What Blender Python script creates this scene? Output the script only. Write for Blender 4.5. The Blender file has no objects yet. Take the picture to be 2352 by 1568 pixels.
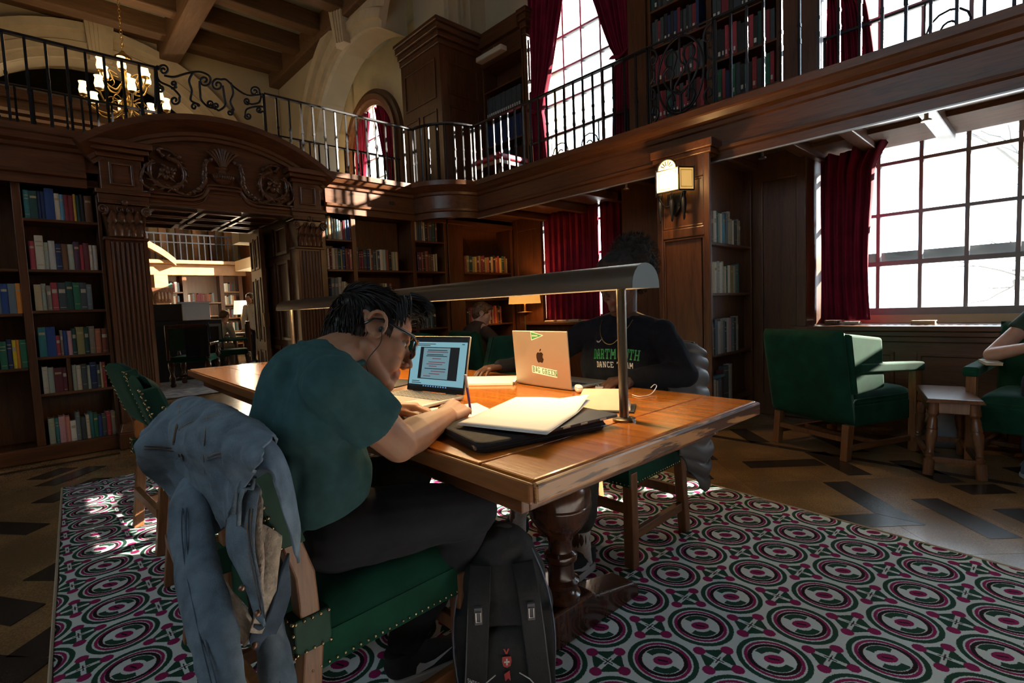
import bpy, bmesh, math, random
from mathutils import Vector, Matrix, Quaternion
PI = math.pi
scene = bpy.context.scene
COL = scene.collection
rnd = random.Random(7)

# ------------------------------------------------------------------ camera
CAM_H = 1.1
yaw, pitch, roll, FPX = math.radians(46.7), math.radians(3.93), math.radians(2.3), 1176.0
fw = Vector((math.cos(yaw)*math.cos(pitch), math.sin(yaw)*math.cos(pitch), -math.sin(pitch)))
rt = fw.cross(Vector((0, 0, 1))).normalized()
dn = fw.cross(rt)
r2 = math.cos(roll)*rt + math.sin(roll)*dn
d2 = -math.sin(roll)*rt + math.cos(roll)*dn
cam_data = bpy.data.cameras.new('camera')
cam = bpy.data.objects.new('camera', cam_data)
COL.objects.link(cam)
m = Matrix((r2, -d2, -fw)).transposed().to_4x4()
m.translation = Vector((0, 0, CAM_H))
cam.matrix_world = m
cam_data.sensor_width = 36.0
cam_data.lens = 36.0*FPX/2352.0
cam_data.clip_start = 0.05
cam_data.clip_end = 300
scene.camera = cam

# ------------------------------------------------------------------ world, sun, exposure
W = bpy.data.worlds.new('sky'); scene.world = W; W.use_nodes = True
nt = W.node_tree; nt.nodes.clear()
wo = nt.nodes.new('ShaderNodeOutputWorld'); bg = nt.nodes.new('ShaderNodeBackground')
bg.inputs['Color'].default_value = (0.68, 0.85, 1.0, 1); bg.inputs['Strength'].default_value = 8.0
nt.links.new(bg.outputs[0], wo.inputs['Surface'])

sun_d = bpy.data.lights.new('sun', 'SUN'); sun_d.energy = 62.0; sun_d.angle = math.radians(0.8); sun_d.color = (1.0, 0.9, 0.74)
sun = bpy.data.objects.new('sun', sun_d); COL.objects.link(sun)
SUN_DIR = Vector((-1.0, 0.62, -0.42)).normalized()
sun.rotation_euler = SUN_DIR.to_track_quat('-Z', 'Y').to_euler()
sun.location = (12, -6, 12)

vs = scene.view_settings
scene.display_settings.display_device = 'sRGB'
vs.view_transform = 'Standard'; vs.look = 'None'; vs.exposure = 0.0; vs.gamma = 1.0; vs.use_curve_mapping = False
scene.cycles.use_denoising = True
scene.cycles.max_bounces = 5
scene.cycles.diffuse_bounces = 3
scene.cycles.glossy_bounces = 2
scene.cycles.transmission_bounces = 2
scene.cycles.transparent_max_bounces = 5
scene.cycles.use_adaptive_sampling = True
scene.cycles.adaptive_threshold = 0.14
scene.cycles.caustics_reflective = False
scene.cycles.caustics_refractive = False
scene.cycles.sample_clamp_indirect = 6.0

def portal(name, cx, cy, cz, sy, sz, d=(-1, 0, 0)):
    L = bpy.data.lights.new(name, 'AREA'); L.shape = 'RECTANGLE'; L.size = sy; L.size_y = sz
    L.cycles.is_portal = True
    o = bpy.data.objects.new(name, L); COL.objects.link(o); o.location = (cx, cy, cz)
    o.rotation_euler = Vector(d).to_track_quat('-Z', 'Z').to_euler()
    return o

# ------------------------------------------------------------------ materials
MATS = {}
def mat(name, color, rough=0.5, metal=0.0, spec=0.5, emit=None, estr=0.0, noise=None, bump=0.0, bscale=60.0, coat=0.0, sheen=0.0, alpha=None, subsurf=0.0):
    """noise=(scale, amount) varies brightness"""
    if name in MATS: return MATS[name]
    M = bpy.data.materials.new(name); M.use_nodes = True
    n = M.node_tree.nodes; l = M.node_tree.links
    b = n['Principled BSDF']
    b.inputs['Base Color'].default_value = (*color, 1); b.inputs['Roughness'].default_value = rough
    b.inputs['Metallic'].default_value = metal; b.inputs['Specular IOR Level'].default_value = spec
    if coat: b.inputs['Coat Weight'].default_value = coat; b.inputs['Coat Roughness'].default_value = 0.12
    if sheen: b.inputs['Sheen Weight'].default_value = sheen; b.inputs['Sheen Roughness'].default_value = 0.35; b.inputs['Sheen Tint'].default_value = (*[min(1, c*3+.2) for c in color], 1)
    if subsurf: b.inputs['Subsurface Weight'].default_value = subsurf; b.inputs['Subsurface Radius'].default_value = (.012, .005, .003)
    if emit: b.inputs['Emission Color'].default_value = (*emit, 1); b.inputs['Emission Strength'].default_value = estr
    if alpha is not None: b.inputs['Alpha'].default_value = alpha
    tc = None
    if noise or bump:
        tc = n.new('ShaderNodeTexCoord')
    if noise:
        t = n.new('ShaderNodeTexNoise'); t.inputs['Scale'].default_value = noise[0]; t.inputs['Detail'].default_value = 5
        l.new(tc.outputs['Object'], t.inputs['Vector'])
        r = n.new('ShaderNodeMapRange'); r.inputs['From Min'].default_value = .3; r.inputs['From Max'].default_value = .7
        r.inputs['To Min'].default_value = 1-noise[1]; r.inputs['To Max'].default_value = 1+noise[1]
        l.new(t.outputs['Fac'], r.inputs['Value'])
        mx = n.new('ShaderNodeVectorMath'); mx.operation = 'SCALE'; mx.inputs[0].default_value = color
        l.new(r.outputs[0], mx.inputs['Scale']); l.new(mx.outputs[0], b.inputs['Base Color'])
    if bump:
        t2 = n.new('ShaderNodeTexNoise'); t2.inputs['Scale'].default_value = bscale; t2.inputs['Detail'].default_value = 4
        l.new(tc.outputs['Object'], t2.inputs['Vector'])
        bp = n.new('ShaderNodeBump'); bp.inputs['Strength'].default_value = bump; bp.inputs['Distance'].default_value = 0.004
        l.new(t2.outputs['Fac'], bp.inputs['Height']); l.new(bp.outputs[0], b.inputs['Normal'])
    MATS[name] = M
    return M

def wood(name, c1, c2, axis='Z', rough=0.35, scale=1.0, coat=0.0, rings=False, contrast=1.0):
    """oak-like grain running along axis (object coordinates)"""
    if name in MATS: return MATS[name]
    M = bpy.data.materials.new(name); M.use_nodes = True
    n = M.node_tree.nodes; l = M.node_tree.links; b = n['Principled BSDF']
    tc = n.new('ShaderNodeTexCoord'); mp = n.new('ShaderNodeMapping')
    s = {'X': (1.2, 14, 14), 'Y': (14, 1.2, 14), 'Z': (14, 14, 1.2)}[axis]
    mp.inputs['Scale'].default_value = [v*scale for v in s]
    l.new(tc.outputs['Object'], mp.inputs['Vector'])
    t = n.new('ShaderNodeTexNoise'); t.inputs['Scale'].default_value = 1.6; t.inputs['Detail'].default_value = 6; t.inputs['Roughness'].default_value = .62; t.inputs['Distortion'].default_value = .6
    l.new(mp.outputs[0], t.inputs['Vector'])
    fac = t.outputs['Fac']
    if rings:
        # cathedral grain: contour lines of a stretched noise
        mu = n.new('ShaderNodeMath'); mu.operation = 'MULTIPLY'; mu.inputs[1].default_value = 34; l.new(t.outputs['Fac'], mu.inputs[0])
        si = n.new('ShaderNodeMath'); si.operation = 'SINE'; l.new(mu.outputs[0], si.inputs[0])
        mr0 = n.new('ShaderNodeMapRange'); mr0.inputs['From Min'].default_value = -1; l.new(si.outputs[0], mr0.inputs['Value'])
        fac = mr0.outputs[0]
    f = n.new('ShaderNodeTexNoise'); f.inputs['Scale'].default_value = 9; f.inputs['Detail'].default_value = 3
    l.new(mp.outputs[0], f.inputs['Vector'])
    ad = n.new('ShaderNodeMath'); ad.operation = 'MULTIPLY_ADD'; ad.inputs[1].default_value = .45; ad.inputs[2].default_value = -.2
    l.new(f.outputs['Fac'], ad.inputs[0])
    a2 = n.new('ShaderNodeMath'); a2.operation = 'ADD'; l.new(fac, a2.inputs[0]); l.new(ad.outputs[0], a2.inputs[1])
    cr = n.new('ShaderNodeValToRGB')
    cr.color_ramp.elements[0].position = .5-.22*contrast; cr.color_ramp.elements[0].color = (*c1, 1)
    cr.color_ramp.elements[1].position = .5+.25*contrast; cr.color_ramp.elements[1].color = (*c2, 1)
    l.new(a2.outputs[0], cr.inputs['Fac']); l.new(cr.outputs[0], b.inputs['Base Color'])
    b.inputs['Roughness'].default_value = rough
    if coat: b.inputs['Coat Weight'].default_value = coat; b.inputs['Coat Roughness'].default_value = .08
    bp = n.new('ShaderNodeBump'); bp.inputs['Strength'].default_value = .12; bp.inputs['Distance'].default_value = .003
    l.new(f.outputs['Fac'], bp.inputs['Height']); l.new(bp.outputs[0], b.inputs['Normal'])
    MATS[name] = M
    return M

WD1, WD2 = (0.046, 0.0165, 0.0072), (0.135, 0.051, 0.019)
wz = wood('panel_oak_upright', WD1, WD2, 'Z')
wx = wood('panel_oak_lengthwise', WD1, WD2, 'X')
wy = wood('panel_oak_crosswise', WD1, WD2, 'Y')
rough_oak = wood('unpolished_oak', WD1, WD2, 'Y', rough=.85)
carve = wood('carved_oak', (.05, .021, .012), (.12, .052, .026), 'Z', rough=.24)
chairwood = wood('chair_oak', (.12, .045, .016), (.27, .115, .042), 'Z', rough=.38, scale=1.5)
chairwood_x = wood('chair_oak_lengthwise', (.12, .045, .016), (.27, .115, .042), 'X', rough=.38, scale=1.5)
darkturn = wood('turned_dark_oak', (.035, .012, .007), (.10, .038, .018), 'Z', rough=.22, coat=.4)
stoolwood = wood('stool_oak', (.09, .036, .016), (.21, .088, .036), 'Z', rough=.28, scale=2)
tabletop = wood('tabletop_oak', (.30, .085, .010), (.54, .18, .022), 'Y', rough=.24, coat=.35, scale=1.3)
tableedge = wood('table_edge_oak', (.055, .020, .008), (.36, .17, .062), 'X', rough=.34, coat=.15, scale=.42, rings=True, contrast=.8)
tableside = wood('table_side_oak', (.14, .05, .016), (.3, .12, .04), 'Y', rough=.3, coat=.2)
green = mat('green_velvet', (.0035, .045, .025), rough=.85, spec=.2, noise=(9, .3), sheen=.35)
greenlea = mat('dark_green_leather', (.006, .045, .025), rough=.6, spec=.3, noise=(20, .2))
brass = mat('brass', (.62, .40, .13), rough=.28, metal=1)
iron = mat('black_iron', (.022, .022, .026), rough=.36, metal=.65)
plaster = mat('cream_plaster', (.56, .46, .30), rough=.9, noise=(3, .06))
stone = mat('cream_stone', (.62, .51, .34), rough=.8, noise=(6, .1), bump=.15, bscale=40)
ceil_wood = wood('ceiling_beam_oak', (.11, .055, .024), (.2, .105, .048), 'X', rough=.6)
ceil_pan = mat('ceiling_panel_paint', (.30, .30, .23), rough=.9)
red = mat('crimson_velvet', (.17, .006, .026), rough=.9, spec=.2, noise=(6, .25), sheen=.15)
white_paint = mat('grey_frame_paint', (.20, .21, .22), rough=.5)
paper = mat('white_paper', (.86, .85, .80), rough=.7)
black_plastic = mat('black_plastic', (.012, .012, .014), rough=.4)
black_cloth = mat('black_fabric', (.010, .010, .013), rough=.9, noise=(30, .3))
alu = mat('aluminium_grey', (.42, .40, .385), rough=.42, metal=.85)

# glass panes: thin clear sheet, a little veil
def make_glass():
    M = bpy.data.materials.new('window_glass'); M.use_nodes = True
    n = M.node_tree.nodes; l = M.node_tree.links; n.clear()
    o = n.new('ShaderNodeOutputMaterial'); t = n.new('ShaderNodeBsdfTransparent'); g = n.new('ShaderNodeBsdfGlossy'); g.inputs['Roughness'].default_value = .02
    fz = n.new('ShaderNodeFresnel'); fz.inputs['IOR'].default_value = 1.3
    mx = n.new('ShaderNodeMixShader'); l.new(fz.outputs[0], mx.inputs[0]); l.new(t.outputs[0], mx.inputs[1]); l.new(g.outputs[0], mx.inputs[2])
    l.new(mx.outputs[0], o.inputs['Surface'])
    return M
glass = make_glass()

# ------------------------------------------------------------------ mesh builder
class MB:
    def __init__(s): s.v = []; s.f = []
    def add(s, vs, fs, M=None):
        k = len(s.v)
        s.v += [tuple(M @ Vector(p)) if M else tuple(p) for p in vs]
        s.f += [tuple(i+k for i in q) for q in fs]
        return s
    def box(s, x0, x1, y0, y1, z0, z1, M=None):
        s.nb = getattr(s, 'nb', -1)+1; e = (s.nb % 5)*.00005      # keeps joined boxes from sharing coplanar faces
        x0 -= e; x1 += e; y0 -= e; y1 += e; z0 -= e; z1 += e
        return s.add([(x0,y0,z0),(x1,y0,z0),(x1,y1,z0),(x0,y1,z0),(x0,y0,z1),(x1,y0,z1),(x1,y1,z1),(x0,y1,z1)],
                     [(0,3,2,1),(4,5,6,7),(0,1,5,4),(1,2,6,5),(2,3,7,6),(3,0,4,7)], M)
    def cbox(s, c, d, M=None):
        return s.box(c[0]-d[0]/2, c[0]+d[0]/2, c[1]-d[1]/2, c[1]+d[1]/2, c[2]-d[2]/2, c[2]+d[2]/2, M)
    def frustum(s, z0, r0, z1, r1, M=None):
        """r0,r1 = (x0,x1,y0,y1) rectangles at z0,z1"""
        a, b = r0, r1
        return s.add([(a[0],a[2],z0),(a[1],a[2],z0),(a[1],a[3],z0),(a[0],a[3],z0),(b[0],b[2],z1),(b[1],b[2],z1),(b[1],b[3],z1),(b[0],b[3],z1)],
                     [(0,3,2,1),(4,5,6,7),(0,1,5,4),(1,2,6,5),(2,3,7,6),(3,0,4,7)], M)
    def prism(s, pts, a, b, axis='y', M=None):
        """extrude a 2-D polygon (counter-clockwise) along axis between a and b"""
        n = len(pts)
        def P(p, t):
            return {'y': (p[0], t, p[1]), 'x': (t, p[0], p[1]), 'z': (p[0], p[1], t)}[axis]
        vs = [P(p, a) for p in pts] + [P(p, b) for p in pts]
        fs = [tuple(range(n))[::-1], tuple(range(n, 2*n))] + [(i, (i+1) % n, n+(i+1) % n, n+i) for i in range(n)]
        return s.add(vs, fs, M)
    def sweep(s, prof, path, closed=False, up=Vector((0, 0, 1)), caps=True):
        """sweep profile points (u outward-right, v up) along a horizontal-ish path"""
        n = len(prof); m_ = len(path); vs = []
        P = [Vector(p) for p in path]
        for i in range(m_):
            a = P[i]-P[i-1] if (i > 0 or closed) else P[1]-P[0]
            b = P[(i+1) % m_]-P[i] if (i < m_-1 or closed) else P[i]-P[i-1]
            a.normalize(); b.normalize()
            t = (a+b); t = t.normalized() if t.length > 1e-6 else a
            side = t.cross(up); side = side.normalized()
            k = 1/max(.35, abs(t.dot(b)))
            vs += [tuple(P[i]+side*(u*k)+up*v) for u, v in prof]
        fs = []
        for i in range(m_ if closed else m_-1):
            j = (i+1) % m_
            for q in range(n):
                r = (q+1) % n
                fs.append((i*n+q, i*n+r, j*n+r, j*n+q))
        if caps and not closed:
            fs.append(tuple(range(n))); fs.append(tuple(range((m_-1)*n, m_*n))[::-1])
        return s.add(vs, fs)
    def tube(s, path, r, n=8, caps=True, flat=1.0):
        """round tube along a 3-D path; r a number or a list"""
        P = [Vector(p) for p in path]; m_ = len(P)
        R = r if isinstance(r, (list, tuple)) else [r]*m_
        t = (P[1]-P[0]).normalized()
        u = t.orthogonal().normalized(); vs = []
        for i in range(m_):
            t2 = (P[min(i+1, m_-1)]-P[max(i-1, 0)])
            t2 = t2.normalized() if t2.length > 1e-9 else t
            q = t.rotation_difference(t2); u = (q @ u).normalized(); t = t2
            w = t.cross(u).normalized()
            for k in range(n):
                a = 2*PI*k/n
                vs.append(tuple(P[i]+(u*math.cos(a)+w*math.sin(a)*flat)*R[i]))
        fs = [(i*n+k, i*n+(k+1) % n, (i+1)*n+(k+1) % n, (i+1)*n+k) for i in range(m_-1) for k in range(n)]
        if caps:
            fs.append(tuple(range(n))[::-1]); fs.append(tuple(range((m_-1)*n, m_*n)))
        return s.add(vs, fs)
    def cyl(s, a, b, r, n=12, r2=None):
        return s.tube([a, b], [r, r if r2 is None else r2], n)
    def lathe(s, prof, c=(0, 0, 0), n=20, M=None):
        """prof = [(radius, z)]"""
        vs = []; k = len(prof)
        for r, z in prof:
            for i in range(n):
                a = 2*PI*i/n
                vs.append((c[0]+r*math.cos(a), c[1]+r*math.sin(a), c[2]+z))
        fs = [(j*n+i, j*n+(i+1) % n, (j+1)*n+(i+1) % n, (j+1)*n+i) for j in range(k-1) for i in range(n)]
        fs.append(tuple(range(n))[::-1]); fs.append(tuple(range((k-1)*n, k*n)))
        return s.add(vs, fs, M)
    def ball(s, c, r, n=10, m_=6, M=None):
        if not isinstance(r, (tuple, list)): r = (r, r, r)
        vs = [(c[0], c[1], c[2]-r[2])]
        for j in range(1, m_):
            p = PI*j/m_
            for i in range(n):
                a = 2*PI*i/n
                vs.append((c[0]+r[0]*math.sin(p)*math.cos(a), c[1]+r[1]*math.sin(p)*math.sin(a), c[2]-r[2]*math.cos(p)))
        vs.append((c[0], c[1], c[2]+r[2])); L = len(vs)-1
        fs = [(0, 1+(i+1) % n, 1+i) for i in range(n)]
        for j in range(m_-2):
            for i in range(n):
                fs.append((1+j*n+i, 1+j*n+(i+1) % n, 1+(j+1)*n+(i+1) % n, 1+(j+1)*n+i))
        k = 1+(m_-2)*n
        fs += [(k+i, k+(i+1) % n, L) for i in range(n)]
        return s.add(vs, fs, M)
    def grid(s, fn, nu, nv, M=None, closeu=False):
        vs = [fn(i/(nu if closeu else nu-1), j/(nv-1)) for j in range(nv) for i in range(nu)]
        fs = [(j*nu+i, j*nu+(i+1) % nu, (j+1)*nu+(i+1) % nu, (j+1)*nu+i) for j in range(nv-1) for i in range(nu if closeu else nu-1)]
        return s.add(vs, fs, M)
    def mesh(s, name):
        me = bpy.data.meshes.new(name); me.from_pydata(s.v, [], s.f); me.update(); return me
    def build(s, name, material, parent=None, smooth=False, bevel=0, solid=0, sub=0, bseg=2, fix=False):
        me = s.mesh(name)
        if fix:
            bm = bmesh.new(); bm.from_mesh(me); bmesh.ops.recalc_face_normals(bm, faces=bm.faces); bm.to_mesh(me); bm.free()
        return link(name, me, material, parent, smooth, bevel, solid, sub, bseg)

def link(name, me, material, parent=None, smooth=False, bevel=0, solid=0, sub=0, bseg=2):
    o = bpy.data.objects.new(name, me); COL.objects.link(o)
    if material and not me.materials: me.materials.append(material)
    if parent: o.parent = parent
    if smooth:
        if smooth is True or smooth >= 180:
            for p in me.polygons: p.use_smooth = True
        else:
            me.shade_smooth() if hasattr(me, 'shade_smooth') else None
            for p in me.polygons: p.use_smooth = True
            sharp(me, smooth)
    if solid:
        k = o.modifiers.new('solid', 'SOLIDIFY'); k.thickness = solid; k.offset = 0
    if bevel:
        k = o.modifiers.new('bevel', 'BEVEL'); k.width = bevel; k.segments = bseg; k.limit_method = 'ANGLE'; k.angle_limit = .6
    if sub:
        k = o.modifiers.new('sub', 'SUBSURF'); k.levels = sub; k.render_levels = sub
    return o

def sharp(me, deg):
    bm = bmesh.new(); bm.from_mesh(me)
    lim = math.radians(deg)
    for e in bm.edges:
        e.smooth = not (len(e.link_faces) == 2 and e.calc_face_angle(0) > lim)
    bm.to_mesh(me); bm.free()

def tag(o, label=None, cat=None, group=None, kind=None):
    if label: o['label'] = label
    if cat: o['category'] = cat
    if group: o['group'] = group
    if kind: o['kind'] = kind
    return o

def thing(name, label, cat, loc=(0, 0, 0), rz=0, group=None, kind=None):
    o = bpy.data.objects.new(name, None); COL.objects.link(o)
    o.location = loc; o.rotation_euler = (0, 0, rz); o.empty_display_size = .05
    return tag(o, label, cat, group, kind)

def struct(o, label, cat): return tag(o, label, cat, None, 'structure')

def copy_tree(o, parent=None):
    c = o.copy(); COL.objects.link(c)
    if parent: c.parent = parent
    for ch in list(o.children): copy_tree(ch, c)
    return c

def catmull(pts, n=8, closed=False):
    P = [Vector(p) for p in pts]; out = []
    m_ = len(P)
    rng = range(m_ if closed else m_-1)
    for i in rng:
        p0 = P[(i-1) % m_] if (closed or i > 0) else P[0]
        p1 = P[i]; p2 = P[(i+1) % m_]
        p3 = P[(i+2) % m_] if (closed or i+2 < m_) else P[-1]
        for k in range(n):
            t = k/n
            out.append(0.5*((2*p1)+(-p0+p2)*t+(2*p0-5*p1+4*p2-p3)*t*t+(-p0+3*p1-3*p2+p3)*t**3))
    if not closed: out.append(P[-1])
    return out

def spiral(c, r0, r1, a0, a1, n=20):
    """2-D spiral points"""
    return [(c[0]+(r0+(r1-r0)*k/n)*math.cos(a0+(a1-a0)*k/n), c[1]+(r0+(r1-r0)*k/n)*math.sin(a0+(a1-a0)*k/n)) for k in range(n+1)]
ORD = ['first', 'second', 'third', 'fourth', 'fifth', 'sixth', 'seventh', 'eighth', 'ninth', 'tenth', 'eleventh', 'twelfth', 'thirteenth', 'fourteenth', 'fifteenth', 'sixteenth', 'seventeenth', 'eighteenth', 'nineteenth', 'twentieth']
# ------------------------------------------------------------------ the shell of the room
YF = 5.62            # front plane of the portal wall
SILL, HEAD = 0.89, 2.42
UP0, UPS, UPT = 3.0, 4.75, 5.6   # upper windows: sill, spring, crown
WINS = [(-3.95, -2.5), (-0.75, 1.45), (3.4, 5.05), (8.9, 10.6), (13.4, 15.9)]

def floor_mat(name, c, rough):
    M = bpy.data.materials.new(name); M.use_nodes = True
    n = M.node_tree.nodes; l = M.node_tree.links; b = n['Principled BSDF']
    tc = n.new('ShaderNodeTexCoord'); t = n.new('ShaderNodeTexNoise'); t.inputs['Scale'].default_value = 160; t.inputs['Detail'].default_value = 3
    l.new(tc.outputs['Object'], t.inputs['Vector'])
    t2 = n.new('ShaderNodeTexNoise'); t2.inputs['Scale'].default_value = 2.5; l.new(tc.outputs['Object'], t2.inputs['Vector'])
    ad = n.new('ShaderNodeMath'); ad.operation = 'ADD'; l.new(t.outputs['Fac'], ad.inputs[0]); l.new(t2.outputs['Fac'], ad.inputs[1])
    cr = n.new('ShaderNodeValToRGB'); e = cr.color_ramp.elements
    e[0].position = .35*2*.5+.2; e[0].color = (*[v*.55 for v in c], 1); e[1].position = .75; e[1].color = (*c, 1)
    mr = n.new('ShaderNodeMath'); mr.operation = 'MULTIPLY'; mr.inputs[1].default_value = .6; l.new(ad.outputs[0], mr.inputs[0])
    l.new(mr.outputs[0], cr.inputs['Fac']); l.new(cr.outputs[0], b.inputs['Base Color'])
    b.inputs['Roughness'].default_value = rough
    MATS[name] = M
    return M
cork = floor_mat('polished_cork', (.36, .215, .095), .22)
corkdark = floor_mat('dark_cork', (.06, .042, .034), .24)

fl = MB().box(-4.2, 6.0, -4.2, 19.2, -.12, -.004).build('floor', cork)
struct(fl, 'polished tan cork floor with dark inlaid strips', 'floor')
def floor_piece(name, pts, m_, top=0.0):
    mb = MB(); c = [sum(p[i] for p in pts)/len(pts) for i in (0, 1)]
    q = [((p[0]-c[0])*.992, (p[1]-c[1])*.992) for p in pts]
    area = sum(q[i][0]*q[(i+1) % len(q)][1]-q[(i+1) % len(q)][0]*q[i][1] for i in range(len(q)))
    if area < 0: q = q[::-1]
    mb.prism(q, -.006, top, 'z')
    o = mb.build(name, m_, fl); o.location = (c[0], c[1], 0)
    return o
DK = [  # dark inlaid strips, laid at 45 degrees
 [(3.31,.91),(3.42,.81),(2.99,.39),(2.99,.59)], [(2.99,.59),(2.66,.89),(2.56,.79),(2.99,.39)],
 [(3.32,.50),(3.42,.40),(3.09,.07),(2.99,.17)], [(3.41,.19),(3.51,.09),(3.09,-.33),(2.99,-.23)],
 [(3.41,1.42),(3.76,1.08),(3.66,.98),(3.31,1.32)], [(3.53,.83),(3.63,.73),(3.98,1.08),(3.88,1.18)],
 [(3.22,1.65),(2.97,1.40),(2.97,1.58),(3.12,1.75)], [(2.97,1.40),(2.58,1.78),(2.68,1.88),(2.97,1.58)],
 [(3.70,.42),(3.80,.32),(4.1,.62),(4.0,.72)], [(3.76,.11),(3.86,.21),(3.69,.38),(3.59,.28)],
 [(-.05,4.79),(.05,4.69),(.36,5.0),(.26,5.10)], [(-.07,4.35),(.03,4.25),(.36,4.58),(.26,4.68)],
 [(-.09,5.04),(.01,4.94),(.2,5.13),(.1,5.23)], [(-.36,4.06),(-.26,4.16),(.01,3.81),(-.09,3.71)],
 [(-.10,3.05),(0,2.94),(.3,3.24),(.2,3.34)], [(-.35,2.98),(-.25,3.08),(-.03,2.72),(-.13,2.62)],
 [(-.14,2.38),(-.04,2.28),(.26,2.58),(.16,2.68)], [(-.4,2.5),(-.3,2.6),(-.02,2.25),(-.12,2.15)],
 [(4.05,.95),(4.15,.85),(4.5,1.2),(4.4,1.3)], [(4.3,.6),(4.4,.5),(4.75,.85),(4.65,.95)], [(3.9,1.55),(4.0,1.45),(4.3,1.75),(4.2,1.85)],
 [(2.4,5.2),(2.5,5.1),(2.85,5.45),(2.75,5.55)], [(1.2,4.9),(1.3,4.8),(1.65,5.15),(1.55,5.25)], [(.6,5.0),(.7,4.9),(1.0,5.2),(.9,5.3)],
 [(3.1,2.4),(3.2,2.3),(3.55,2.65),(3.45,2.75)], [(3.6,2.0),(3.7,1.9),(3.35,1.55),(3.25,1.65)], [(3.4,3.2),(3.5,3.1),(3.85,3.45),(3.75,3.55)],
 [(3.0,4.0),(3.1,3.9),(3.45,4.25),(3.35,4.35)], [(3.9,-.15),(4.0,-.25),(4.35,.1),(4.25,.2)], [(3.3,-.5),(3.4,-.6),(3.75,-.25),(3.65,-.15)],
]
for p in DK: floor_piece('dark_tile', p, corkdark)
# long pale and dark border strips running along the alcove line and the bookcases
for x in (3.99,):
    floor_piece('border_strip', [(x-.10, -3), (x-.04, -3), (x-.04, 5.5), (x-.10, 5.5)], corkdark)
floor_piece('border_strip', [(-3, 5.36), (.5, 5.36), (.5, 5.42), (-3, 5.42)], corkdark)
# light tiles of the open floor, laid on the diagonal with hairline joints
LT = .46
for i in range(-2, 9):
    for j in range(-2, 9):
        cx_, cy_ = 3.35+(i-j)*LT*.7071*.5*2, 1.0+(i+j)*LT*.7071*.5*2-3.0
        if not (2.6 < cx_ < 4.9 and -1 < cy_ < 2.4): continue
        h = LT*.7071-.0012
        mb = MB().prism([(-h, 0), (0, -h), (h, 0), (0, h)], -.006, -.0012, 'z')
        o = mb.build('cork_tile', cork, fl); o.location = (cx_, cy_, 0)

# right-hand outer wall with window openings
mb = MB(); X0, X1 = 5.55, 5.95
edges = [-4.2]
for a, b in WINS: edges += [a, b]
edges += [19.2]
for i in range(0, len(edges), 2): mb.box(X0, X1, edges[i], edges[i+1], 0, 6.6)
def arch_fill(mb, a, b, zs, zt, ztop, x0, x1, n=14, lo=-99):
    """wall above an arched head between y=a and y=b"""
    c = (a+b)/2; w = (b-a)/2; pts = []
    for k in range(n+1):
        t = PI*k/n
        pts.append((c-w*math.cos(t), zs+(zt-zs)*math.sin(t)))
    for k in range(n):
        p, q = pts[k], pts[k+1]
        if p[0] < lo: continue
        mb.prism([(p[0], p[1]), (q[0], q[1]), (q[0], ztop), (p[0], ztop)], x0, x1, 'x')
for a, b in WINS:
    mb.box(X0, X1, a, b, 0, SILL); mb.box(X0, X1, a, b, HEAD, UP0)
    if a < -2: mb.box(X0, X1, a, b, UP0, 6.6); continue
    arch_fill(mb, a, b, UPS, UPT, 6.6, X0, X1)
o = mb.build('wall_right', plaster, fix=True)
struct(o, 'cream plastered outer wall pierced by tall windows', 'wall')
mb = MB(); LWIN = [(-1.6, -.7), (1.6, 2.5)]
ed = [-4.2]+[v for w in LWIN for v in w]+[19.2]
for i in range(0, len(ed), 2): mb.box(-4.2, -4.0, ed[i], ed[i+1], 0, 6.6)
for a, b in LWIN:
    mb.box(-4.2, -4.0, a, b, 0, UP0); arch_fill(mb, a, b, UPS, UPT, 6.6, -4.2, -4.0)
    portal('window_portal', -3.98, (a+b)/2, (UP0+UPT)/2, b-a, UPT-UP0, (1, 0, 0))
o = mb.build('wall_left', plaster, fix=True); struct(o, 'cream wall behind the seats', 'wall')
o = MB().box(-4.2, 6, -4.2, -4.0, 0, 6.6).build('wall_near', wz); struct(o, 'panelled wood wall behind the viewer', 'wall')
o = MB().box(-4.2, 6, 19.0, 19.2, 0, 6.6).build('wall_far', plaster); struct(o, 'cream end wall of the far room', 'wall')

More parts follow.
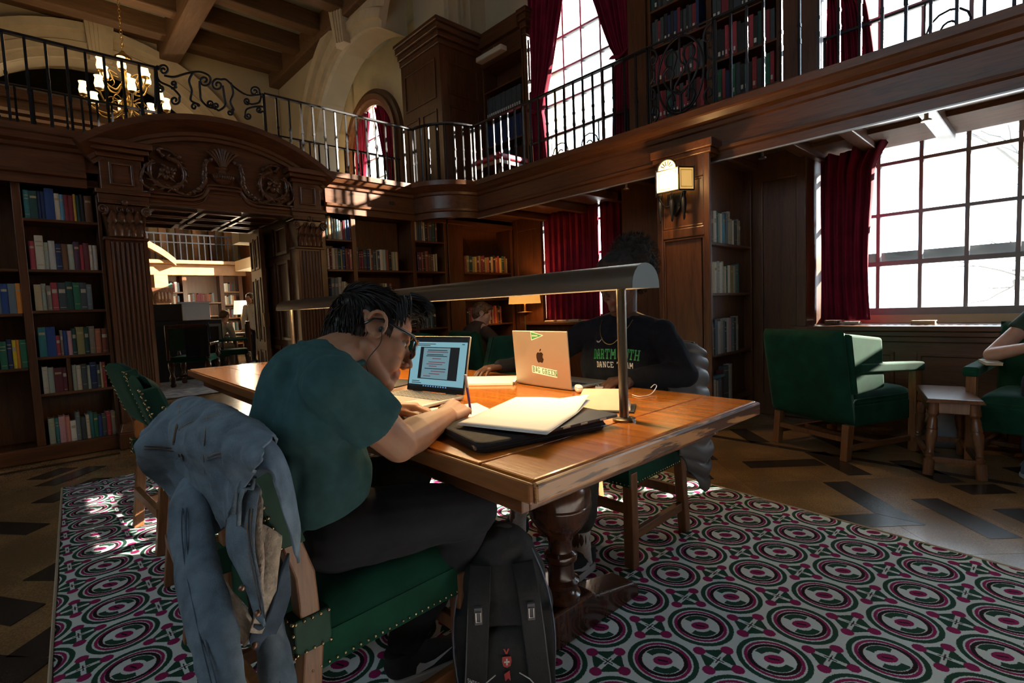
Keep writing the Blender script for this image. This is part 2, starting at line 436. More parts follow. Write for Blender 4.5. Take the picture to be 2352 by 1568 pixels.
# ------------------------------------------------------------------ windows (lower rectangular, upper arched)
def window(n, a, b, upper, label, detail=True):
    w = thing('window_%d' % n, label, 'window', (5.62, 0, 0), 0, None, 'structure')
    z0, z1 = (UP0, UPS) if upper else (SILL, HEAD)
    fr = MB()
    fr.box(-.05, .07, a, a+.05, z0, z1); fr.box(-.05, .07, b-.05, b, z0, z1); fr.box(-.05, .07, a, b, z0, z0+.06)
    if not upper: fr.box(-.05, .07, a, b, z1-.06, z1)
    fr.build('frame', white_paint, w)
    nc = max(2, round((b-a)/.335)); ys = [a+.05+(b-a-.1)*k/nc for k in range(nc+1)]
    if upper: zs = [z0+.06+(z1-z0-.06)*k/4 for k in range(5)]
    else: zs = [z0+.06, 1.345, 1.775, 2.215, z1-.06]
    for y in ys[1:-1]:
        MB().box(-.02, .05, y-.014, y+.014, z0+.05, z1-.0 if not upper else UPS+(UPT-UPS)*.8).build('muntin', white_paint, w)
    for z in zs[1:-1] + ([zs[-1]] if upper else []):
        big = (not upper and abs(z-1.345) < .01)
        MB().box(-.025 if big else -.018, .05, a+.04, b-.04, z-.02 if big else z-.014, z+.02 if big else z+.014).build('muntin', white_paint, w)
    if upper:
        arc = MB(); c = (a+b)/2; hw = (b-a)/2-.03
        arc.tube([(0.02, c-hw*math.cos(PI*k/16), UPS+(UPT-UPS-.03)*math.sin(PI*k/16)) for k in range(17)], .035, 6)
        arc.build('arched_frame', white_paint, w)
    if not upper and n == 1:
        MB().box(.10, .13, a, b, 1.37, 1.45).build('storm_sash_rail', white_paint, w)
    if detail:
        for i in range(len(ys)-1):
            for j in range(len(zs)-1):
                MB().box(.008, .013, ys[i]+.012, ys[i+1]-.012, zs[j]+.012, zs[j+1]-.012).build('pane', glass, w)
    return w
window(1, *WINS[1], False, 'tall window with white muntins beside the green armchair')
window(2, *WINS[2], False, 'window almost hidden behind drawn crimson curtains')
window(3, *WINS[2], True, 'arched gallery window between crimson drapes')
window(4, *WINS[1], True, 'bright gallery window at the upper right edge')
window(5, *WINS[3], True, 'arched gallery window beyond the portal wall', False)
for a, b in WINS:
    portal('window_portal', 5.56, (a+b)/2, (SILL+HEAD)/2, b-a, HEAD-SILL)
    if a > -2: portal('window_portal', 5.56, (a+b)/2, (UP0+UPT)/2, b-a, UPT-UP0)

# ------------------------------------------------------------------ balcony: deck, soffit, moulded fascia
FP = [(0, 2.22), (.035, 2.22), (.035, 2.29), (.06, 2.30), (.065, 2.325), (.03, 2.335), (.03, 2.49), (.05, 2.50), (.055, 2.53), (.09, 2.55), (.115, 2.59), (.13, 2.60), (.13, 2.655), (0, 2.655)]
FPr = FP[::-1]
deck = MB()
deck.box(4.25, 5.55, -4.0, 5.6, 2.42, 2.65)                 # along the window side
deck.box(-4.0, 5.55, 5.6, 7.0, 2.36, 2.65)                  # over the portal wall
o = deck.build('floor_gallery', wx); struct(o, 'wooden gallery floor above the alcoves', 'gallery floor')
quarter = [(4.25+.57*math.cos(a), 5.6+.57*math.sin(a), 0) for a in [PI+PI/2*k/12 for k in range(13)]]
mb = MB(); n = 13
mb.prism([(4.25, 5.6)]+[(p[0], p[1]) for p in quarter], 2.3, 2.65, 'z')
mb.build('bay_deck', wx, o)
f1 = MB().sweep(FPr, [(-4, 5.6, 0), (.45, 5.6, 0)]).build('trim_1', wx, fix=True); struct(f1, 'moulded gallery fascia above the left bookcase', 'fascia')
f2 = MB().sweep(FPr, [(2.5, 5.6, 0), (3.72, 5.6, 0)]).build('trim_2', wx, fix=True); struct(f2, 'sunlit gallery fascia right of the carved doorway', 'fascia')
MB().box(3.30, 3.37, 5.565, 5.575, 2.39, 2.43).build('vent_plate', black_plastic, f2)
f3 = MB().sweep(FPr, quarter).build('trim_3', wx, smooth=40, fix=True); struct(f3, 'rounded gallery fascia bulging in the corner', 'fascia')
f4 = MB().sweep(FPr, [(4.25, 5.03, 0), (4.25, -4, 0)]).build('trim_4', wy, fix=True); struct(f4, 'long gallery fascia running along the window side', 'fascia')
# soffit boards and cross beams under the gallery
sof = MB().box(4.25, 5.55, -4, 5.6, 2.38, 2.42).build('ceiling_alcove', wx); struct(sof, 'dark wooden ceiling of the window alcoves', 'ceiling')
for y in (-1.2, -.55, .1, .62, 1.1, 1.5, 2.9, 3.6, 4.3, 5.0):
    MB().box(4.28, 5.5, y-.05, y+.05, 2.29, 2.385).build('beam', wx, sof, bevel=.006)
MB().box(4.2, 4.225, -4, 5.0, 2.212, 2.222).build('lighting_track', alu, sof)
for y in (.62, 1.68, 3.0):
    t = MB(); t.cyl((4.5, y, 2.29), (4.5, y, 2.25), .012, 8); t.lathe([(.012, 0), (.03, -.01), (.03, -.02), (.002, -.021)], (4.5, y, 2.25), 12)
    t.build('sprinkler', alu, sof)

# ------------------------------------------------------------------ portal wall (thick screen between the two rooms)
mb = MB()
mb.box(-4.0, .62, 5.96, 6.9, 0, 2.4); mb.box(2.35, 5.55, 5.96, 6.9, 0, 2.4)
mb.box(.62, .84, 5.7, 6.9, 0, 2.4); mb.box(2.12, 2.35, 5.7, 6.9, 0, 2.4)
o = mb.build('wall_portal', wz); struct(o, 'thick panelled wall pierced by the carved doorway', 'wall')
rv = MB()
# door reveal ceiling: coffers
c = MB().box(.84, 2.12, 5.6, 6.9, 2.14, 2.2).build('reveal_ceiling', wx, o)
for y0, y1 in ((5.68, 6.0), (6.06, 6.38), (6.44, 6.8)):
    for x0, x1 in ((.9, 1.27), (1.32, 1.66), (1.71, 2.06)):
        m2 = MB(); m2.box(x0, x1, y0, y0+.03, 2.115, 2.14); m2.box(x0, x1, y1-.03, y1, 2.115, 2.14); m2.box(x0, x0+.03, y0, y1, 2.115, 2.14); m2.box(x1-.03, x1, y0, y1, 2.115, 2.14)
        m2.build('coffer', wx, o, bevel=.004)
# reveal panels (raised frames) on the right jamb
for y0, y1 in ((5.72, 6.05), (6.12, 6.46), (6.52, 6.84)):
    for z0, z1 in ((.2, .75), (.82, 1.7), (1.77, 2.08)):
        m2 = MB(); m2.box(2.095, 2.12, y0, y0+.035, z0, z1); m2.box(2.095, 2.12, y1-.035, y1, z0, z1); m2.box(2.095, 2.12, y0, y1, z0, z0+.035); m2.box(2.095, 2.12, y0, y1, z1-.035, z1)
        m2.build('jamb_panel', wz, o, bevel=.004)

# open door leaf folded back inside the reveal
d = thing('door_1', 'dark panelled door folded back in the carved doorway', 'door', (2.09, 6.86, 0), math.radians(-97), None, 'structure')
MB().box(0, .62, -.022, .022, .02, 2.1).build('leaf', wz, d)
for z0, z1 in ((.15, .7), (.8, 1.55), (1.65, 2.02)):
    m2 = MB()
    for x0, x1 in ((.07, .28), (.34, .55)):
        for s in (-1, 1):
            y0, y1 = (.022, .032) if s > 0 else (-.032, -.022)
            m2.box(x0, x1, y0, y1, z0, z0+.025); m2.box(x0, x1, y0, y1, z1-.025, z1); m2.box(x0, x0+.025, y0, y1, z0, z1); m2.box(x1-.025, x1, y0, y1, z0, z1)
    m2.build('panel_moulding', wz, d)
MB().box(.56, .60, -.03, .03, .98, 1.14).build('lock_plate', brass, d)
# ------------------------------------------------------------------ carved doorway: pilasters, entablature, segmental pediment, relief
PF = 5.54            # pilaster face
dw = thing('carved_doorway', 'dark carved oak doorway with fluted pilasters and arched pediment', 'doorway', (0, 0, 0))
def capital(x0, x1, zb, zt, parent):
    cap = MB(); cx_ = (x0+x1)/2; w = x1-x0
    cap.frustum(zb, (x0+.02, x1-.02, PF-.005, 5.7), zt-.04, (x0-.01, x1+.01, PF-.04, 5.7))
    cap.box(x0-.03, x1+.03, PF-.065, 5.7, zt-.035, zt)
    c = cap.build('capital', carve, parent, bevel=.004)
    # two rows of acanthus leaves, corner volutes
    for row, (z, h, k, off) in enumerate(((zb, .14, 5, 0), (zb+.08, .15, 4, .5))):
        lf = MB()
        for i in range(k):
            x = x0+.03+(w-.06)*(i+off*.5+ (0.5 if row == 0 else .25))/k
            def leaf(u, v, x=x, z=z, h=h):
                a = (u-.5)*2
                wd = .034*math.sin(PI*min(1, .25+v*.72))*(1+.16*math.sin(v*22))
                curl = .012+.055*v**3
                return (x+a*wd, PF-.012-curl-.01*(1-a*a), z+h*(v-.25*max(0, v-.75)*4*(v-.75)*1.5))
            lf.grid(leaf, 7, 12)
        lf.build('acanthus', carve, c, smooth=True, solid=.008)
    for s in (-1, 1):
        v = MB(); xc = cx_+s*(w/2+.005)
        pts = spiral((0, 0), .042, .006, -PI/2, 3.2*PI, 26)
        v.tube([(xc-s*p[0]*.9, PF-.05-.008*i/26, zt-.085+p[1]) for i, p in enumerate(pts)], [.013-.006*i/26 for i in range(27)], 7)
        v.ball((xc, PF-.06, zt-.085), .012, 8, 5)
        v.build('volute', carve, c, smooth=True)
        v2 = MB(); xc = cx_+s*w*.13
        pts = spiral((0, 0), .03, .005, -PI/2, 2.8*PI, 22)
        v2.tube([(xc-s*p[0]*.9, PF-.045, zt-.08+p[1]) for p in pts], [.009-.004*i/22 for i in range(23)], 6)
        v2.build('volute', carve, c, smooth=True)
    r = MB(); r.ball((cx_, PF-.06, zt-.02), (.03, .02, .03), 10, 6); r.build('rosette', carve, c, smooth=True)
    return c
ZC0, ZC1 = 1.815, 2.135
for x0, x1 in ((.535, .83), (2.13, 2.425)):
    p = MB()
    p.box(x0, x1, PF+.012, 5.72, .22, ZC0)
    p.box(x0, x0+.03, PF, 5.7, .22, ZC0); p.box(x1-.03, x1, PF, 5.7, .22, ZC0)
    pil = p.build('pilaster', wz, dw)
    nfl = 7
    for i in range(nfl):
        x = x0+.045+(x1-x0-.09)*i/(nfl-1)
        MB().tube([(x, PF+.008, .26), (x, PF+.008, ZC0-.03)], .0125, 8).build('fluting_rib', wz, pil, smooth=50)
    b = MB(); b.box(x0-.03, x1+.03, PF-.045, 5.72, 0, .14); b.frustum(.14, (x0-.025, x1+.025, PF-.04, 5.72), .22, (x0, x1, PF-.005, 5.72))
    b.build('base', wz, dw, bevel=.008)
    MB().box(x0-.012, x1+.012, PF-.02, 5.72, ZC0-.012, ZC0+.012).build('necking', wz, dw, bevel=.005)
    capital(x0, x1, ZC0+.012, ZC1, dw)
    # impost block with framed square panel and its own cornice
    e = MB(); e.box(x0-.03, x1+.03, PF-.04, 5.75, ZC1, ZC1+.05); e.box(x0-.045, x1+.045, PF-.06, 5.75, ZC1+.05, ZC1+.085)
    e.box(x0, x1, PF-.02, 5.75, ZC1+.085, 2.50)
    e.box(x0-.02, x1+.02, PF-.05, 5.75, 2.49, 2.53); e.box(x0-.05, x1+.05, PF-.10, 5.75, 2.53, 2.57); e.box(x0-.075, x1+.075, PF-.135, 5.75, 2.57, 2.62)
    eb = e.build('impost_block', wx, dw, bevel=.007)
    cx_ = (x0+x1)/2; q = MB(); hw, z0, z1 = .085, 2.265, 2.455
    for bx in ((cx_-hw, cx_+hw, z0, z0+.02), (cx_-hw, cx_+hw, z1-.02, z1), (cx_-hw, cx_-hw+.02, z0, z1), (cx_+hw-.02, cx_+hw, z0, z1)):
        q.box(bx[0], bx[1], PF-.036, PF-.015, bx[2], bx[3])
    q.build('panel_frame', carve, eb, bevel=.006)
# lintel: moulded, rising in a little ogee step at the middle
CX = 1.48
def lint(z):
    return [(.83, z), (CX-.34, z), (CX-.26, z+.005), (CX-.19, z+.04), (CX-.15, z+.10), (CX-.12, z+.125), (CX+.12, z+.125), (CX+.15, z+.10), (CX+.19, z+.04), (CX+.26, z+.005), (CX+.34, z), (2.13, z)]
L0 = lint(2.20)
mb = MB(); pts = [(p[0], p[1]) for p in L0]; k = len(pts)
mb.prism([(.83, 2.13)]+[(2.13, 2.13)]+pts[::-1], PF-.01, 5.75, 'y')
mb.build('lintel', wx, dw, fix=True)
for dz, r, dy in ((0, .018, -.02), (.035, .012, -.012), (-.04, .010, -.008)):
    MB().tube([(p[0], PF+dy, p[1]+dz) for p in catmull([(q[0], 0, q[1]) for q in L0], 4) for p in [(p.x, p.z)]], r, 7).build('lintel_moulding', wx, dw, smooth=True)
# tympanum and segmental arch
def seg(xa, xb, z0, zr, n=24):
    w = (xb-xa)/2; R_ = (w*w+zr*zr)/(2*zr); c = (xa+xb)/2; out = []
    for i in range(n+1):
        x = xa+(xb-xa)*i/n
        out.append((x, z0+math.sqrt(max(0, R_*R_-(x-c)**2))-(R_-zr)))
    return out
A = seg(.56, 2.40, 2.46, .37)
MB().prism([(.60, 2.2), (2.36, 2.2)]+A[::-1], PF+.02, 5.8, 'y').build('tympanum', wx, dw, fix=True)
prof = [(0, 0), (.05, 0), (.055, .03), (.07, .04), (.075, .07), (.12, .10), (.165, .14), (.18, .15), (.18, .20), (0, .20)]
arch = seg(.44, 2.50, 2.50, .365, 30)
mb = MB(); vs = []; n = len(prof)
for i, (x, z) in enumerate(arch):
    # radial offset for the thickness of the cornice
    c = 1.48; w = 1.02; R_ = (w*w+.35*.35)/(.7); zc = 2.50+.365-R_
    d = Vector((x-c, 0, z-zc)).normalized()
    for u, v in prof: vs.append((x+d.x*(v-.10), PF+.03-u, z+d.z*(v-.10)))
fs = [(i*n+q, i*n+(q+1) % n, (i+1)*n+(q+1) % n, (i+1)*n+q) for i in range(len(arch)-1) for q in range(n)]
fs += [tuple(range(n)), tuple(range((len(arch)-1)*n, len(arch)*n))[::-1]]
mb.add(vs, fs); mb.build('arched_pediment', wx, dw, smooth=25, fix=True)
back = MB().prism([(x, z) for x, z in arch][::-1]+[(.46, 2.45), (2.50, 2.45)], PF+.06, 6.1, 'y'); back.build('pediment_back', wx, dw, fix=True)
# relief carving: urn with plume, festoons, two scrolls with rosettes
YR = PF+.015
urn = thing_part = MB()
urn.lathe([(.045, 0), (.06, .008), (.05, .02), (.022, .035), (.03, .05), (.075, .075), (.105, .11), (.112, .14), (.10, .15), (.05, .158), (.035, .175), (.04, .19), (.06, .20), (.062, .215), (.04, .22)], (0, 0, 0), 28)
ub = MB(); ub.v = [(x+CX, y*.55+YR, z+2.325) for x, y, z in urn.v]; ub.f = urn.f
U = ub.build('carved_urn', carve, dw, smooth=50)
for i in range(11):
    a = (i-5)/5*1.0
    g = MB(); x = CX+.105*math.sin(a)*.9; 
    g.tube([(CX+.03*math.sin(a), YR-.03, 2.325+.085), (CX+.10*math.sin(a), YR-.058*math.cos(a*.9), 2.325+.11), (CX+.105*math.sin(a), YR-.06*math.cos(a*.9), 2.325+.14)], [.006, .011, .012], 6)
    g.build('gadroon', carve, U, smooth=True)
for i in range(9):
    a = (i-4)/4; L = .19-.05*abs(a)
    pts = [(CX+.02*a, YR-.03, 2.54), (CX+.06*a, YR-.04, 2.54+L*.45), (CX+.11*a, YR-.045, 2.54+L*.85), (CX+.15*a, YR-.055, 2.54+L*.93)]
    MB().tube([tuple(p) for p in catmull(pts, 5)], [.014]*8+[.018]*4+[.012, .01, .008, .006], 7, flat=.6).build('plume_leaf', carve, U, smooth=True)
for s in (-1, 1):
    f = MB()
    pts = [(CX+s*.10, YR-.03, 2.60), (CX+s*.15, YR-.035, 2.56), (CX+s*.165, YR-.035, 2.46), (CX+s*.17, YR-.03, 2.38), (CX+s*.22, YR-.03, 2.30), (CX+s*.30, YR-.03, 2.265)]
    pp = catmull(pts, 6)
    f.tube([tuple(p) for p in pp], [.012+.016*math.sin(PI*i/len(pp))*(1+.25*math.sin(i*2.1)) for i in range(len(pp))], 8)
    for i, p in enumerate(pp):
        if i % 2 == 0: f.ball((p.x+s*.012*math.sin(i*2), p.y-.012, p.z), .017, 7, 5)
    f.build('festoon', carve, dw, smooth=True)
    xc, zc = CX+s*.46, 2.425; R0 = .135
    sc = MB()
    pts = [(xc+R0*math.cos(a)*(1 if s > 0 else 1), zc+R0*math.sin(a)) for a in [PI*.5+s*k*2*PI/34 for k in range(30)]]
    path = [(x, YR-.028, z) for x, z in pts]
    sc.tube(path, [.012+.010*abs(math.sin(i*.55)) for i in range(len(path))], 8)
    for i in range(0, len(path), 2):   # leaflets along the ring
        x, y, z = path[i]; d = Vector((x-xc, 0, z-zc)).normalized(); t = Vector((-d.z, 0, d.x))*s
        q = Vector((x, y, z))
        sc.tube([tuple(q), tuple(q+d*.02+t*.018+Vector((0, -.008, 0))), tuple(q+d*.034+t*.04)], [.012, .011, .004], 6)
        if i % 4 == 0: sc.tube([tuple(q), tuple(q-d*.02+t*.018+Vector((0, -.008, 0))), tuple(q-d*.03+t*.036)], [.011, .01, .004], 6)
    # outer tails
    for (a, b, c_, d_) in (((xc-s*.02, zc-R0), (xc-s*.12, zc-.18), (xc-s*.2, zc-.16), (xc-s*.23, zc-.12)), ((xc+s*.10, zc+.1), (xc+s*.17, zc+.02), (xc+s*.2, zc-.1), (xc+s*.13, zc-.17)),
                           ((xc+s*.02, zc+R0), (xc+s*.06, zc+.20), (xc-s*.02, zc+.20), (xc-s*.10, zc+.15))):
        P = catmull([(p[0], YR-.03, p[1]) for p in (a, b, c_, d_)], 6)
        sc.tube([tuple(p) for p in P], [.018-.008*i/len(P)+.006*math.sin(i*1.7) for i in range(len(P))], 7)
        e = P[-1]; sc.ball((e.x, e.y-.01, e.z), .022, 8, 5)
    S = sc.build('acanthus_scroll', carve, dw, smooth=True)
    ro = MB()
    for k in range(7):
        a = 2*PI*k/7
        ro.ball((xc+.042*math.cos(a), YR-.028, zc+.042*math.sin(a)), (.028, .02, .028), 8, 5)
    for k in range(4):
        a = 2*PI*k/4+.4
        ro.tube([(xc+.03*math.cos(a), YR-.03, zc+.03*math.sin(a)), (xc+.065*math.cos(a), YR-.05, zc+.065*math.sin(a)), (xc+.095*math.cos(a+.25), YR-.03, zc+.095*math.sin(a+.25))], [.012, .014, .004], 6)
    ro.ball((xc, YR-.045, zc), .022, 10, 6)
    ro.build('rosette', carve, S, smooth=True)

# ------------------------------------------------------------------ window alcove on the right: pillar, panelled wall, radiator sill
pl = thing('panelled_pillar', 'panelled oak pillar carrying the wall sconce', 'pillar')
MB().box(4.10, 5.0, 2.02, 2.41, 0, 2.38).build('core', wz, pl)
c = MB(); c.box(4.075, 4.105, 1.93, 1.985, 0, 2.3); c.box(4.075, 4.105, 2.355, 2.41, 0, 2.3); c.box(4.075, 4.105, 1.98, 2.36, 1.62, 1.70); c.box(4.075, 4.105, 1.98, 2.36, .12, .24); c.box(4.075, 4.105, 1.98, 2.36, 2.1, 2.3)
c.build('stile', wz, pl, bevel=.008)
MB().box(4.09, 4.11, 2.0, 2.34, 1.70, 2.1).build('sconce_panel', wz, pl)
q = MB()
for a, b, z0, z1 in ((1.985, 2.005, 1.70, 2.1), (2.335, 2.355, 1.70, 2.1), (1.985, 2.355, 2.08, 2.1), (1.985, 2.355, 1.70, 1.72), (1.985, 2.0, .24, 1.62), (2.34, 2.355, .24, 1.62), (1.985, 2.355, 1.6, 1.62), (1.985, 2.355, .24, .26)): q.box(4.082, 4.10, a, b, z0, z1)
q.build('panel_moulding', wz, pl, bevel=.006)
k = MB(); k.box(4.05, 5.0, 1.905, 2.43, 2.27, 2.31); k.box(4.035, 5.0, 1.89, 2.445, 2.31, 2.38); k.build('cap_moulding', wx, pl, bevel=.008)
MB().box(4.03, 4.12, 1.90, 2.44, 0, .12).build('plinth', wx, pl, bevel=.01)
# inner panelled window wall beside the recess
wl = thing('wall_alcove', 'dark panelled wall between the pillar bookcase and the curtain', 'wall', (0, 0, 0), 0, None, 'structure')
MB().box(5.0, 5.55, 1.5, 2.4, 0, 2.4).build('panel_back', wz, wl)
q = MB(); q.box(4.975, 5.0, 1.5, 1.58, 0, 2.4); q.box(4.975, 5.0, 1.86, 1.95, 0, 2.4); q.box(4.975, 5.0, 1.5, 1.95, 2.14, 2.4); q.box(4.975, 5.0, 1.5, 1.95, 0, .2)
q.build('stile', wz, wl, bevel=.006)
MB().box(4.96, 5.56, -1.5, 1.5, 2.345, 2.40).build('window_head_board', rough_oak, wl, bevel=.006)
MB().box(4.9, 5.55, -1.72, -1.5, 0, 2.4).build('far_jamb', wz, wl)
rc = thing('trim_6', 'panelled oak radiator cover forming the deep window sill', 'radiator cover', (0, 0, 0), 0, None, 'structure')
MB().box(4.97, 5.55, -1.5, 1.5, 0, .78).build('body', wy, rc)
s = MB(); s.box(4.90, 5.09, -1.5, 1.60, .785, .825); s.box(4.925, 5.0, -1.5, 1.59, .745, .785); s.box(4.945, 5.0, -1.5, 1.58, .70, .745)
s.build('sill_board', wy, rc, bevel=.006)
MB().box(5.24, 5.55, -1.5, 1.5, .785, .82).build('rear_sill', wy, rc)
for i in range(60):
    y = -1.48+2.96*i/59
    MB().box(5.09, 5.24, y-.012, y+.012, .795, .818).build('grille_bar', alu, rc)
for y0, y1 in ((.86, 1.42), (.05, .72), (-.8, -.1)):
    q = MB()
    for a, b, z0, z1 in ((y0, y0+.03, .12, .62), (y1-.03, y1, .12, .62), (y0, y1, .12, .15), (y0, y1, .59, .62)): q.box(4.955, 4.975, a, b, z0, z1)
    q.build('panel_moulding', wy, rc, bevel=.006)
# wall of the curtained alcove
wl2 = thing('wall_corner', 'lamp-lit wood panelling in the corner alcove', 'wall', (0, 0, 0), 0, None, 'structure')
MB().box(5.42, 5.56, 5.05, 5.7, 0, 2.4).build('panel_back', wz, wl2)
q = MB(); q.box(5.4, 5.42, 5.05, 5.13, 0, 2.4); q.box(5.4, 5.42, 5.53, 5.62, 0, 2.4); q.box(5.4, 5.42, 5.13, 5.53, 2.2, 2.4); q.build('stile', wz, wl2, bevel=.006)
MB().box(5.0, 5.56, 2.41, 3.4, 0, 2.4).build('panel_return', wz, wl2)
MB().box(5.36, 5.56, 3.4, 5.05, 0, .82).build('sill_front', wz, wl2)
MB().box(5.28, 5.56, 3.38, 5.4, .82, .86).build('sill_board', wy, wl2, bevel=.006)
# ------------------------------------------------------------------ upper gallery: wood piers, plaster, arches, ceiling
def wood_pier(name, label, x0, x1, y0, y1, z0, z1, lp=(), fp=()):
    """lp: panels on the -x face (y0,y1,z0,z1); fp: panels on the -y face (x0,x1,z0,z1)"""
    t = thing(name, label, 'pier', (0, 0, 0))
    MB().box(x0, x1, y0, y1, z0, z1).build('core', wz, t)
    c = MB()
    for k, (o_, a, b) in enumerate(((.03, z1-.30, z1-.22), (.06, z1-.22, z1-.14), (.10, z1-.14, z1-.06), (.13, z1-.06, z1))):
        c.box(x0-o_, x1, y0-o_, y1, a, b)
    c.build('cornice', wx, t, bevel=.012)
    for a, b, z_0, z_1 in lp:
        q = MB()
        for u in ((a, a+.03, z_0, z_1), (b-.03, b, z_0, z_1), (a, b, z_0, z_0+.03), (a, b, z_1-.03, z_1)): q.box(x0-.014, x0, *u)
        q.build('panel_moulding', wz, t, bevel=.006)
    for a, b, z_0, z_1 in fp:
        q = MB()
        for u in ((a, a+.03, z_0, z_1), (b-.03, b, z_0, z_1), (a, b, z_0, z_0+.03), (a, b, z_1-.03, z_1)): q.box(u[0], u[1], y0-.014, y0, u[2], u[3])
        q.build('panel_moulding', wz, t, bevel=.006)
    return t
wood_pier('gallery_pier', 'tall panelled oak pier in the gallery corner above the rounded bay', 4.47, 5.54, 5.99, 6.99, 2.652, 5.1,
          lp=[(6.1, 6.9, 4.1, 4.65), (6.1, 6.47, 2.9, 3.95), (6.55, 6.9, 2.9, 3.95)], fp=[(4.6, 5.15, 4.15, 4.6), (4.6, 5.15, 2.85, 4.0)])
wood_pier('gallery_pier', 'oak pier between gallery bookshelf and arched window', 5.26, 5.54, 5.06, 5.12, 2.652, 5.1, fp=[(5.30, 5.5, 4.2, 4.75), (5.30, 5.5, 2.9, 4.05)])
mb = MB(); mb.box(5.22, 5.55, 5.12, 5.99, 4.68, 5.1); mb.box(5.15, 5.55, 5.12, 5.99, 4.9, 5.1)
o = mb.build('trim_5', wy, bevel=.01); struct(o, 'oak cornice above the small gallery bookshelf', 'cornice')
wood_pier('gallery_pier', 'narrow oak pier right of the arched gallery window', 5.2, 5.54, 3.17, 3.4, 2.65, 5.1)
wood_pier('gallery_pier', 'oak pier left of the upper right window', 5.2, 5.54, 1.46, 1.77, 2.65, 5.1)
# picture light over the small bookshelf
t = thing('picture_light', 'cream tube light over the small gallery bookshelf', 'lamp', (5.0, 5.5, 4.62))
MB().box(-.06, .06, -.27, .27, -.03, .04).build('housing', mat('cream_enamel', (.55, .5, .38), rough=.5), t, bevel=.015)
MB().tube([(.02, 0, .03), (.06, 0, .12), (.2, 0, .14)], .012, 8).build('bracket', brass, t, smooth=True)
# plaster pilaster and wall above the pier
mb = MB(); mb.box(4.75, 5.55, 6.2, 6.99, 5.101, 6.6)
o = mb.build('wall_corner_upper', plaster); struct(o, 'cream plaster wall above the gallery pier', 'wall')
for x in (4.8, 4.98, 5.06, 5.22): MB().box(x, x+.03, 6.17, 6.2, 5.1, 6.6).build('plaster_moulding', plaster, o)
# arched wall of the next bay (beyond the portal wall)
mb = MB(); xa, xb = 4.32, 4.7
mb.box(xa, xb, 9.8, 12.9, 2.65, 6.6); arch_fill(mb, 12.9, 15.7, 4.0, 5.55, 6.6, xa, xb, 20)
arch_fill(mb, 6.2, 9.8, 3.9, 5.62, 6.6, xa, xb, 36, 7.0)
mb.box(xa, xb, 6.95, 7.5, 0, 2.65); mb.box(xa, xb, 9.9, 12.9, 0, 2.65); mb.box(xa, 5.5, 6.95, 15.7, 2.38, 2.65)
o = mb.build('wall_bay', plaster, fix=True); struct(o, 'cream plaster wall with a moulded round arch', 'wall')
def arch_ring(parent, cy_, w, zs, zr, x, prof, m_, axis='y', n=28, legs=1.3, lo=-99):
    """prof: (radial, proud) pairs"""
    mb = MB(); vs = []; k = len(prof)
    pts = [(cy_-w, zs-legs, 1, 0)]+[(cy_-w*math.cos(PI*i/n), zs+zr*math.sin(PI*i/n), math.cos(PI*i/n), math.sin(PI*i/n)) for i in range(n+1)]+[(cy_+w, zs-legs, -1, 0)]
    pts = [q for q in pts if q[0] >= lo]
    for (y, z, cx_, sz) in pts:
        for r, p in prof:
            yy, zz = y-r*cx_, z+r*sz
            vs.append((x-p, yy, zz) if axis == 'y' else (yy, x-p, zz))
    fs = [(i*k+q, i*k+(q+1) % k, (i+1)*k+(q+1) % k, (i+1)*k+q) for i in range(len(pts)-1) for q in range(k)]
    fs += [tuple(range(k)), tuple(range((len(pts)-1)*k, len(pts)*k))[::-1]]
    mb.add(vs, fs)
    return mb.build('arch_moulding', m_, parent, smooth=35, fix=True)
RP = [(0, 0), (0, .05), (.06, .06), (.08, .10), (.16, .11), (.18, .07), (.26, .07), (.28, .13), (.36, .14), (.38, .0)]
RPB = [(r*1.55, q*1.3) for r, q in RP]
arch_ring(o, 8.0, 1.8, 3.9, 1.72, xa, RPB, stone, n=44, lo=7.03)
def keystone(parent, M_, steps=7):
    mb = MB()
    for i in range(steps):
        x0 = -.17+.34*i/steps; x1 = -.17+.34*(i+1)/steps
        pr = .10+.05*(1-abs(i-(steps-1)/2)/((steps-1)/2))
        mb.add([(x0*.72, 0, -.28), (x1*.72, 0, -.28), (x1*.72, -pr, -.28), (x0*.72, -pr, -.28), (x0, 0, .3), (x1, 0, .3), (x1, -pr-.06, .3), (x0, -pr-.06, .3)],
               [(0,1,2,3),(4,7,6,5),(0,4,5,1),(1,5,6,2),(2,6,7,3),(3,7,4,0)], M_)
    return mb.build('keystone', stone, parent, fix=True)
keystone(o, Matrix.Translation((xa-.06, 8.3, 5.92)) @ Matrix.Rotation(-PI/2, 4, 'Z') @ Matrix.Scale(1.25, 4))
# cream wall and wood-arched niche behind that arch
bw = MB().box(5.5, 5.549, 10.6, 13.4, 0, 6.6).build('wall_bay_rear', plaster); struct(bw, 'cream plaster rear wall of the arched bay', 'wall')
bw2 = thing('wooden_arch', 'round wooden arch framing the window beyond the gallery rail', 'arch')
arch_ring(bw2, 9.75, .85, 4.45, .85, 5.5, [(0, 0), (0, .06), (.07, .08), (.09, .13), (.2, .14), (.22, .09), (.3, .08), (.31, 0)], wz, legs=1.8)
mb = MB(); mb.box(5.5, 5.549, 7.1, 8.9, 0, 6.6); o2 = mb.build('wall_bay_side', plaster); struct(o2, 'cream plaster strip beside the wooden arch', 'wall')
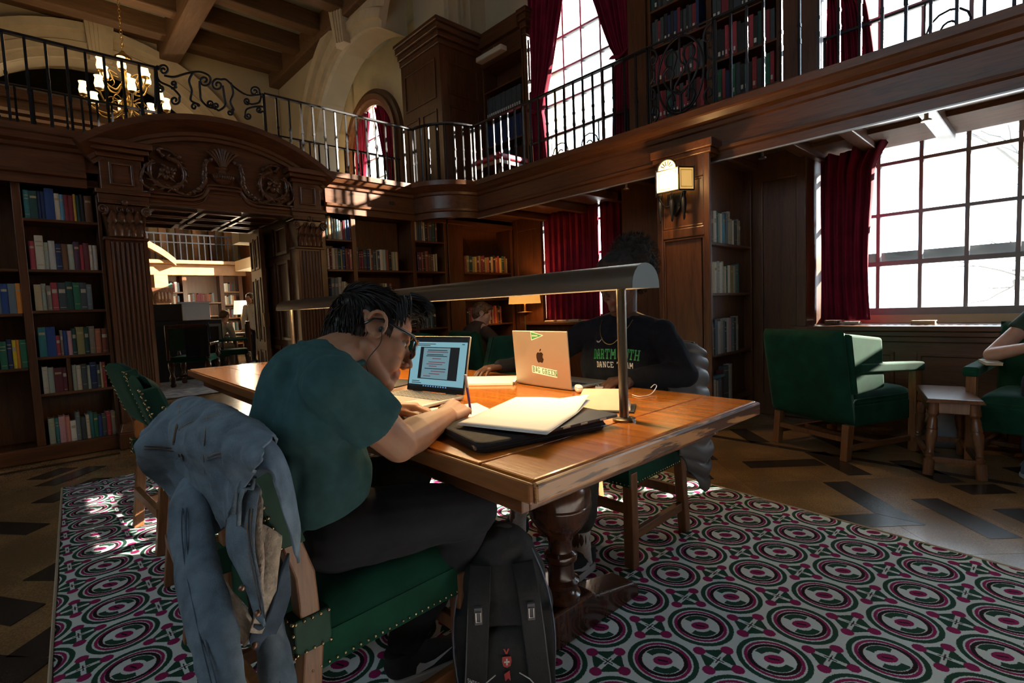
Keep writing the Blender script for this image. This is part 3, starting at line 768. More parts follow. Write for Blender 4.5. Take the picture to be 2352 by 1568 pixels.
# far arched wall
YA2 = 11.6
mb = MB(); mb.box(-4, -.89, YA2, YA2+.5, 2.65, 6.6); mb.box(3.31, 4.31, YA2, YA2+.5, 2.65, 6.6)
def arch_fill_x(mb, a, b, zs, zt, ztop, y0, y1, n=22):
    c = (a+b)/2; w = (b-a)/2
    pts = [(c-w*math.cos(PI*k/n), zs+(zt-zs)*math.sin(PI*k/n)) for k in range(n+1)]
    for k in range(n):
        p, q = pts[k], pts[k+1]
        mb.prism([(p[0], p[1]), (q[0], q[1]), (q[0], ztop), (p[0], ztop)], y0, y1, 'y')
arch_fill_x(mb, -.89, 3.31, 3.55, 5.63, 6.6, YA2, YA2+.5)
o = mb.build('wall_arch', plaster, fix=True); struct(o, 'cream wall with the wide stone arch behind the chandelier', 'wall')
arch_ring(o, 1.21, 2.10, 3.55, 2.08, YA2, RPB, stone, axis='x', n=44, legs=.4)
keystone(o, Matrix.Translation((1.28, YA2-.08, 5.98)) @ Matrix.Scale(1.25, 4))
# ceilings with beams
ce = MB().box(-4.2, 6, -4.2, 19.2, 6.35, 6.6).build('ceiling', ceil_pan); struct(ce, 'pale coffered ceiling between brown beams', 'ceiling')
for y in (3.2, 5.0, 6.4, 7.35, 8.2, 9.1, 10.0, 10.9):
    MB().box(-4, 4.4 if y > 7 else 5.6, y-.13, y+.13, 6.05, 6.36).build('beam', ceil_wood, ce, bevel=.02)
for x in (-1.9, 2.30):
    MB().box(x-.16, x+.16, 2.0, YA2, 5.9, 6.36).build('main_beam', wood('ceiling_beam_oak_cross', (.11, .055, .024), (.2, .105, .048), 'Y', rough=.6), ce, bevel=.02)
MB().box(-4, 4.4, YA2-.2, YA2, 6.22, 6.36).build('wall_beam', ceil_wood, ce, bevel=.02)
MB().box(4.12, 4.33, 7, YA2, 5.95, 6.36).build('wall_beam', ceil_wood, ce, bevel=.02)
# sloping timbered ceiling glimpsed through the far arch
ce2 = MB().add([(-4, 12.2, 5.0), (5.5, 12.2, 5.0), (5.5, 18.9, 5.9), (-4, 18.9, 5.9), (-4, 12.2, 5.2), (5.5, 12.2, 5.2), (5.5, 18.9, 6.1), (-4, 18.9, 6.1)], [(0,1,2,3),(4,7,6,5),(0,4,5,1),(1,5,6,2),(2,6,7,3),(3,7,4,0)]).build('ceiling_far', wx)
struct(ce2, 'dark timber ceiling seen through the wide arch', 'ceiling')
for i in range(9):
    y = 12.6+.75*i; z = 5.0+.9*(y-12.2)/6.7
    MB().box(-4, 5.4, y-.1, y+.1, z-.18, z+.02).build('beam', ceil_wood, ce2)
# ------------------------------------------------------------------ bookcases and books
def bookcase(label, loc, rz, w, depth, z0, z1, shelves, plinth=.12, sides=(.05, .05), dividers=(), name='built_in_bookcase', head=.06, back=True):
    """front plane at local y=0, books face -y; dividers: x positions; shelves: list of (x0,x1,z)"""
    t = thing(name, label, 'bookcase', loc, rz)
    if plinth: MB().box(-.02 if sides[0] else 0, w+(.02 if sides[1] else 0), -.025, .03, 0, plinth).build('plinth', wx, t, bevel=.008)
    if back: MB().box(0, w, depth, depth+.012, z0, z1).build('back_panel', wz, t)
    if sides[0]: MB().box(0, sides[0], 0, depth, z0, z1).build('upright', wz, t, bevel=.004)
    if sides[1]: MB().box(w-sides[1], w, 0, depth, z0, z1).build('upright', wz, t, bevel=.004)
    for x in dividers: MB().box(x-.027, x+.027, 0, depth, z0, z1).build('upright', wz, t, bevel=.004)
    if head: MB().box(0, w, -.012, depth, z1-head, z1).build('head_board', wx, t, bevel=.006)
    for x0, x1, z in shelves:
        s = MB(); s.box(x0, x1, .004, depth, z-.024, z)
        s.build('shelf', wx, t, bevel=.006)
    return t

BC = dict(teal=(.03, .16, .17), dgreen=(.015, .06, .05), green=(.02, .13, .07), navy=(.015, .03, .09), blue=(.02, .055, .20), cream=(.55, .50, .38), lblue=(.10, .28, .42),
          dred=(.20, .025, .035), crimson=(.34, .045, .06), olive=(.27, .23, .09), mustard=(.50, .36, .06), brown=(.14, .065, .03), grey=(.30, .30, .27), lgrey=(.46, .46, .42), white=(.66, .65, .60),
          gsage=(.32, .37, .30), purple=(.07, .03, .06), maroon=(.12, .022, .03), tan=(.42, .31, .17), taupe=(.22, .19, .15), slate=(.13, .17, .19), dslate=(.05, .065, .07), pink=(.5, .26, .30),
          salmon=(.48, .20, .16), terra=(.36, .12, .06), rust=(.22, .06, .03), yellow=(.68, .50, .03), orange=(.62, .22, .03), black=(.02, .02, .022), sky=(.20, .42, .55))
CW = dict(teal='teal', dgreen='dark green', green='green', navy='navy', blue='blue', cream='cream', lblue='light blue', dred='dark red', crimson='crimson', olive='olive', mustard='mustard', brown='brown', grey='grey',
          lgrey='pale grey', white='white', gsage='sage', purple='dark purple', maroon='maroon', tan='tan', taupe='taupe', slate='slate', dslate='charcoal', pink='pink', salmon='salmon', terra='terracotta', rust='rust', yellow='yellow', orange='orange', black='black', sky='sky blue')
bmat = {k: mat('book_cloth_'+k, v, rough=.75, noise=(25, .12)) for k, v in BC.items()}
pages = mat('page_block', (.55, .47, .33), rough=.9)
gilt = mat('gilt_title', (.38, .29, .14), rough=.5)
paleband = mat('pale_title_label', (.42, .37, .28), rough=.7)
def book_proto(kind):
    """unit book: x 0..1 thick, y 0 spine .. 1 fore edge, z 0..1; materials: cover, pages, title"""
    mb = MB(); me_f = []
    n = 6
    sp = [(k/n, -.05*math.sin(PI*k/n)) for k in range(n+1)]
    ring = sp+[(1, 1), (.86, 1), (.86, .1), (.14, .1), (.14, 1), (0, 1)]
    m_ = len(ring)
    for z in (0, 1): mb.v += [(p[0], p[1], z) for p in ring]
    q = []
    for i in range(m_): mb.f.append((i, (i+1) % m_, m_+(i+1) % m_, m_+i)); q.append(0)
    # top and bottom of boards and spine
    for z in (0, m_):
        for f in ([z+n+1, z+n+2, z+n+3, z+n], [z+0, z+n+4, z+n+5, z+n+6], [z+0, *[z+k for k in range(1, n+1)], z+n+3, z+n+4]):
            mb.f.append(tuple(f)); q.append(0)
    k0 = len(mb.f); mb.box(.14, .86, .1, .96, .025, .965)
    q += [1]*(len(mb.f)-k0)
    bands = {0: [(.74, .82)], 1: [(.80, .83), (.68, .71), (.12, .14)], 2: [(.62, .76), (.08, .10)], 3: [(.86, .88), (.2, .215)], 4: []}[kind]
    for a, b in bands:
        k0 = len(mb.f); L = len(mb.v)
        for z in (a, b): mb.v += [(.12+.76*j/4, -.052*math.sin(PI*(.12+.76*j/4))-.006, z) for j in range(5)]
        mb.f += [(L+j, L+j+1, L+5+j+1, L+5+j) for j in range(4)]; q += [2]*4
    me = mb.mesh('book'); 
    for m_ in (bmat['brown'], pages, paleband if kind == 2 else gilt): me.materials.append(m_)
    for p, i in zip(me.polygons, q): p.material_index = i
    return me
PROTO = [book_proto(k) for k in range(5)]
NBOOK = [0]
def put_book(base, x, z, th, h, dp, color, label, group, tilt=0, y=.02, kind=None, rz=0, flat=False):
    kind = rnd.randrange(5) if kind is None else kind
    o = bpy.data.objects.new('book', PROTO[kind]); COL.objects.link(o)
    o.material_slots[0].link = 'OBJECT'; o.material_slots[0].material = bmat[color]
    L = Matrix.Translation((x, y, z)) @ Matrix.Rotation(rz, 4, 'Z') @ Matrix.Rotation(tilt, 4, 'Y')
    if flat: L = L @ Matrix.Rotation(PI/2, 4, 'Y') @ Matrix.Translation((-th, 0, 0))
    o.matrix_world = base @ L @ Matrix.Diagonal((th, dp, h, 1))
    tag(o, label, 'book', group); NBOOK[0] += 1
    return o
def mrow(loc, rz): return Matrix.Translation(loc) @ Matrix.Rotation(rz, 4, 'Z')
def row(base, x, z, items, where, group, sx=1.0, sz=1.0, depth=.17, gap=.0012, ymin=.015):
    """items: (color, width, height[, tilt]) in metres after scaling"""
    for i, it in enumerate(items):
        c, w, h = it[0], it[1]*sx, it[2]*sz; tl = it[3] if len(it) > 3 else 0
        o_ = ORD[i] if i < len(ORD) else 'number %d' % (i+1)
        put_book(base, x, z+.0005, w, h, min(depth, .62*h+.03), c, '%s book, %s from left on %s' % (CW[c], o_, where), group, tl, ymin+rnd.random()*.012)
        x += w+gap+abs(math.sin(tl))*h*.9
    return x
PAL_WARM = ['brown', 'rust', 'maroon', 'dred', 'olive', 'dgreen', 'taupe', 'black', 'terra', 'dslate', 'tan', 'mustard', 'navy']
PAL_MIX = ['dgreen', 'navy', 'brown', 'taupe', 'slate', 'dred', 'cream', 'grey', 'maroon', 'green', 'blue', 'gsage', 'tan']
PAL_PALE = ['white', 'lgrey', 'cream', 'gsage', 'white', 'grey', 'slate', 'teal', 'lgrey', 'white', 'sky', 'olive', 'blue']
def rand_items(n, pal, w=(.018, .04), h=(.2, .26)):
    return [(rnd.choice(pal), rnd.uniform(*w), rnd.uniform(*h)) for _ in range(n)]

# left bookcase, bay by bay, as in the photograph
ZS = [1.955, 1.55, 1.218, .842, .542]
SH = [(.62, 1.13, z) for z in ZS]+[(.05, .60, 1.552), (.05, .60, 1.20), (.05, .60, .765)]
bookcase('dark oak bookcase full of old cloth books left of the doorway', (-.62, YF, 0), 0, 1.15, .31, .12, 2.30, SH, dividers=(.632,), sides=(.05, .028))
BL = mrow((0, YF, 0), 0)
S = 1/850.; T = 1/645.
def px(lst): return [(c, w*S, h*T) + ((tl,) if tl else ()) for c, w, h, tl in [(q+(0,))[:4] for q in lst]]
G = 'old cloth books in the left bookcase'
row(BL, .052, ZS[0], px([('teal', 28, 142), ('dgreen', 42, 140), ('navy', 14, 142), ('navy', 20, 142), ('blue', 48, 160), ('cream', 26, 138), ('lblue', 22, 135), ('dred', 22, 135), ('dred', 26, 135), ('mustard', 14, 142), ('dgreen', 20, 138), ('black', 24, 145), ('brown', 40, 140)]), 'the top shelf left of the carved doorway', G)
row(BL, .055, ZS[1], px([('crimson', 30, 145), ('cream', 44, 175), ('gsage', 22, 140), ('lgrey', 34, 150), ('navy', 32, 135), ('brown', 30, 135), ('gsage', 34, 135), ('purple', 30, 150), ('crimson', 20, 135), ('maroon', 30, 145), ('cream', 20, 135), ('lgrey', 24, 135)]), 'the second shelf left of the carved doorway', G)
row(BL, .06, ZS[2], px([('tan', 36, 135), ('gsage', 24, 140), ('taupe', 24, 130), ('crimson', 34, 145), ('dslate', 44, 145), ('dgreen', 36, 150), ('green', 36, 145), ('dslate', 36, 145), ('slate', 28, 135)]), 'the third shelf left of the carved doorway', G)
row(BL, .056, ZS[3], px([('teal', 40, 155), ('blue', 48, 155), ('crimson', 22, 108), ('taupe', 14, 135), ('blue', 22, 132), ('pink', 24, 130), ('dgreen', 24, 142), ('olive', 42, 148), ('dgreen', 24, 145), ('taupe', 34, 150), ('terra', 34, 135), ('rust', 38, 135)]), 'the fourth shelf left of the carved doorway', G)
xe = row(BL, .058, ZS[4], px([('cream', 28, 140), ('gsage', 30, 135), ('maroon', 44, 130), ('maroon', 22, 130)]), 'the fifth shelf left of the divider board', G)
dv = MB().box(0, .024, 0, .25, 0, .285).build('shelf_divider', wz, None); dv.location = (xe+.004, YF+.01, ZS[4]); tag(dv, 'upright wooden divider board among books on the fifth shelf', 'divider')
row(BL, xe+.034, ZS[4], px([('gsage', 22, 138), ('cream', 26, 135), ('dslate', 30, 140), ('gsage', 18, 130), ('navy', 36, 145), ('dslate', 18, 130), ('tan', 14, 140), ('crimson', 18, 140)]), 'the fifth shelf right of the divider board', G)
row(BL, .062, .121, px([('gsage', 36, 135), ('teal', 18, 135), ('pink', 34, 140), ('salmon', 24, 135), ('white', 30, 110), ('slate', 24, 150), ('dslate', 30, 120), ('cream', 20, 130), ('teal', 20, 140), ('green', 26, 130), ('blue', 20, 118), ('dslate', 26, 120), ('crimson', 26, 130), ('taupe', 30, 130)]), 'the bottom shelf left of the carved doorway', G)
GE = 'books at the left edge of the picture'
row(BL, -.20, 1.2005, px([('tan', 30, 150), ('slate', 24, 120), ('blue', 36, 150), ('slate', 36, 150), ('orange', 36, 152)]), 'the upper shelf at the left picture edge', GE)
row(BL, -.21, .7655, px([('dgreen', 30, 160), ('green', 34, 140), ('navy', 26, 150), ('yellow', 20, 145), ('orange', 16, 145), ('green', 40, 145)]), 'the lower shelf at the left picture edge', GE)

# bookcases right of the doorway, up to the alcove corner
R1 = [(.05, .36, z) for z in (1.94, 1.60, 1.24, .86, .5)]+[(.41, 1.17, z) for z in (1.60, 1.22, .86, .5)]+[(1.22, 1.68, z) for z in (1.99, 1.60, 1.22, .86, .5)]
bookcase('oak bookcase with sunlit top shelf right of the doorway', (2.45, YF, 0), 0, 1.72, .31, .12, 2.30, R1, dividers=(.385, 1.195), sides=(.045, .045))
BR = mrow((2.45, YF, 0), 0); GR = 'books right of the carved doorway'
row(BR, .055, 1.94, [('dgreen', .03, .25), ('tan', .038, .255), ('slate', .022, .24), ('gsage', .03, .23), ('sky', .03, .225), ('white', .025, .215), ('white', .022, .2), ('crimson', .02, .22), ('slate', .028, .225), ('blue', .03, .23), ('maroon', .025, .22)], 'the sunlit top shelf right of the doorway', GR)
row(BR, .055, 1.60, [('white', .028, .23), ('maroon', .028, .23), ('cream', .035, .24), ('taupe', .036, .24), ('dgreen', .032, .24), ('olive', .02, .23), ('navy', .036, .26), ('rust', .022, .24), ('maroon', .025, .24), ('salmon', .035, .235)], 'the second shelf right of the doorway', GR)
row(BR, .055, 1.24, [('navy', .03, .22), ('slate', .04, .26), ('slate', .042, .26), ('grey', .045, .27), ('tan', .02, .22), ('cream', .022, .22), ('olive', .02, .21), ('brown', .028, .2)], 'the third shelf right of the doorway', GR)
row(BR, .055, .86, rand_items(7, ['olive', 'tan', 'dgreen', 'taupe', 'green'], h=(.2, .25)), 'the shelf behind the bent head', GR)
row(BR, .415, 1.60, [('slate', .026, .26), ('maroon', .03, .22), ('dred', .025, .22), ('dslate', .05, .24), ('navy', .028, .24), ('tan', .022, .25), ('rust', .022, .24), ('dslate', .04, .24), ('grey', .02, .23), ('dslate', .03, .23), ('cream', .05, .25), ('gsage', .034, .25), ('rust', .03, .25), ('black', .035, .22), ('olive', .018, .22), ('gsage', .04, .23), ('tan', .035, .23)], 'the wide middle shelf under the corner bay', GR)
row(BR, .415, 1.22, [('crimson', .03, .21), ('dgreen', .02, .2), ('slate', .03, .2), ('white', .025, .2), ('dslate', .06, .18), ('brown', .03, .19), ('tan', .03, .19), ('black', .05, .2), ('brown', .03, .21), ('olive', .03, .22), ('cream', .03, .22), ('dslate', .04, .2), ('rust', .03, .22)], 'the wide shelf just above the long lamp', GR)
row(BR, 1.235, 1.99, [('cream', .025, .24), ('dslate', .04, .25), ('dslate', .035, .25), ('taupe', .028, .25), ('cream', .02, .24), ('black', .04, .25), ('rust', .02, .24), ('dslate', .05, .26), ('dgreen', .045, .25), ('brown', .025, .24)], 'the top shelf of the narrow corner case', GR)
row(BR, 1.255, 1.60, [('purple', .028, .24), ('maroon', .028, .24), ('rust', .03, .24), ('black', .028, .24), ('rust', .05, .26), ('brown', .035, .22), ('brown', .035, .22), ('cream', .018, .22), ('olive', .02, .22), ('tan', .022, .23)], 'the second shelf of the narrow corner case', GR)
row(BR, 1.26, .86, rand_items(8, ['dslate', 'dgreen', 'slate', 'black', 'brown'], h=(.2, .25)), 'the lower shelf of the narrow corner case', GR)
# alcove bookcase (beyond a wide stile) 
bookcase('alcove bookcase behind the seated reader beside the floor lamp', (4.19, YF, 0), 0, 1.2, .31, .12, 2.30, [(.26, 1.15, z) for z in (1.60, 1.22, .86, .48)], dividers=(), sides=(.25, .05))
BA = mrow((4.19, YF, 0), 0); GA = 'books in the alcove bookcase'
row(BA, .275, 1.60, rand_items(20, PAL_WARM, w=(.03, .05), h=(.21, .25)), 'the upper alcove shelf beside the floor lamp', GA)
row(BA, .275, 1.22, rand_items(10, PAL_WARM, w=(.025, .042), h=(.2, .22)), 'the alcove shelf level with the lamp shade', GA)
row(BA, .275, .86, rand_items(20, ['brown', 'rust', 'orange', 'tan', 'maroon', 'black', 'crimson'], w=(.025, .04), h=(.22, .26)), 'the alcove shelf behind the seated reader', GA)
# bookcase on the flank of the sconce pillar
bookcase('tall narrow bookcase of pale books on the pillar flank', (4.12, 1.95, 0), 0, .87, .26, .1, 2.32, [(.0, .83, z) for z in (1.565, 1.14, .62, .2)], plinth=.1, sides=(.02, .05))
BP = mrow((4.12, 1.95, 0), 0); GP = 'pale books on the pillar flank'
row(BP, .025, 1.5655, [('slate', .03, .25), ('taupe', .04, .25), ('white', .05, .26), ('teal', .045, .26), ('gsage', .04, .25), ('white', .035, .25), ('lblue', .05, .25), ('slate', .04, .26), ('lgrey', .055, .28), ('gsage', .04, .22), ('white', .03, .21), ('dslate', .06, .21), ('grey', .035, .23), ('taupe', .03, .22)], 'the top shelf of the pillar bookcase', GP)
row(BP, .025, 1.1405, [('lgrey', .03, .25), ('cream', .05, .26), ('white', .045, .26), ('lgrey', .04, .27), ('white', .045, .26), ('lgrey', .05, .27), ('cream', .04, .23), ('green', .03, .24), ('white', .045, .24), ('olive', .05, .24), ('gsage', .045, .24), ('slate', .045, .25), ('teal', .04, .26)], 'the second shelf of the pillar bookcase', GP)
row(BP, .025, .6205, [('grey', .04, .28), ('dslate', .04, .26), ('slate', .045, .29), ('lgrey', .05, .28), ('grey', .05, .30), ('slate', .04, .28), ('dslate', .04, .27), ('lgrey', .05, .3), ('pink', .035, .3), ('slate', .04, .3), ('dslate', .05, .3), ('grey', .05, .31)], 'the third shelf of the pillar bookcase', GP)
row(BP, .03, .2005, [('pink', .03, .22), ('white', .03, .21), ('gsage', .04, .2), ('cream', .03, .19), ('slate', .05, .21), ('maroon', .05, .27), ('dslate', .1, .3), ('grey', .06, .31)], 'the bottom shelf of the pillar bookcase', GP)
put_book(BP, .03, .41, .03, .24, .17, 'lblue', 'light blue book lying on others, bottom shelf of the pillar bookcase', GP, flat=True)

# gallery bookcases (facing the room)
RZ = -PI/2
gb = bookcase('big gallery bookcase behind the sunlit balusters', (5.22, 3.16, 2.65), RZ, 1.38, .3, 0, 2.45, [(.0, 1.38, z) for z in (.05, .44, .83, 1.22, 1.61, 2.0)], plinth=0, sides=(.04, .04), dividers=(.7,))
BG = mrow((5.22, 3.16, 2.65), RZ)
class BookMass:
    """rows of far volumes too many and too small to pick out singly: one mesh, several cover materials"""
    def __init__(s): s.mb = MB(); s.mi = []; s.mats = []
    def row(s, base, x, z, items, depth=.2):
        for it in items:
            k0 = len(s.mb.f); c, w, h = it[:3]
            if c not in s.mats: s.mats.append(c)
            s.mb.box(x, x+w-.002, .015+rnd.random()*.012, .015+depth, z, z+h, base); x += w
            s.mi += [s.mats.index(c)]*(len(s.mb.f)-k0)
            if len(it) > 3:
                k0 = len(s.mb.f); s.mb.box(x-w+.01, x-.012, .008, .016, z+.03, z+.07, base)
                if 'white' not in s.mats: s.mats.append('white')
                s.mi += [s.mats.index('white')]*(len(s.mb.f)-k0)
    def build(s, name, label, parent=None):
        me = s.mb.mesh(name)
        for c in s.mats: me.materials.append(bmat[c])
        for p, i in zip(me.polygons, s.mi): p.material_index = i
        return tag(link(name, me, None, parent), label, 'books', None, 'stuff')
BMS = BookMass()
for k, (z, pal) in enumerate(((.05, ['crimson', 'dgreen', 'dred', 'black', 'dslate', 'white', 'navy']), (.44, ['crimson', 'dslate', 'green', 'black', 'navy', 'dred']), (.83, ['dred', 'black', 'crimson', 'dslate', 'dgreen']), (1.22, ['black', 'dslate', 'navy', 'dred']), (1.61, ['black', 'dslate', 'dgreen']))):
    for sx_ in (.045, .735):
        BMS.row(BG, sx_, z, [q+((1,) if rnd.random() < .5 else ()) for q in rand_items(15, pal, w=(.032, .046), h=(.26, .31))])
gs = bookcase('small gallery bookcase beside the corner pier', (5.24, 5.98, 2.65), RZ, .86, .28, 0, 2.05, [(.0, .86, z) for z in (.05, .45, .85, 1.25, 1.65)], plinth=0, sides=(.03, .03))
BS = mrow((5.24, 5.98, 2.65), RZ)
BMS.row(BS, .06, 1.25, [('dslate', .045, .3, 1)]*16); BMS.row(BS, .06, .85, [('navy', .048, .31)]*15); BMS.row(BS, .06, .45, [('dslate', .048, .3, 1)]*8)
BMS.build('gallery_books', 'rows of dark bound volumes filling the gallery shelves')
# loose books: on the sills and the stack on the gallery edge
SB = mrow((4.98, .78, .826), RZ)
put_book(SB, 0, 0, .032, .15, .10, 'tan', 'small wooden-coloured book lying alone on the bright window sill', 'sill books', flat=True, y=.12)
put_book(mrow((5.28, 1.44, .826), RZ), 0, 0, .03, .12, .10, 'brown', 'brown book on the sill at the curtain foot', 'sill books', flat=True, y=.0)
put_book(mrow((5.28, 1.30, .826), RZ), 0, 0, .02, .13, .10, 'cream', 'cream book under the hem of the crimson curtain', 'sill books', flat=True, y=.0)
for i in range(7):
    put_book(mrow((5.32, 4.95-.22*i, .861), RZ), 0, 0, .018+.006*(i % 3), .17, .12, ['white', 'cream', 'lgrey'][i % 3], '%s papers lying on the curtained window sill, %s from left' % (['white', 'cream', 'grey'][i % 3], ORD[i]), 'papers on the curtained sill', flat=True, y=0)
for i in range(6):
    put_book(mrow((4.62, 4.72, 2.655), RZ), .0+.004*(i % 2), .027*i, .026, .2, .14, ['tan', 'cream', 'tan', 'brown', 'tan', 'cream'][i], '%s book, %s from the bottom of the gallery stack' % (['tan', 'cream', 'tan', 'brown', 'tan', 'cream'][i], ORD[i]), 'stack of books on the gallery edge', flat=True, y=.0)
# ------------------------------------------------------------------ helpers to read a photograph point on a known plane
def pray(x, y): return (r2*(x-1176)+d2*(y-784)+fw*FPX)
def at_y(x, y, Y): d = pray(x, y); return Vector((0, 0, CAM_H))+d*(Y/d.y)
def at_x(x, y, X): d = pray(x, y); return Vector((0, 0, CAM_H))+d*(X/d.x)
def at_z(x, y, Z): d = pray(x, y); return Vector((0, 0, CAM_H))+d*((Z-CAM_H)/d.z)

# ------------------------------------------------------------------ wrought-iron gallery railings
ZR = 3.405; ZB = 2.655
bar_me = MB()
for k in range(1):
    bar_me.box(-.009, .009, -.009, .009, 0, ZR-ZB-.012); bar_me.box(-.012, .012, -.012, .012, .30, .335); bar_me.box(-.012, .012, -.012, .012, .42, .445)
bar_me = bar_me.mesh('baluster'); bar_me.materials.append(iron)
def balusters(parent, pts):
    for p in pts:
        o = bpy.data.objects.new('baluster', bar_me); COL.objects.link(o); o.parent = parent; o.location = (p[0], p[1], ZB+rnd.uniform(-.001, .001)); o.rotation_euler = (0, 0, rnd.uniform(-.15, .15))
HR = [(-.022, -.012), (.022, -.012), (.022, .004), (.012, .012), (-.012, .012), (-.022, .004)]
def top_rail(parent, path, name='top_rail'):
    return MB().sweep(HR[::-1], [(p[0], p[1], ZR) for p in path]).build(name, iron, parent, fix=True)
def run(a, b, step=.125):
    a, b = Vector(a), Vector(b); n = max(1, round((b-a).length/step)); return [a+(b-a)*k/n for k in range(n+1)]
YRL = 5.70
rl = thing('iron_railing', 'black iron railing over the bookcase left of the pediment', 'railing')
balusters(rl, [(p.x, p.y) for p in run((-1.6, YRL), (1.03, YRL))]); top_rail(rl, [(-4, YRL), (1.03, YRL)])
rl2 = thing('iron_railing', 'black iron railing from the pediment to the rounded corner', 'railing')
balusters(rl2, [(p.x, p.y) for p in run((1.96, YRL), (3.76, YRL))]); top_rail(rl2, [(1.96, YRL), (3.76, YRL)])
rl3 = thing('iron_railing', 'curved iron railing around the rounded corner bay', 'railing')
qa = [(4.32+.56*math.cos(a), 5.70+.56*math.sin(a)) for a in [PI+PI/2*k/16 for k in range(17)]]
balusters(rl3, qa[1:-1:2]); top_rail(rl3, qa)
rl4 = thing('iron_railing', 'iron railing between rounded corner and the scroll medallion', 'railing')
balusters(rl4, [(4.32, p.y) for p in run((4.32, 5.14), (4.32, 2.62))]); top_rail(rl4, [(4.32, 5.14), (4.32, 2.62)])
rl5 = thing('iron_railing', 'glinting iron railing right of the scroll medallion', 'railing')
balusters(rl5, [(4.32, p.y) for p in run((4.32, 1.98), (4.32, -1.2))]); top_rail(rl5, [(4.32, 1.98), (4.32, -4)])
# rails on the other side of the portal wall
rl6 = thing('iron_railing', 'second iron railing along the far edge of the portal wall', 'railing')
balusters(rl6, [(p.x, p.y) for p in run((-2.4, 6.92), (4.3, 6.92))]); top_rail(rl6, [(-4, 6.92), (4.32, 6.92)])

def scrollwork(name, label, strokes, mapper, r, parent_cat='railing scroll'):
    t = thing(name, label, parent_cat)
    for s in strokes:
        P = [mapper(*p) for p in s]
        C = catmull([tuple(p) for p in P], 6)
        MB().tube([tuple(p) for p in C], r, 6).build('scroll', iron, t, smooth=True)
    return t
def curl(c, r, a0, turns, n=12):
    """small closing spiral in photo pixels"""
    return [(c[0]+r*(1-.85*k/n)*math.cos(a0+turns*2*PI*k/n), c[1]+r*(1-.85*k/n)*math.sin(a0+turns*2*PI*k/n)) for k in range(n+1)]
D = 180/PI
st = [
 [(1070, 740), (1072, 600), (1070, 500), (1085, 455)]+curl((1128, 482), 38, PI*1.05, 1.5),
 [(1075, 500), (1100, 560), (1180, 600), (1235, 655)]+curl((1205, 690), 34, -.4, 1.3),
 [(1075, 600), (1095, 580)]+curl((1105, 615), 24, -PI/2, 1.3)[0:],
 [(1130, 520), (1200, 530), (1290, 505), (1370, 495)]+curl((1410, 555), 46, -1.2, 1.5),
 [(1180, 610), (1215, 600)]+curl((1195, 577), 20, 1.0, -1.2),
 [(1330, 500), (1303, 555), (1322, 625), (1315, 690), (1370, 720)]+curl((1340, 735), 26, -.2, -1.2),
 [(1375, 560), (1380, 640), (1388, 690), (1435, 735), (1490, 745)]+curl((1445, 715), 24, .9, -1.3),
 [(1800, 650), (1770, 655)]+[(1700, 655), (1620, 605), (1560, 550)]+curl((1500, 585), 44, -1.0, -1.5),
 [(1800, 650)]+curl((1755, 630), 36, .3, -1.5),
 [(1590, 570), (1607, 640), (1588, 700), (1610, 755)]+curl((1585, 775), 22, -1.0, 1.2),
 [(1535, 590), (1545, 660), (1552, 725), (1510, 760)]+curl((1490, 730), 24, 1.4, 1.3),
 [(1800, 660), (1785, 705), (1740, 718)]+curl((1703, 697), 24, .8, 1.4),
 [(1810, 735), (1760, 735), (1700, 755), (1690, 800)]+curl((1710, 800), 24, PI, -1.3),
 [(1812, 765), (1795, 775)]+curl((1785, 755), 20, 1.0, 1.2),
]
pm = scrollwork('pediment_cresting', 'curling iron cresting over the top of the arched pediment', st, lambda x, y: at_y(x/3, y/3, YRL), .010, 'iron scrollwork')
for x in (1.03, 1.96): MB().box(x-.014, x+.014, YRL-.014, YRL+.014, ZB, ZR).build('post', iron, pm)
# medallion on the window-side rail: drawn on its own plane (u along the rail, v up)
def med(u, v): return Vector((4.32, 2.60-u*.60, ZB+.02+v*.74))
ms = [[(0, 0), (0, 1)], [(1, 0), (1, 1)]]
def cu(c, r, a0, turns, n=14): return [(c[0]+r*(1-.85*k/n)*math.cos(a0+turns*2*PI*k/n), c[1]+r*(1-.85*k/n)*.85*math.sin(a0+turns*2*PI*k/n)) for k in range(n+1)]
ms += [[(.5+.36*math.cos(2*PI*k/24), .52+.44*math.sin(2*PI*k/24)) for k in range(25)]]
for s in (-1, 1):
    X_ = lambda x: .5+s*x
    ms += [[(X_(.12), .2), (X_(.14), .5), (X_(.06), .72)]+[(X_(.14+.09*math.cos(t)), .74+.09*math.sin(t)) for t in [PI-k*.6 for k in range(9)]],
           [(X_(.0), .3), (X_(.2), .42), (X_(.27), .58), (X_(.17), .66), (X_(.1), .56), (X_(.17), .5)],
           [(X_(.02), .12), (X_(.16), .16), (X_(.22), .28), (X_(.13), .33), (X_(.09), .25)],
           [(X_(.5), .03), (X_(.40), .1), (X_(.36), .2), (X_(.43), .26), (X_(.47), .19), (X_(.42), .16)],
           [(X_(.5), .97), (X_(.40), .92), (X_(.37), .82), (X_(.44), .77), (X_(.47), .84), (X_(.42), .87)],
           [(X_(.5), .5), (X_(.42), .45), (X_(.42), .36), (X_(.47), .36)], [(X_(.5), .55), (X_(.43), .6), (X_(.42), .69), (X_(.47), .69)]]
ms += [[(.5, .08), (.5, .3), (.42, .4), (.5, .5), (.58, .6), (.5, .7), (.5, .95)], [(-.06, 1.0), (1.06, 1.0)], [(0, .02), (1, .02)]]
scrollwork('rail_medallion', 'oval iron scroll medallion set in the gallery railing', ms, med, .010, 'iron scrollwork')
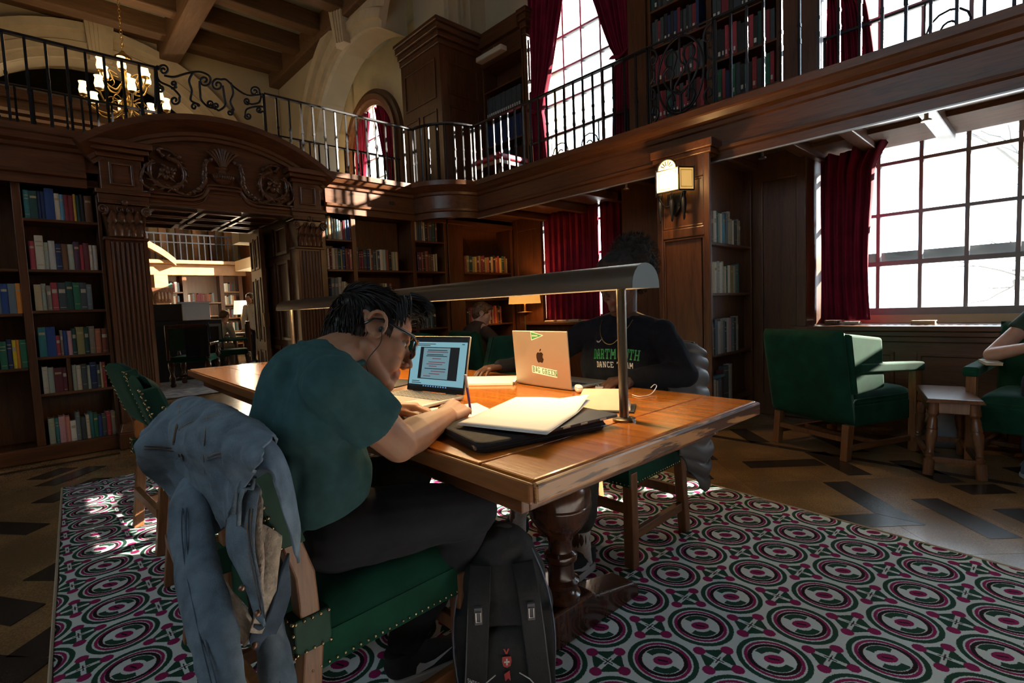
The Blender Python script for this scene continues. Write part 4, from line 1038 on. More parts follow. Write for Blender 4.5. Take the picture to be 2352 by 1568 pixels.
# low iron guards in the gallery window openings
def guard(name, label, y0, y1):
    t = thing(name, label, 'window guard')
    MB().box(5.20, 5.22, y0, y1, 3.29, 3.31).build('bar', iron, t)
    for y in (y0+.01, y1-.01): MB().box(5.20, 5.22, y-.01, y+.01, 2.652, 3.3).build('post', iron, t)
    c = (y0+y1)/2
    for s in (-1, 1):
        for (r0, yo, zo, turn) in ((.15, .22, 3.06, 1.4), (.09, .48, 2.98, 1.3), (.07, .05, 2.86, 1.2)):
            pts = [(5.21, c+s*(yo+r0*(1-.8*k/18)*math.cos(2*PI*turn*k/18)), zo+r0*(1-.8*k/18)*math.sin(2*PI*turn*k/18)) for k in range(19)]
            MB().tube([(5.21, c+s*(yo+r0), 2.66)]+pts, .008, 6).build('scroll', iron, t, smooth=True)
        MB().box(5.203, 5.217, c+s*.38-.006, c+s*.38+.006, 2.652, 3.3).build('bar', iron, t)
guard('window_guard', 'scrolled iron guard across the arched gallery window', 3.42, 5.03)
guard('window_guard', 'scrolled iron guard in the upper right window', -.72, 1.43)

# ------------------------------------------------------------------ crimson curtains
def drape(name, label, fn, nu, nv, extra=None):
    t = thing(name, label, 'curtain')
    MB().grid(fn, nu, nv).build('cloth', red, t, smooth=True, solid=.006)
    return t
def straight(x, y0, y1, z0, z1, folds, amp=.03, pinch=True):
    def f(u, v):
        z = z0+(z1-z0)*v
        a = amp*(.55+.45*(1-v) if pinch else 1)
        y = y0+(y1-y0)*u+.012*math.sin(u*folds*4*PI+1)
        return (x+a*math.sin(u*folds*2*PI)+.25*a*math.sin(u*folds*5.3*PI+v*2), y, z)
    return f
drape('curtain', 'drawn crimson curtain left of the bright slit behind the table', straight(5.46, 5.03, 4.07, .885, 2.40, 9), 140, 10)
drape('curtain', 'drawn crimson curtain right of the bright slit behind the table', straight(5.46, 4.04, 3.40, .885, 2.40, 6), 100, 10)
def rc_(u, v):
    z = .86+1.465*v; top = max(0, (v-.86)/.14); ph = u*5*2*PI
    y1 = 1.09-.10*top**1.5*1.0+.02*math.sin(v*5); y0 = 1.47
    y = y0+(y1-y0)*u
    return (5.30+(.035+.02*top)*math.sin(ph)*(.8+.2*math.sin(3*v))+.012*math.sin(ph*2.3+v*6)-.03*top*u, y, z+.05*top*math.sin(ph*.5)*u+.0)
drape('curtain', 'crimson velvet curtain gathered at the left of the bright window', rc_, 90, 30)
def rc2(u, v):
    z = .86+1.475*v; top = max(0, (v-.86)/.14); ph = u*6*2*PI
    return (5.30+.035*math.sin(ph)+.01*math.sin(ph*2.3+v*6), -.25-.15*(1-top)*(1-u)-.45*u+.22*top*(1-u), z)
drape('curtain', 'crimson curtain corner at the right edge of the picture', rc2, 80, 20)
def tied(ya, yb, ztie, x=5.30, folds=6, ztop=5.75, z0=2.68):
    """hangs from ya (jamb) to yb (centre) and is pulled to the jamb at ztie"""
    def f(u, v):
        z = z0+(ztop-z0)*v
        if z > ztie:
            k = (z-ztie)/(5.65-ztie); w = .24+.76*min(1, k)**.85
        else: w = .24+.12*((ztie-z)/(ztie-z0))**.5
        y = ya+(yb-ya)*w*u
        return (x+(.045 if z > ztie+.1 else .03)*math.sin(u*folds*2*PI)+.015*math.sin(u*folds*4.7*PI+z*2), y, z)
    return f
def tied_curtain(label, ya, yb, ztie, x=5.30, ztop=5.75):
    t = drape('curtain', label, tied(ya, yb, ztie, x, 6, ztop), 90, 40)
    y1 = ya+(yb-ya)*.30
    b = MB(); b.tube([(x-.06, ya-.02*(1 if yb > ya else -1), ztie+.07), (x-.065, (ya+y1)/2, ztie-.01), (x-.06, y1, ztie+.03), (x+.04, y1, ztie+.06), (x+.06, ya, ztie+.08)], .035, 8, flat=.35)
    b.build('tie_back', red, t, smooth=True)
tied_curtain('tied crimson drape at the left of the arched gallery window', 5.03, 4.22, 3.72)
tied_curtain('tied crimson drape at the right of the arched gallery window', 3.42, 4.22, 3.95)
tied_curtain('tied crimson drape at the left of the upper right window', 1.43, .36, 3.62)
tied_curtain('tied crimson drape far right of the upper right window', -.73, .36, 3.62)
tied_curtain('dark crimson drape inside the wooden arch, left half', 10.57, 9.77, 3.5, 5.50, 5.25)
tied_curtain('dark crimson drape inside the wooden arch, right half', 8.93, 9.73, 3.5, 5.50, 5.25)

# ------------------------------------------------------------------ gallery seat behind the rail
t = thing('gallery_bench', 'red leather topped stool behind the gallery balusters', 'stool', (4.85, 5.25, 2.655))
MB().box(-.28, .28, -.3, .3, .36, .44).build('seat', mat('red_leather', (.30, .02, .045), rough=.4, noise=(12, .15)), t, bevel=.03, bseg=3)
MB().box(-.26, .26, -.28, .28, .30, .36).build('apron', wz, t, bevel=.01)
for sx in (-1, 1):
    for sy in (-1, 1): MB().lathe([(.02, 0), (.03, .04), (.02, .1), (.028, .2), (.022, .30)], (sx*.22, sy*.24, 0), 10).build('leg', darkturn, t, smooth=True)

# ------------------------------------------------------------------ chandelier in the next room
milk = mat('lit_milk_glass', (.9, .8, .6), rough=.5, emit=(1.0, .70, .34), estr=2.6)
cP = at_y(290, 212, 9.6)
ch = thing('chandelier', 'brass chandelier with lit tulip glass shades beyond the railing', 'chandelier', (cP.x, cP.y, cP.z))
MB().lathe([(.002, -.50), (.04, -.48), (.06, -.42), (.03, -.36), (.07, -.28), (.11, -.2), (.06, -.12), (.035, 0), (.06, .1), (.03, .2), (.02, .42), (.09, .46), (.11, .5), (.05, .55), (.015, .6)], (0, 0, 0), 16).build('stem', brass, ch, smooth=True)
for k in range(34):
    L = MB(); z = .62+k*.05
    if z > 6.3-cP.z: break
    L.tube([(.016*math.cos(a) if k % 2 else 0, 0 if k % 2 else .016*math.cos(a), z+.03*math.sin(a)) for a in [2*PI*q/8 for q in range(9)]], .005, 5, caps=False)
    L.build('chain_link', brass, ch, smooth=True)
shade_me = MB().lathe([(.045, 0), (.062, .02), (.07, .06), (.06, .11), (.052, .15), (.066, .19), (.064, .19), (.05, .15), (.058, .11), (.066, .06), (.058, .024), (.04, .006)], (0, 0, 0), 14).mesh('glass_shade'); shade_me.materials.append(milk)
for p in shade_me.polygons: p.use_smooth = True
for tier, (n, R_, z, zz) in enumerate(((8, .50, -.16, 0), (6, .30, .20, .25))):
    for k in range(n):
        a = 2*PI*k/n+.3*tier
        ca, sa = math.cos(a), math.sin(a)
        P = catmull([(0.06*ca, .06*sa, z-.10), (.22*R_/.5*ca, .22*R_/.5*sa, z-.20), (.40*R_/.5*ca, .40*R_/.5*sa, z-.16), (R_*ca, R_*sa, z-.03), (R_*ca, R_*sa, z)], 5)
        arm = MB().tube([tuple(p) for p in P], .011, 6); arm.tube([tuple(p) for p in catmull([(.10*ca, .10*sa, z+.02), (.2*ca, .2*sa, z+.05), (.27*R_/.5*ca, .27*R_/.5*sa, z-.05), (.2*ca, .2*sa, z-.1)], 5)], .007, 5)
        A_ = arm.build('arm', brass, ch, smooth=True)
        MB().lathe([(.012, -.02), (.05, -.005), (.055, .01), (.02, .012)], (R_*ca, R_*sa, z), 10).build('cup', brass, A_, smooth=True)
        s = bpy.data.objects.new('glass_shade', shade_me); COL.objects.link(s); s.parent = ch; s.location = (R_*ca, R_*sa, z+.012); s.scale = (.82, .82, .9)
pd = bpy.data.lights.new('chandelier_glow', 'POINT'); pd.energy = 26; pd.color = (1, .72, .4); pd.shadow_soft_size = .45
po = bpy.data.objects.new('chandelier_glow', pd); COL.objects.link(po); po.location = (cP.x, cP.y-.0, cP.z+.45)

# ------------------------------------------------------------------ wall sconce on the pillar
gl = mat('lit_amber_glass', (.9, .7, .35), rough=.5, emit=(1.0, .55, .12), estr=.55)
glw = mat('lit_bulb_glow', (1, .9, .6), rough=.4, emit=(1.0, .72, .32), estr=5)
sc = thing('wall_sconce', 'lit lantern sconce of amber glass panels on the pillar', 'sconce', (4.075, 2.225, 1.995)); sc.scale = (1.2, 1.2, 1.2)
def sq(y0, y1, z0, z1, x): return MB().box(x-.003, x+.003, y0, y1, z0, z1)
hex_pts = [(-.02, .145), (-.115, .085), (-.115, -.085), (-.02, -.145)]
for i, nm in enumerate(('left', 'front', 'right')):
    a, b = Vector((*hex_pts[i], 0)), Vector((*hex_pts[i+1], 0)); d = (b-a)
    mb = MB(); mb.add([tuple(a), tuple(b), tuple(b+Vector((0, 0, .15))), tuple(a+Vector((0, 0, .15)))], [(0, 1, 2, 3)])
    g_ = mb.build('glass_panel', gl, sc, solid=.004)
    fr = MB()
    for p, q in ((a, b), (a+Vector((0, 0, .15)), b+Vector((0, 0, .15))), (a, a+Vector((0, 0, .16))), (b, b+Vector((0, 0, .16)))): fr.tube([tuple(p), tuple(q)], .006, 6)
    fr.build('panel_frame', iron, sc)
    c = a+d*.5+Vector((0, 0, .075)); n_ = Vector((0, 0, 1)).cross(d).normalized(); n_ = n_ if n_.x < 0 else -n_
    MB().ball(tuple(c-n_*.04), (.018, .018, .032), 10, 6).build('bulb', glw, sc, smooth=True)
    rim = MB()
    for u0, u1, z0, z1 in ((.12, .88, .018, .021), (.12, .88, .129, .132), (.12, .14, .018, .132), (.86, .88, .018, .132)):
        p = a+d*u0-n_*-.004; q = a+d*u1-n_*-.004
        rim.add([tuple(p+Vector((0, 0, z0))), tuple(q+Vector((0, 0, z0))), tuple(q+Vector((0, 0, z1))), tuple(p+Vector((0, 0, z1)))], [(0, 1, 2, 3)])
    rim.build('etched_border', brass, g_)
fan = MB(); R_ = .07
fan.add([(-.118, 0, .15)]+[(-.118, R_*math.cos(PI*k/12), .15+.065*math.sin(PI*k/12)) for k in range(13)], [(0, k+1, k+2) for k in range(12)])
fan.build('fan_crest', gl, sc, solid=.004)
fr = MB(); fr.tube([(-.118, R_*math.cos(PI*k/12), .15+.068*math.sin(PI*k/12)) for k in range(13)], .006, 6)
for k in range(1, 7): fr.tube([(-.121, .02*math.cos(PI*k/7), .155+.02*math.sin(PI*k/7)), (-.121, .05*math.cos(PI*k/7), .155+.05*math.sin(PI*k/7))], .003, 5)
fr.build('crest_frame', iron, sc)
MB().prism([(0, -.16), (.055, -.08), (.06, 0), (-.06, 0), (-.055, -.08)][::-1], -.02, 0, 'x').build('back_plate', iron, sc, fix=True)
for y in (.09, 0, -.09):
    MB().lathe([(.003, -.20), (.01, -.18), (.008, -.16), (.016, -.13), (.018, -.06), (.012, -.03), (.02, -.01), (.006, 0)], (-.06, y, 0), 10).build('torch_stem', iron, sc, smooth=True)
    MB().tube([tuple(p) for p in catmull([(-.005, y*.2, -.06), (-.04, y*.6, -.09), (-.075, y*.9, -.04), (-.06, y, .0)], 5)], .006, 6).build('bracket_arm', iron, sc, smooth=True)
pd = bpy.data.lights.new('sconce_glow', 'POINT'); pd.energy = 24; pd.color = (1, .58, .22); pd.shadow_soft_size = .06
po = bpy.data.objects.new('sconce_glow', pd); COL.objects.link(po); po.location = (3.85, 2.22, 2.1)
# ------------------------------------------------------------------ patterned rug
class N:
    """tiny wrapper to write shader maths as expressions"""
    def __init__(s, tree, sock): s.t = tree; s.s = sock
    def op(s, o, b=None, c=None):
        n = s.t.nodes.new('ShaderNodeMath'); n.operation = o
        for i, v in enumerate((s, b, c)):
            if v is None: continue
            if isinstance(v, N): s.t.links.new(v.s, n.inputs[i])
            else: n.inputs[i].default_value = v
        return N(s.t, n.outputs[0])
    def __add__(s, b): return s.op('ADD', b)
    def __sub__(s, b): return s.op('SUBTRACT', b)
    def __mul__(s, b): return s.op('MULTIPLY', b)
    def lt(s, b): return s.op('LESS_THAN', b)
    def gt(s, b): return s.op('GREATER_THAN', b)
    def abs(s): return s.op('ABSOLUTE')
    def mx(s, b): return s.op('MAXIMUM', b)
    def mn(s, b): return s.op('MINIMUM', b)
def len2(a, b): return (a*a+b*b).op('SQRT')
RUGP = .2345
M = bpy.data.materials.new('patterned_wool'); M.use_nodes = True
T_ = M.node_tree; bs = T_.nodes['Principled BSDF']; bs.inputs['Roughness'].default_value = .95; bs.inputs['Specular IOR Level'].default_value = .1
tc = T_.nodes.new('ShaderNodeTexCoord'); wob = T_.nodes.new('ShaderNodeTexNoise'); wob.inputs['Scale'].default_value = 380; wob.inputs['Detail'].default_value = 2
T_.links.new(tc.outputs['Object'], wob.inputs['Vector'])
sp = T_.nodes.new('ShaderNodeSeparateXYZ'); T_.links.new(tc.outputs['Object'], sp.inputs[0])
sn = T_.nodes.new('ShaderNodeSeparateColor'); T_.links.new(wob.outputs['Color'], sn.inputs[0])
px_ = N(T_, sp.outputs[0])+(N(T_, sn.outputs[0])-.5)*.009; py_ = N(T_, sp.outputs[1])+(N(T_, sn.outputs[1])-.5)*.009
def cell(a, off): return ((a*(1/RUGP)+off).op('FRACT')-.5)*RUGP
cx1, cy1 = cell(px_, .5), cell(py_, .5)
rr = len2(cx1, cy1)
cx2, cy2 = cell(px_, 0.0), cell(py_, 0.0); r2n = len2(cx2, cy2)
def rgb(c): return (*c, 1)
IV, GR_, MG, BK = (.68, .77, .76), (.022, .075, .05), (.30, .02, .115), (.028, .014, .018)
col = None
def over(mask, c):
    global col
    n = T_.nodes.new('ShaderNodeMix'); n.data_type = 'RGBA'
    T_.links.new(mask.s, n.inputs['Factor'])
    if col is None: n.inputs['A'].default_value = rgb(IV)
    else: T_.links.new(col, n.inputs['A'])
    n.inputs['B'].default_value = rgb(c); col = n.outputs['Result']
def band(r, a, b): return r.gt(a)*r.lt(b)
over(band(rr, .0885, .104), GR_)
over(band(rr, .073, .083), MG)
dg_ = (cx1+cy1)*.7071; dp_ = (cx1-cy1)*.7071
over(band(len2(dp_, dg_*1.06), .061, .0735), BK)
dg = (cx1+cy1)*.7071; dp = (cx1-cy1)*.7071
over(band(rr, .033, .0555)*(dg.abs()-dp.abs()*.95).gt(0.0), GR_)
over(len2(dp*.8, dg*1.15).lt(.023), MG)
over(dp.abs().lt(.014)*(dg+dp*.35).abs().lt(.0035), BK)
# four-petal motif with dots
d1 = cx2.abs(); d2_ = cy2.abs()
over(r2n.lt(.052)*d1.mn(d2_).gt(.0068)*(d1+d2_).lt(.064), GR_)
over((d1-.060).op('POWER', 2.0)*1.0+0.0 if False else len2(d1-.060, d2_).lt(.0185), MG)
over(len2(d1, d2_-.060).lt(.0185), MG)
over(d1.mn(d2_).lt(.002)*r2n.lt(.018), BK)
T_.links.new(col, bs.inputs['Base Color'])
fz = T_.nodes.new('ShaderNodeTexNoise'); fz.inputs['Scale'].default_value = 420; T_.links.new(tc.outputs['Object'], fz.inputs['Vector'])
bp = T_.nodes.new('ShaderNodeBump'); bp.inputs['Strength'].default_value = .5; bp.inputs['Distance'].default_value = .003; T_.links.new(fz.outputs['Fac'], bp.inputs['Height']); T_.links.new(bp.outputs[0], bs.inputs['Normal'])
rug_mat = M
RUG0 = Vector((2.02, .316, 0)); RUGR = math.radians(-.6)
ry0, ry1 = -1.4, 4.54
def rug_l(y): return .09-(4.54-y)*.049 if y > 2 else -.035-(2.1-y)*.03
def rug_r(y): return 2.87+(y-1.58)*.105 if y < 1.7 else 2.885+.02*(y-1.7)
Rinv = (Matrix.Translation(RUG0) @ Matrix.Rotation(RUGR, 4, 'Z')).inverted()
rt_ = thing('rug', 'ivory wool rug patterned with green and magenta rings', 'rug', tuple(RUG0), RUGR)
def rugf(top):
    def f(u, v):
        y = ry0+(ry1-ry0)*v; x = rug_l(y)+(rug_r(y)-rug_l(y))*u+.006*math.sin(y*7)*(1 if u in (0, 1) else 0)
        e = .004 if (u in (0, 1) or v in (0, 1)) else 0
        return tuple(Rinv @ Vector((x, y, top-e)))
    return f
mb = MB(); mb.grid(rugf(.010), 30, 60); nn = len(mb.v); mb.grid(rugf(.001), 30, 60)
mb.build('pile', rug_mat, rt_, smooth=True)
tape = mat('rug_binding_tape', (.42, .36, .27), rough=.9)
b = MB(); b.tube([tuple(Rinv @ Vector((rug_l(y)-.004, y, .006))) for y in [ry0+(ry1-ry0)*k/60 for k in range(61)]], .006, 6); b.build('edge_binding', tape, rt_)
b = MB(); b.tube([tuple(Rinv @ Vector((rug_r(y)+.003, y, .006))) for y in [ry0+(ry1-ry0)*k/60 for k in range(61)]], .005, 6); b.build('edge_binding', tape, rt_)

# ------------------------------------------------------------------ library table
TR = math.radians(-1.5)
TX, TY = .69, .69                      # near left corner of the top
tb = thing('library_table', 'long polished oak library table on turned pedestals', 'table', (TX, TY, 0), TR)
TW, TL, TZ = 1.025, 3.36, .76
# breadboard end and long planks
for i, (y0, y1) in enumerate(((0, .17), (TL-.17, TL))):
    MB().box(0, TW, y0, y1, TZ-.045, TZ).build('end_board', tabletop, tb, bevel=.009, bseg=3)
for i in range(5):
    x0 = TW*i/5; MB().box(x0+(.0004 if i else 0), x0+TW/5-.0004, .1705, TL-.1705, TZ-.045, TZ).build('plank', tabletop, tb, bevel=.0015 if 0 < i < 4 else .003)
# thick moulded edge strips
MB().box(-.002, TW+.002, -.012, .004, TZ-.046, TZ-.004).build('edge_strip', tableedge, tb, bevel=.006)
MB().box(-.012, .003, -.004, TL, TZ-.046, TZ-.004).build('edge_strip', tableside, tb, bevel=.006)
MB().box(TW-.003, TW+.01, -.004, TL, TZ-.046, TZ-.004).build('edge_strip', tableside, tb, bevel=.006)
for q in ((.085, TW-.085, .10, .125), (.085, TW-.085, TL-.125, TL-.1), (.06, .085, .1, TL-.1), (TW-.085, TW-.06, .1, TL-.1)): MB().box(*q, TZ-.115, TZ-.046).build('apron', wy, tb, bevel=.004)
PED = [(.048, 0), (.060, .012), (.062, .03), (.05, .04), (.046, .05), (.058, .06), (.06, .075), (.046, .085), (.042, .10), (.042, .135), (.053, .145), (.055, .155), (.053, .165), (.040, .175), (.038, .20), (.046, .225), (.075, .255), (.095, .285), (.1045, .318), (.1045, .322), (.107, .326), (.107, .334), (.1045, .338), (.106, .36), (.102, .39), (.088, .42), (.06, .443), (.052, .45), (.055, .46), (.055, .475), (.045, .485), (.045, .53)]
for yc in (.42, TL-.42):
    c = (TW/2, yc)
    MB().lathe([(r, z+.125) for r, z in PED], (c[0], c[1], 0), 36).build('pedestal', darkturn, tb, smooth=35)
    f = MB(); hw = .36
    f.prism([(-hw, .012), (hw, .012), (hw, .05), (hw-.03, .075), (.16, .108), (.11, .118), (.10, .135), (-.10, .135), (-.11, .118), (-.16, .108), (-hw+.03, .075), (-hw, .05)], -.055, .055, 'y', Matrix.Translation((c[0], c[1], 0)))
    f.build('foot', darkturn, tb, bevel=.012, bseg=3, fix=True)
    for dx in (-.06, .06):
        for dz in (.05, .09): MB().cyl((c[0]+dx, c[1]-.0565, dz), (c[0]+dx, c[1]-.054, dz), .009, 10).build('peg', wz, tb)
MB().box(TW/2-.03, TW/2+.03, .47, TL-.47, .14, .20).build('stretcher', darkturn, tb, bevel=.01)
TM = Matrix.Translation((TX, TY, 0)) @ Matrix.Rotation(TR, 4, 'Z')

# ------------------------------------------------------------------ long reading lamp on the table
LR = math.radians(-2.6)
lp = thing('reading_lamp', 'long bronze bar lamp standing along the middle of the table', 'lamp', (1.224, .842, TZ), LR)
bronze = mat('brushed_bronze', (.20, .175, .145), rough=.36, metal=.9); capm = mat('slate_end_cap', (.10, .115, .115), rough=.5, metal=.3)
bronze_d = mat('dark_bronze_post', (.22, .18, .13), rough=.3, metal=.9)
sh = []
for k in range(15):
    a = PI*k/14; sh.append((.062*math.cos(a), .068*math.sin(a)**.85))
inner = [(x*.93, z*.93-.0) for x, z in sh][::-1]
Y0, Y1, ZL = -.082, 2.98, .375
MB().prism([(x, z+ZL) for x, z in sh]+[(x, z+ZL) for x, z in inner], Y0, Y1, 'y').build('shade', bronze, lp, smooth=40, fix=True)
for y in (Y0-.002, Y1): MB().prism([(x*1.0, z+ZL) for x, z in sh], y, y+.003, 'y').build('end_cap', capm, lp, fix=True)
led = mat('warm_led_strip', (1, .9, .7), emit=(1, .66, .28), estr=9)
MB().box(-.012, .012, Y0+.05, Y1-.05, ZL+.03, ZL+.034).build('led_strip', led, lp)
for y in (0, 1.425, 2.85):
    MB().lathe([(.033, 0), (.033, .006), (.028, .009), (.0135, .010), (.0135, ZL+.04)], (0, y, .0005), 18).build('post', bronze_d, lp, smooth=35)
AL = bpy.data.lights.new('lamp_strip_light', 'AREA'); AL.shape = 'RECTANGLE'; AL.size = .03; AL.size_y = 2.9; AL.energy = 27; AL.color = (1, .67, .33)
ao = bpy.data.objects.new('lamp_strip_light', AL); COL.objects.link(ao); ao.parent = lp; ao.location = (0, (Y0+Y1)/2, ZL+.028)

# ------------------------------------------------------------------ library chairs
nail = mat('brass_nailheads', (.55, .42, .22), rough=.25, metal=1)
def nails(mb, pts, r=.0040):
    for p in pts: mb.ball(tuple(p), r, 6, 4)
def line_pts(a, b, step=.022):
    a, b = Vector(a), Vector(b); n = max(1, int((b-a).length/step)); return [a+(b-a)*k/n for k in range(n+1)]
def make_chair(label, loc, rz, group=None):
    """faces +x; rear posts at x=-.235"""
    t = thing('library_chair', label, 'chair', loc, rz, group)
    W2 = .245
    for s in (-1, 1):
        # front leg
        MB().box(.19, .235, s*W2-.0225, s*W2+.0225, 0, .40).build('leg', chairwood, t, bevel=.004)
        # raked rear post: leg, kink at the seat, back
        prof = [(-.262, 0), (-.215, .40), (-.222, .56), (-.315, .865), (-.275, .872), (-.180, .56), (-.172, .40), (-.217, 0)]
        MB().prism(prof, s*W2-.021, s*W2+.021, 'y').build('rear_post', chairwood, t, bevel=.004, fix=True)
        # leather sleeve at the top of the post and at the seat joint
        pr = [(-.250, .63), (-.320, .867), (-.272, .876), (-.196, .63)]
        MB().prism(pr, s*W2-.024, s*W2+.024, 'y').build('leather_sleeve', greenlea, t, bevel=.004, fix=True)
        MB().box(-.234, -.155, s*W2-.0245, s*W2+.0245, .40, .475).build('leather_collar', greenlea, t, bevel=.004)
        nm = MB(); o_ = s*.0255
        for sg in (-1, 1):
            y = s*W2+sg*.0255
            nails(nm, line_pts((-.247, y, .635), (-.313, y, .86)) if True else []); nails(nm, line_pts((-.236, y, .402), (-.236, y, .472)))
        for z in (.405, .47): nails(nm, line_pts((-.236, s*W2-.02, z), (-.236, s*W2+.02, z), .014)); nails(nm, line_pts((-.23, s*(W2+.0255), z), (-.16, s*(W2+.0255), z), .016))
        for k in range(12):
            q = k/11; nails(nm, [(-.252-.068*q, s*W2+.018, .635+.232*q), (-.252-.068*q, s*W2-.018, .635+.232*q)], .0040)
        nails(nm, line_pts((-.25, s*W2-.02, .633), (-.25, s*W2+.02, .633), .013))
        nm.build('nail_trim', nail, t, smooth=True)['kind'] = 'stuff'
        MB().box(-.20, .20, s*W2-.012, s*W2+.012, .11, .15).build('side_stretcher', chairwood_x, t, bevel=.003)
    MB().box(-.245, -.218, -W2, W2, .17, .215).build('rear_stretcher', chairwood, t, bevel=.003)
    MB().box(.20, .222, -W2, W2, .22, .26).build('front_stretcher', chairwood, t, bevel=.003)
    # seat: upholstered box with domed top
    def top(u, v):
        a, b = u*2-1, v*2-1; e = (1-abs(a)**6)*(1-abs(b)**6)
        return (.02+.225*a, .262*b, .415+.085*e**.5)
    s_ = MB(); s_.grid(top, 22, 22); s_.box(-.205, .245, -.262, .262, .345, .42)
    s_.build('seat', green, t, smooth=45)
    nm = MB()
    for y in (-.264, .264): nails(nm, line_pts((-.2, y, .355), (.24, y, .355), .018), .0036)
    nails(nm, line_pts((.247, -.26, .355), (.247, .26, .355), .018), .0036); nm.build('seat_nail_trim', nail, t, smooth=True)['kind'] = 'stuff'
    # padded back panel between the posts
    def bk(side):
        def f(u, v):
            b = u*2-1; z = .585+.295*v+.012*(1-b*b)*v; x = -.205-.092*v
            e = (1-abs(b)**8)*(1-abs(2*v-1)**8)
            return (x+side*(.012+.026*e**.5), b*.226, z)
        return f
    p = MB(); p.grid(bk(1), 16, 14); p.grid(bk(-1), 16, 14); p.build('back_pad', green, t, smooth=60)
    return t
CHX = .585
chair_near = make_chair('oak and green library chair draped with a denim jacket', (.565, 1.31, .010), math.radians(2))
make_chair('empty green velvet chair next to the denim-draped chair', (.575, 2.23, .010), math.radians(-3))
make_chair('empty green velvet chair furthest along the left table side', (.60, 3.10, .010), math.radians(3))
chair_puffer = make_chair('library chair hung with a grey quilted jacket', (1.94, 1.42, .010), math.radians(181))
make_chair('empty green chair across the table behind the silver laptop', (2.12, 2.55, .010), math.radians(176))
make_chair('green chair far along the right table side', (2.16, 3.80, .010), math.radians(184))
# ------------------------------------------------------------------ things on the table
def onT(name, label, cat, x, y, rz=0, z=TZ+.0005, group=None): return thing(name, label, cat, (x, y, z), rz, group)
def flatquad(pts, z, name, m_, parent, th=.0006):
    c = MB().prism(pts, z, z+th, 'z'); return c.build(name, m_, parent, fix=True)
# --- block letters with slab serifs (unit height 1, width about .7), as rectangles
def RECT(*a): return a
LET = {
 'B': [(.0,.28,0,.12),(.0,.28,.88,1),(.08,.24,0,1),(.08,.58,0,.14),(.08,.58,.86,1),(.08,.58,.43,.57),(.48,.64,.1,.46),(.48,.64,.54,.9)],
 'G': [(.06,.22,.12,.88),(.14,.58,.0,.14),(.14,.58,.86,1),(.48,.64,.1,.46),(.38,.68,.36,.48),(.48,.64,.72,.9)],
 'R': [(.0,.3,0,.12),(.0,.28,.88,1),(.08,.24,0,1),(.08,.56,.86,1),(.08,.56,.42,.56),(.46,.62,.52,.9),(.42,.58,.0,.45),(.42,.7,0,.12)],
 'E': [(.0,.66,0,.13),(.0,.66,.87,1),(.08,.24,0,1),(.2,.5,.44,.56),(.54,.66,.0,.26),(.54,.66,.74,1)],
 'N': [(.0,.3,0,.12),(.08,.22,0,1),(.0,.26,.88,1),(.56,.7,0,1),(.48,.78,.88,1),(.2,.34,.6,.95),(.3,.44,.36,.72),(.42,.58,.05,.45)],
 'D': [(.0,.28,0,.12),(.0,.28,.88,1),(.08,.24,0,1),(.08,.54,.0,.14),(.08,.54,.86,1),(.48,.66,.1,.9)],
 'A': [(.0,.26,0,.12),(.44,.7,0,.12),(.06,.22,.0,.6),(.14,.28,.4,.95),(.42,.56,.4,.95),(.48,.64,0,.6),(.2,.5,.86,1),(.18,.5,.3,.42)],
 'T': [(.0,.7,.86,1),(.0,.12,.66,1),(.58,.7,.66,1),(.27,.43,0,1),(.17,.53,0,.12)],
 'M': [(.0,.24,0,.12),(.06,.2,0,1),(.62,.76,0,1),(.58,.82,0,.12),(.14,.3,.6,.95),(.26,.42,.35,.7),(.40,.56,.35,.7),(.52,.68,.6,.95)],
 'O': [(.04,.2,.1,.9),(.5,.66,.1,.9),(.12,.58,0,.14),(.12,.58,.86,1)],
 'U': [(.06,.22,.1,1),(.5,.66,.1,1),(.14,.58,0,.14),(.0,.28,.88,1),(.44,.72,.88,1)],
 'H': [(.06,.22,0,1),(.5,.66,0,1),(.2,.52,.43,.57),(.0,.28,0,.12),(.44,.72,0,.12),(.0,.28,.88,1),(.44,.72,.88,1)],
 'I': [(.12,.28,0,1),(.0,.4,0,.12),(.0,.4,.88,1)],
 'C': [(.04,.2,.12,.88),(.12,.6,.0,.14),(.12,.6,.86,1),(.5,.64,.74,.9),(.5,.64,.1,.26)],
 'S': [(.1,.6,.86,1),(.04,.2,.55,.9),(.1,.58,.43,.57),(.48,.64,.1,.46),(.06,.58,0,.14)],
 'W': [(.0,.14,.3,1),(.12,.26,0,.4),(.26,.4,.2,.7),(.4,.54,0,.4),(.54,.68,.3,1)],
}
def lettering(text, h, gap=.12, plain=False):
    """list of (x0,x1,z0,z1) rectangles"""
    out = []; x = 0
    for ch in text:
        if ch == ' ': x += .4; continue
        R_ = LET[ch]; w = max(r[1] for r in R_)
        out += [((x+r[0])*h, (x+r[1])*h, r[2]*h, r[3]*h) for r in R_]; x += w+gap
    return out, x*h
def rects_mesh(rects, f, th=0):
    mb = MB()
    for x0, x1, z0, z1 in rects: mb.add([f(x0, z0), f(x1, z0), f(x1, z1), f(x0, z1)], [(0, 1, 2, 3)])
    return mb

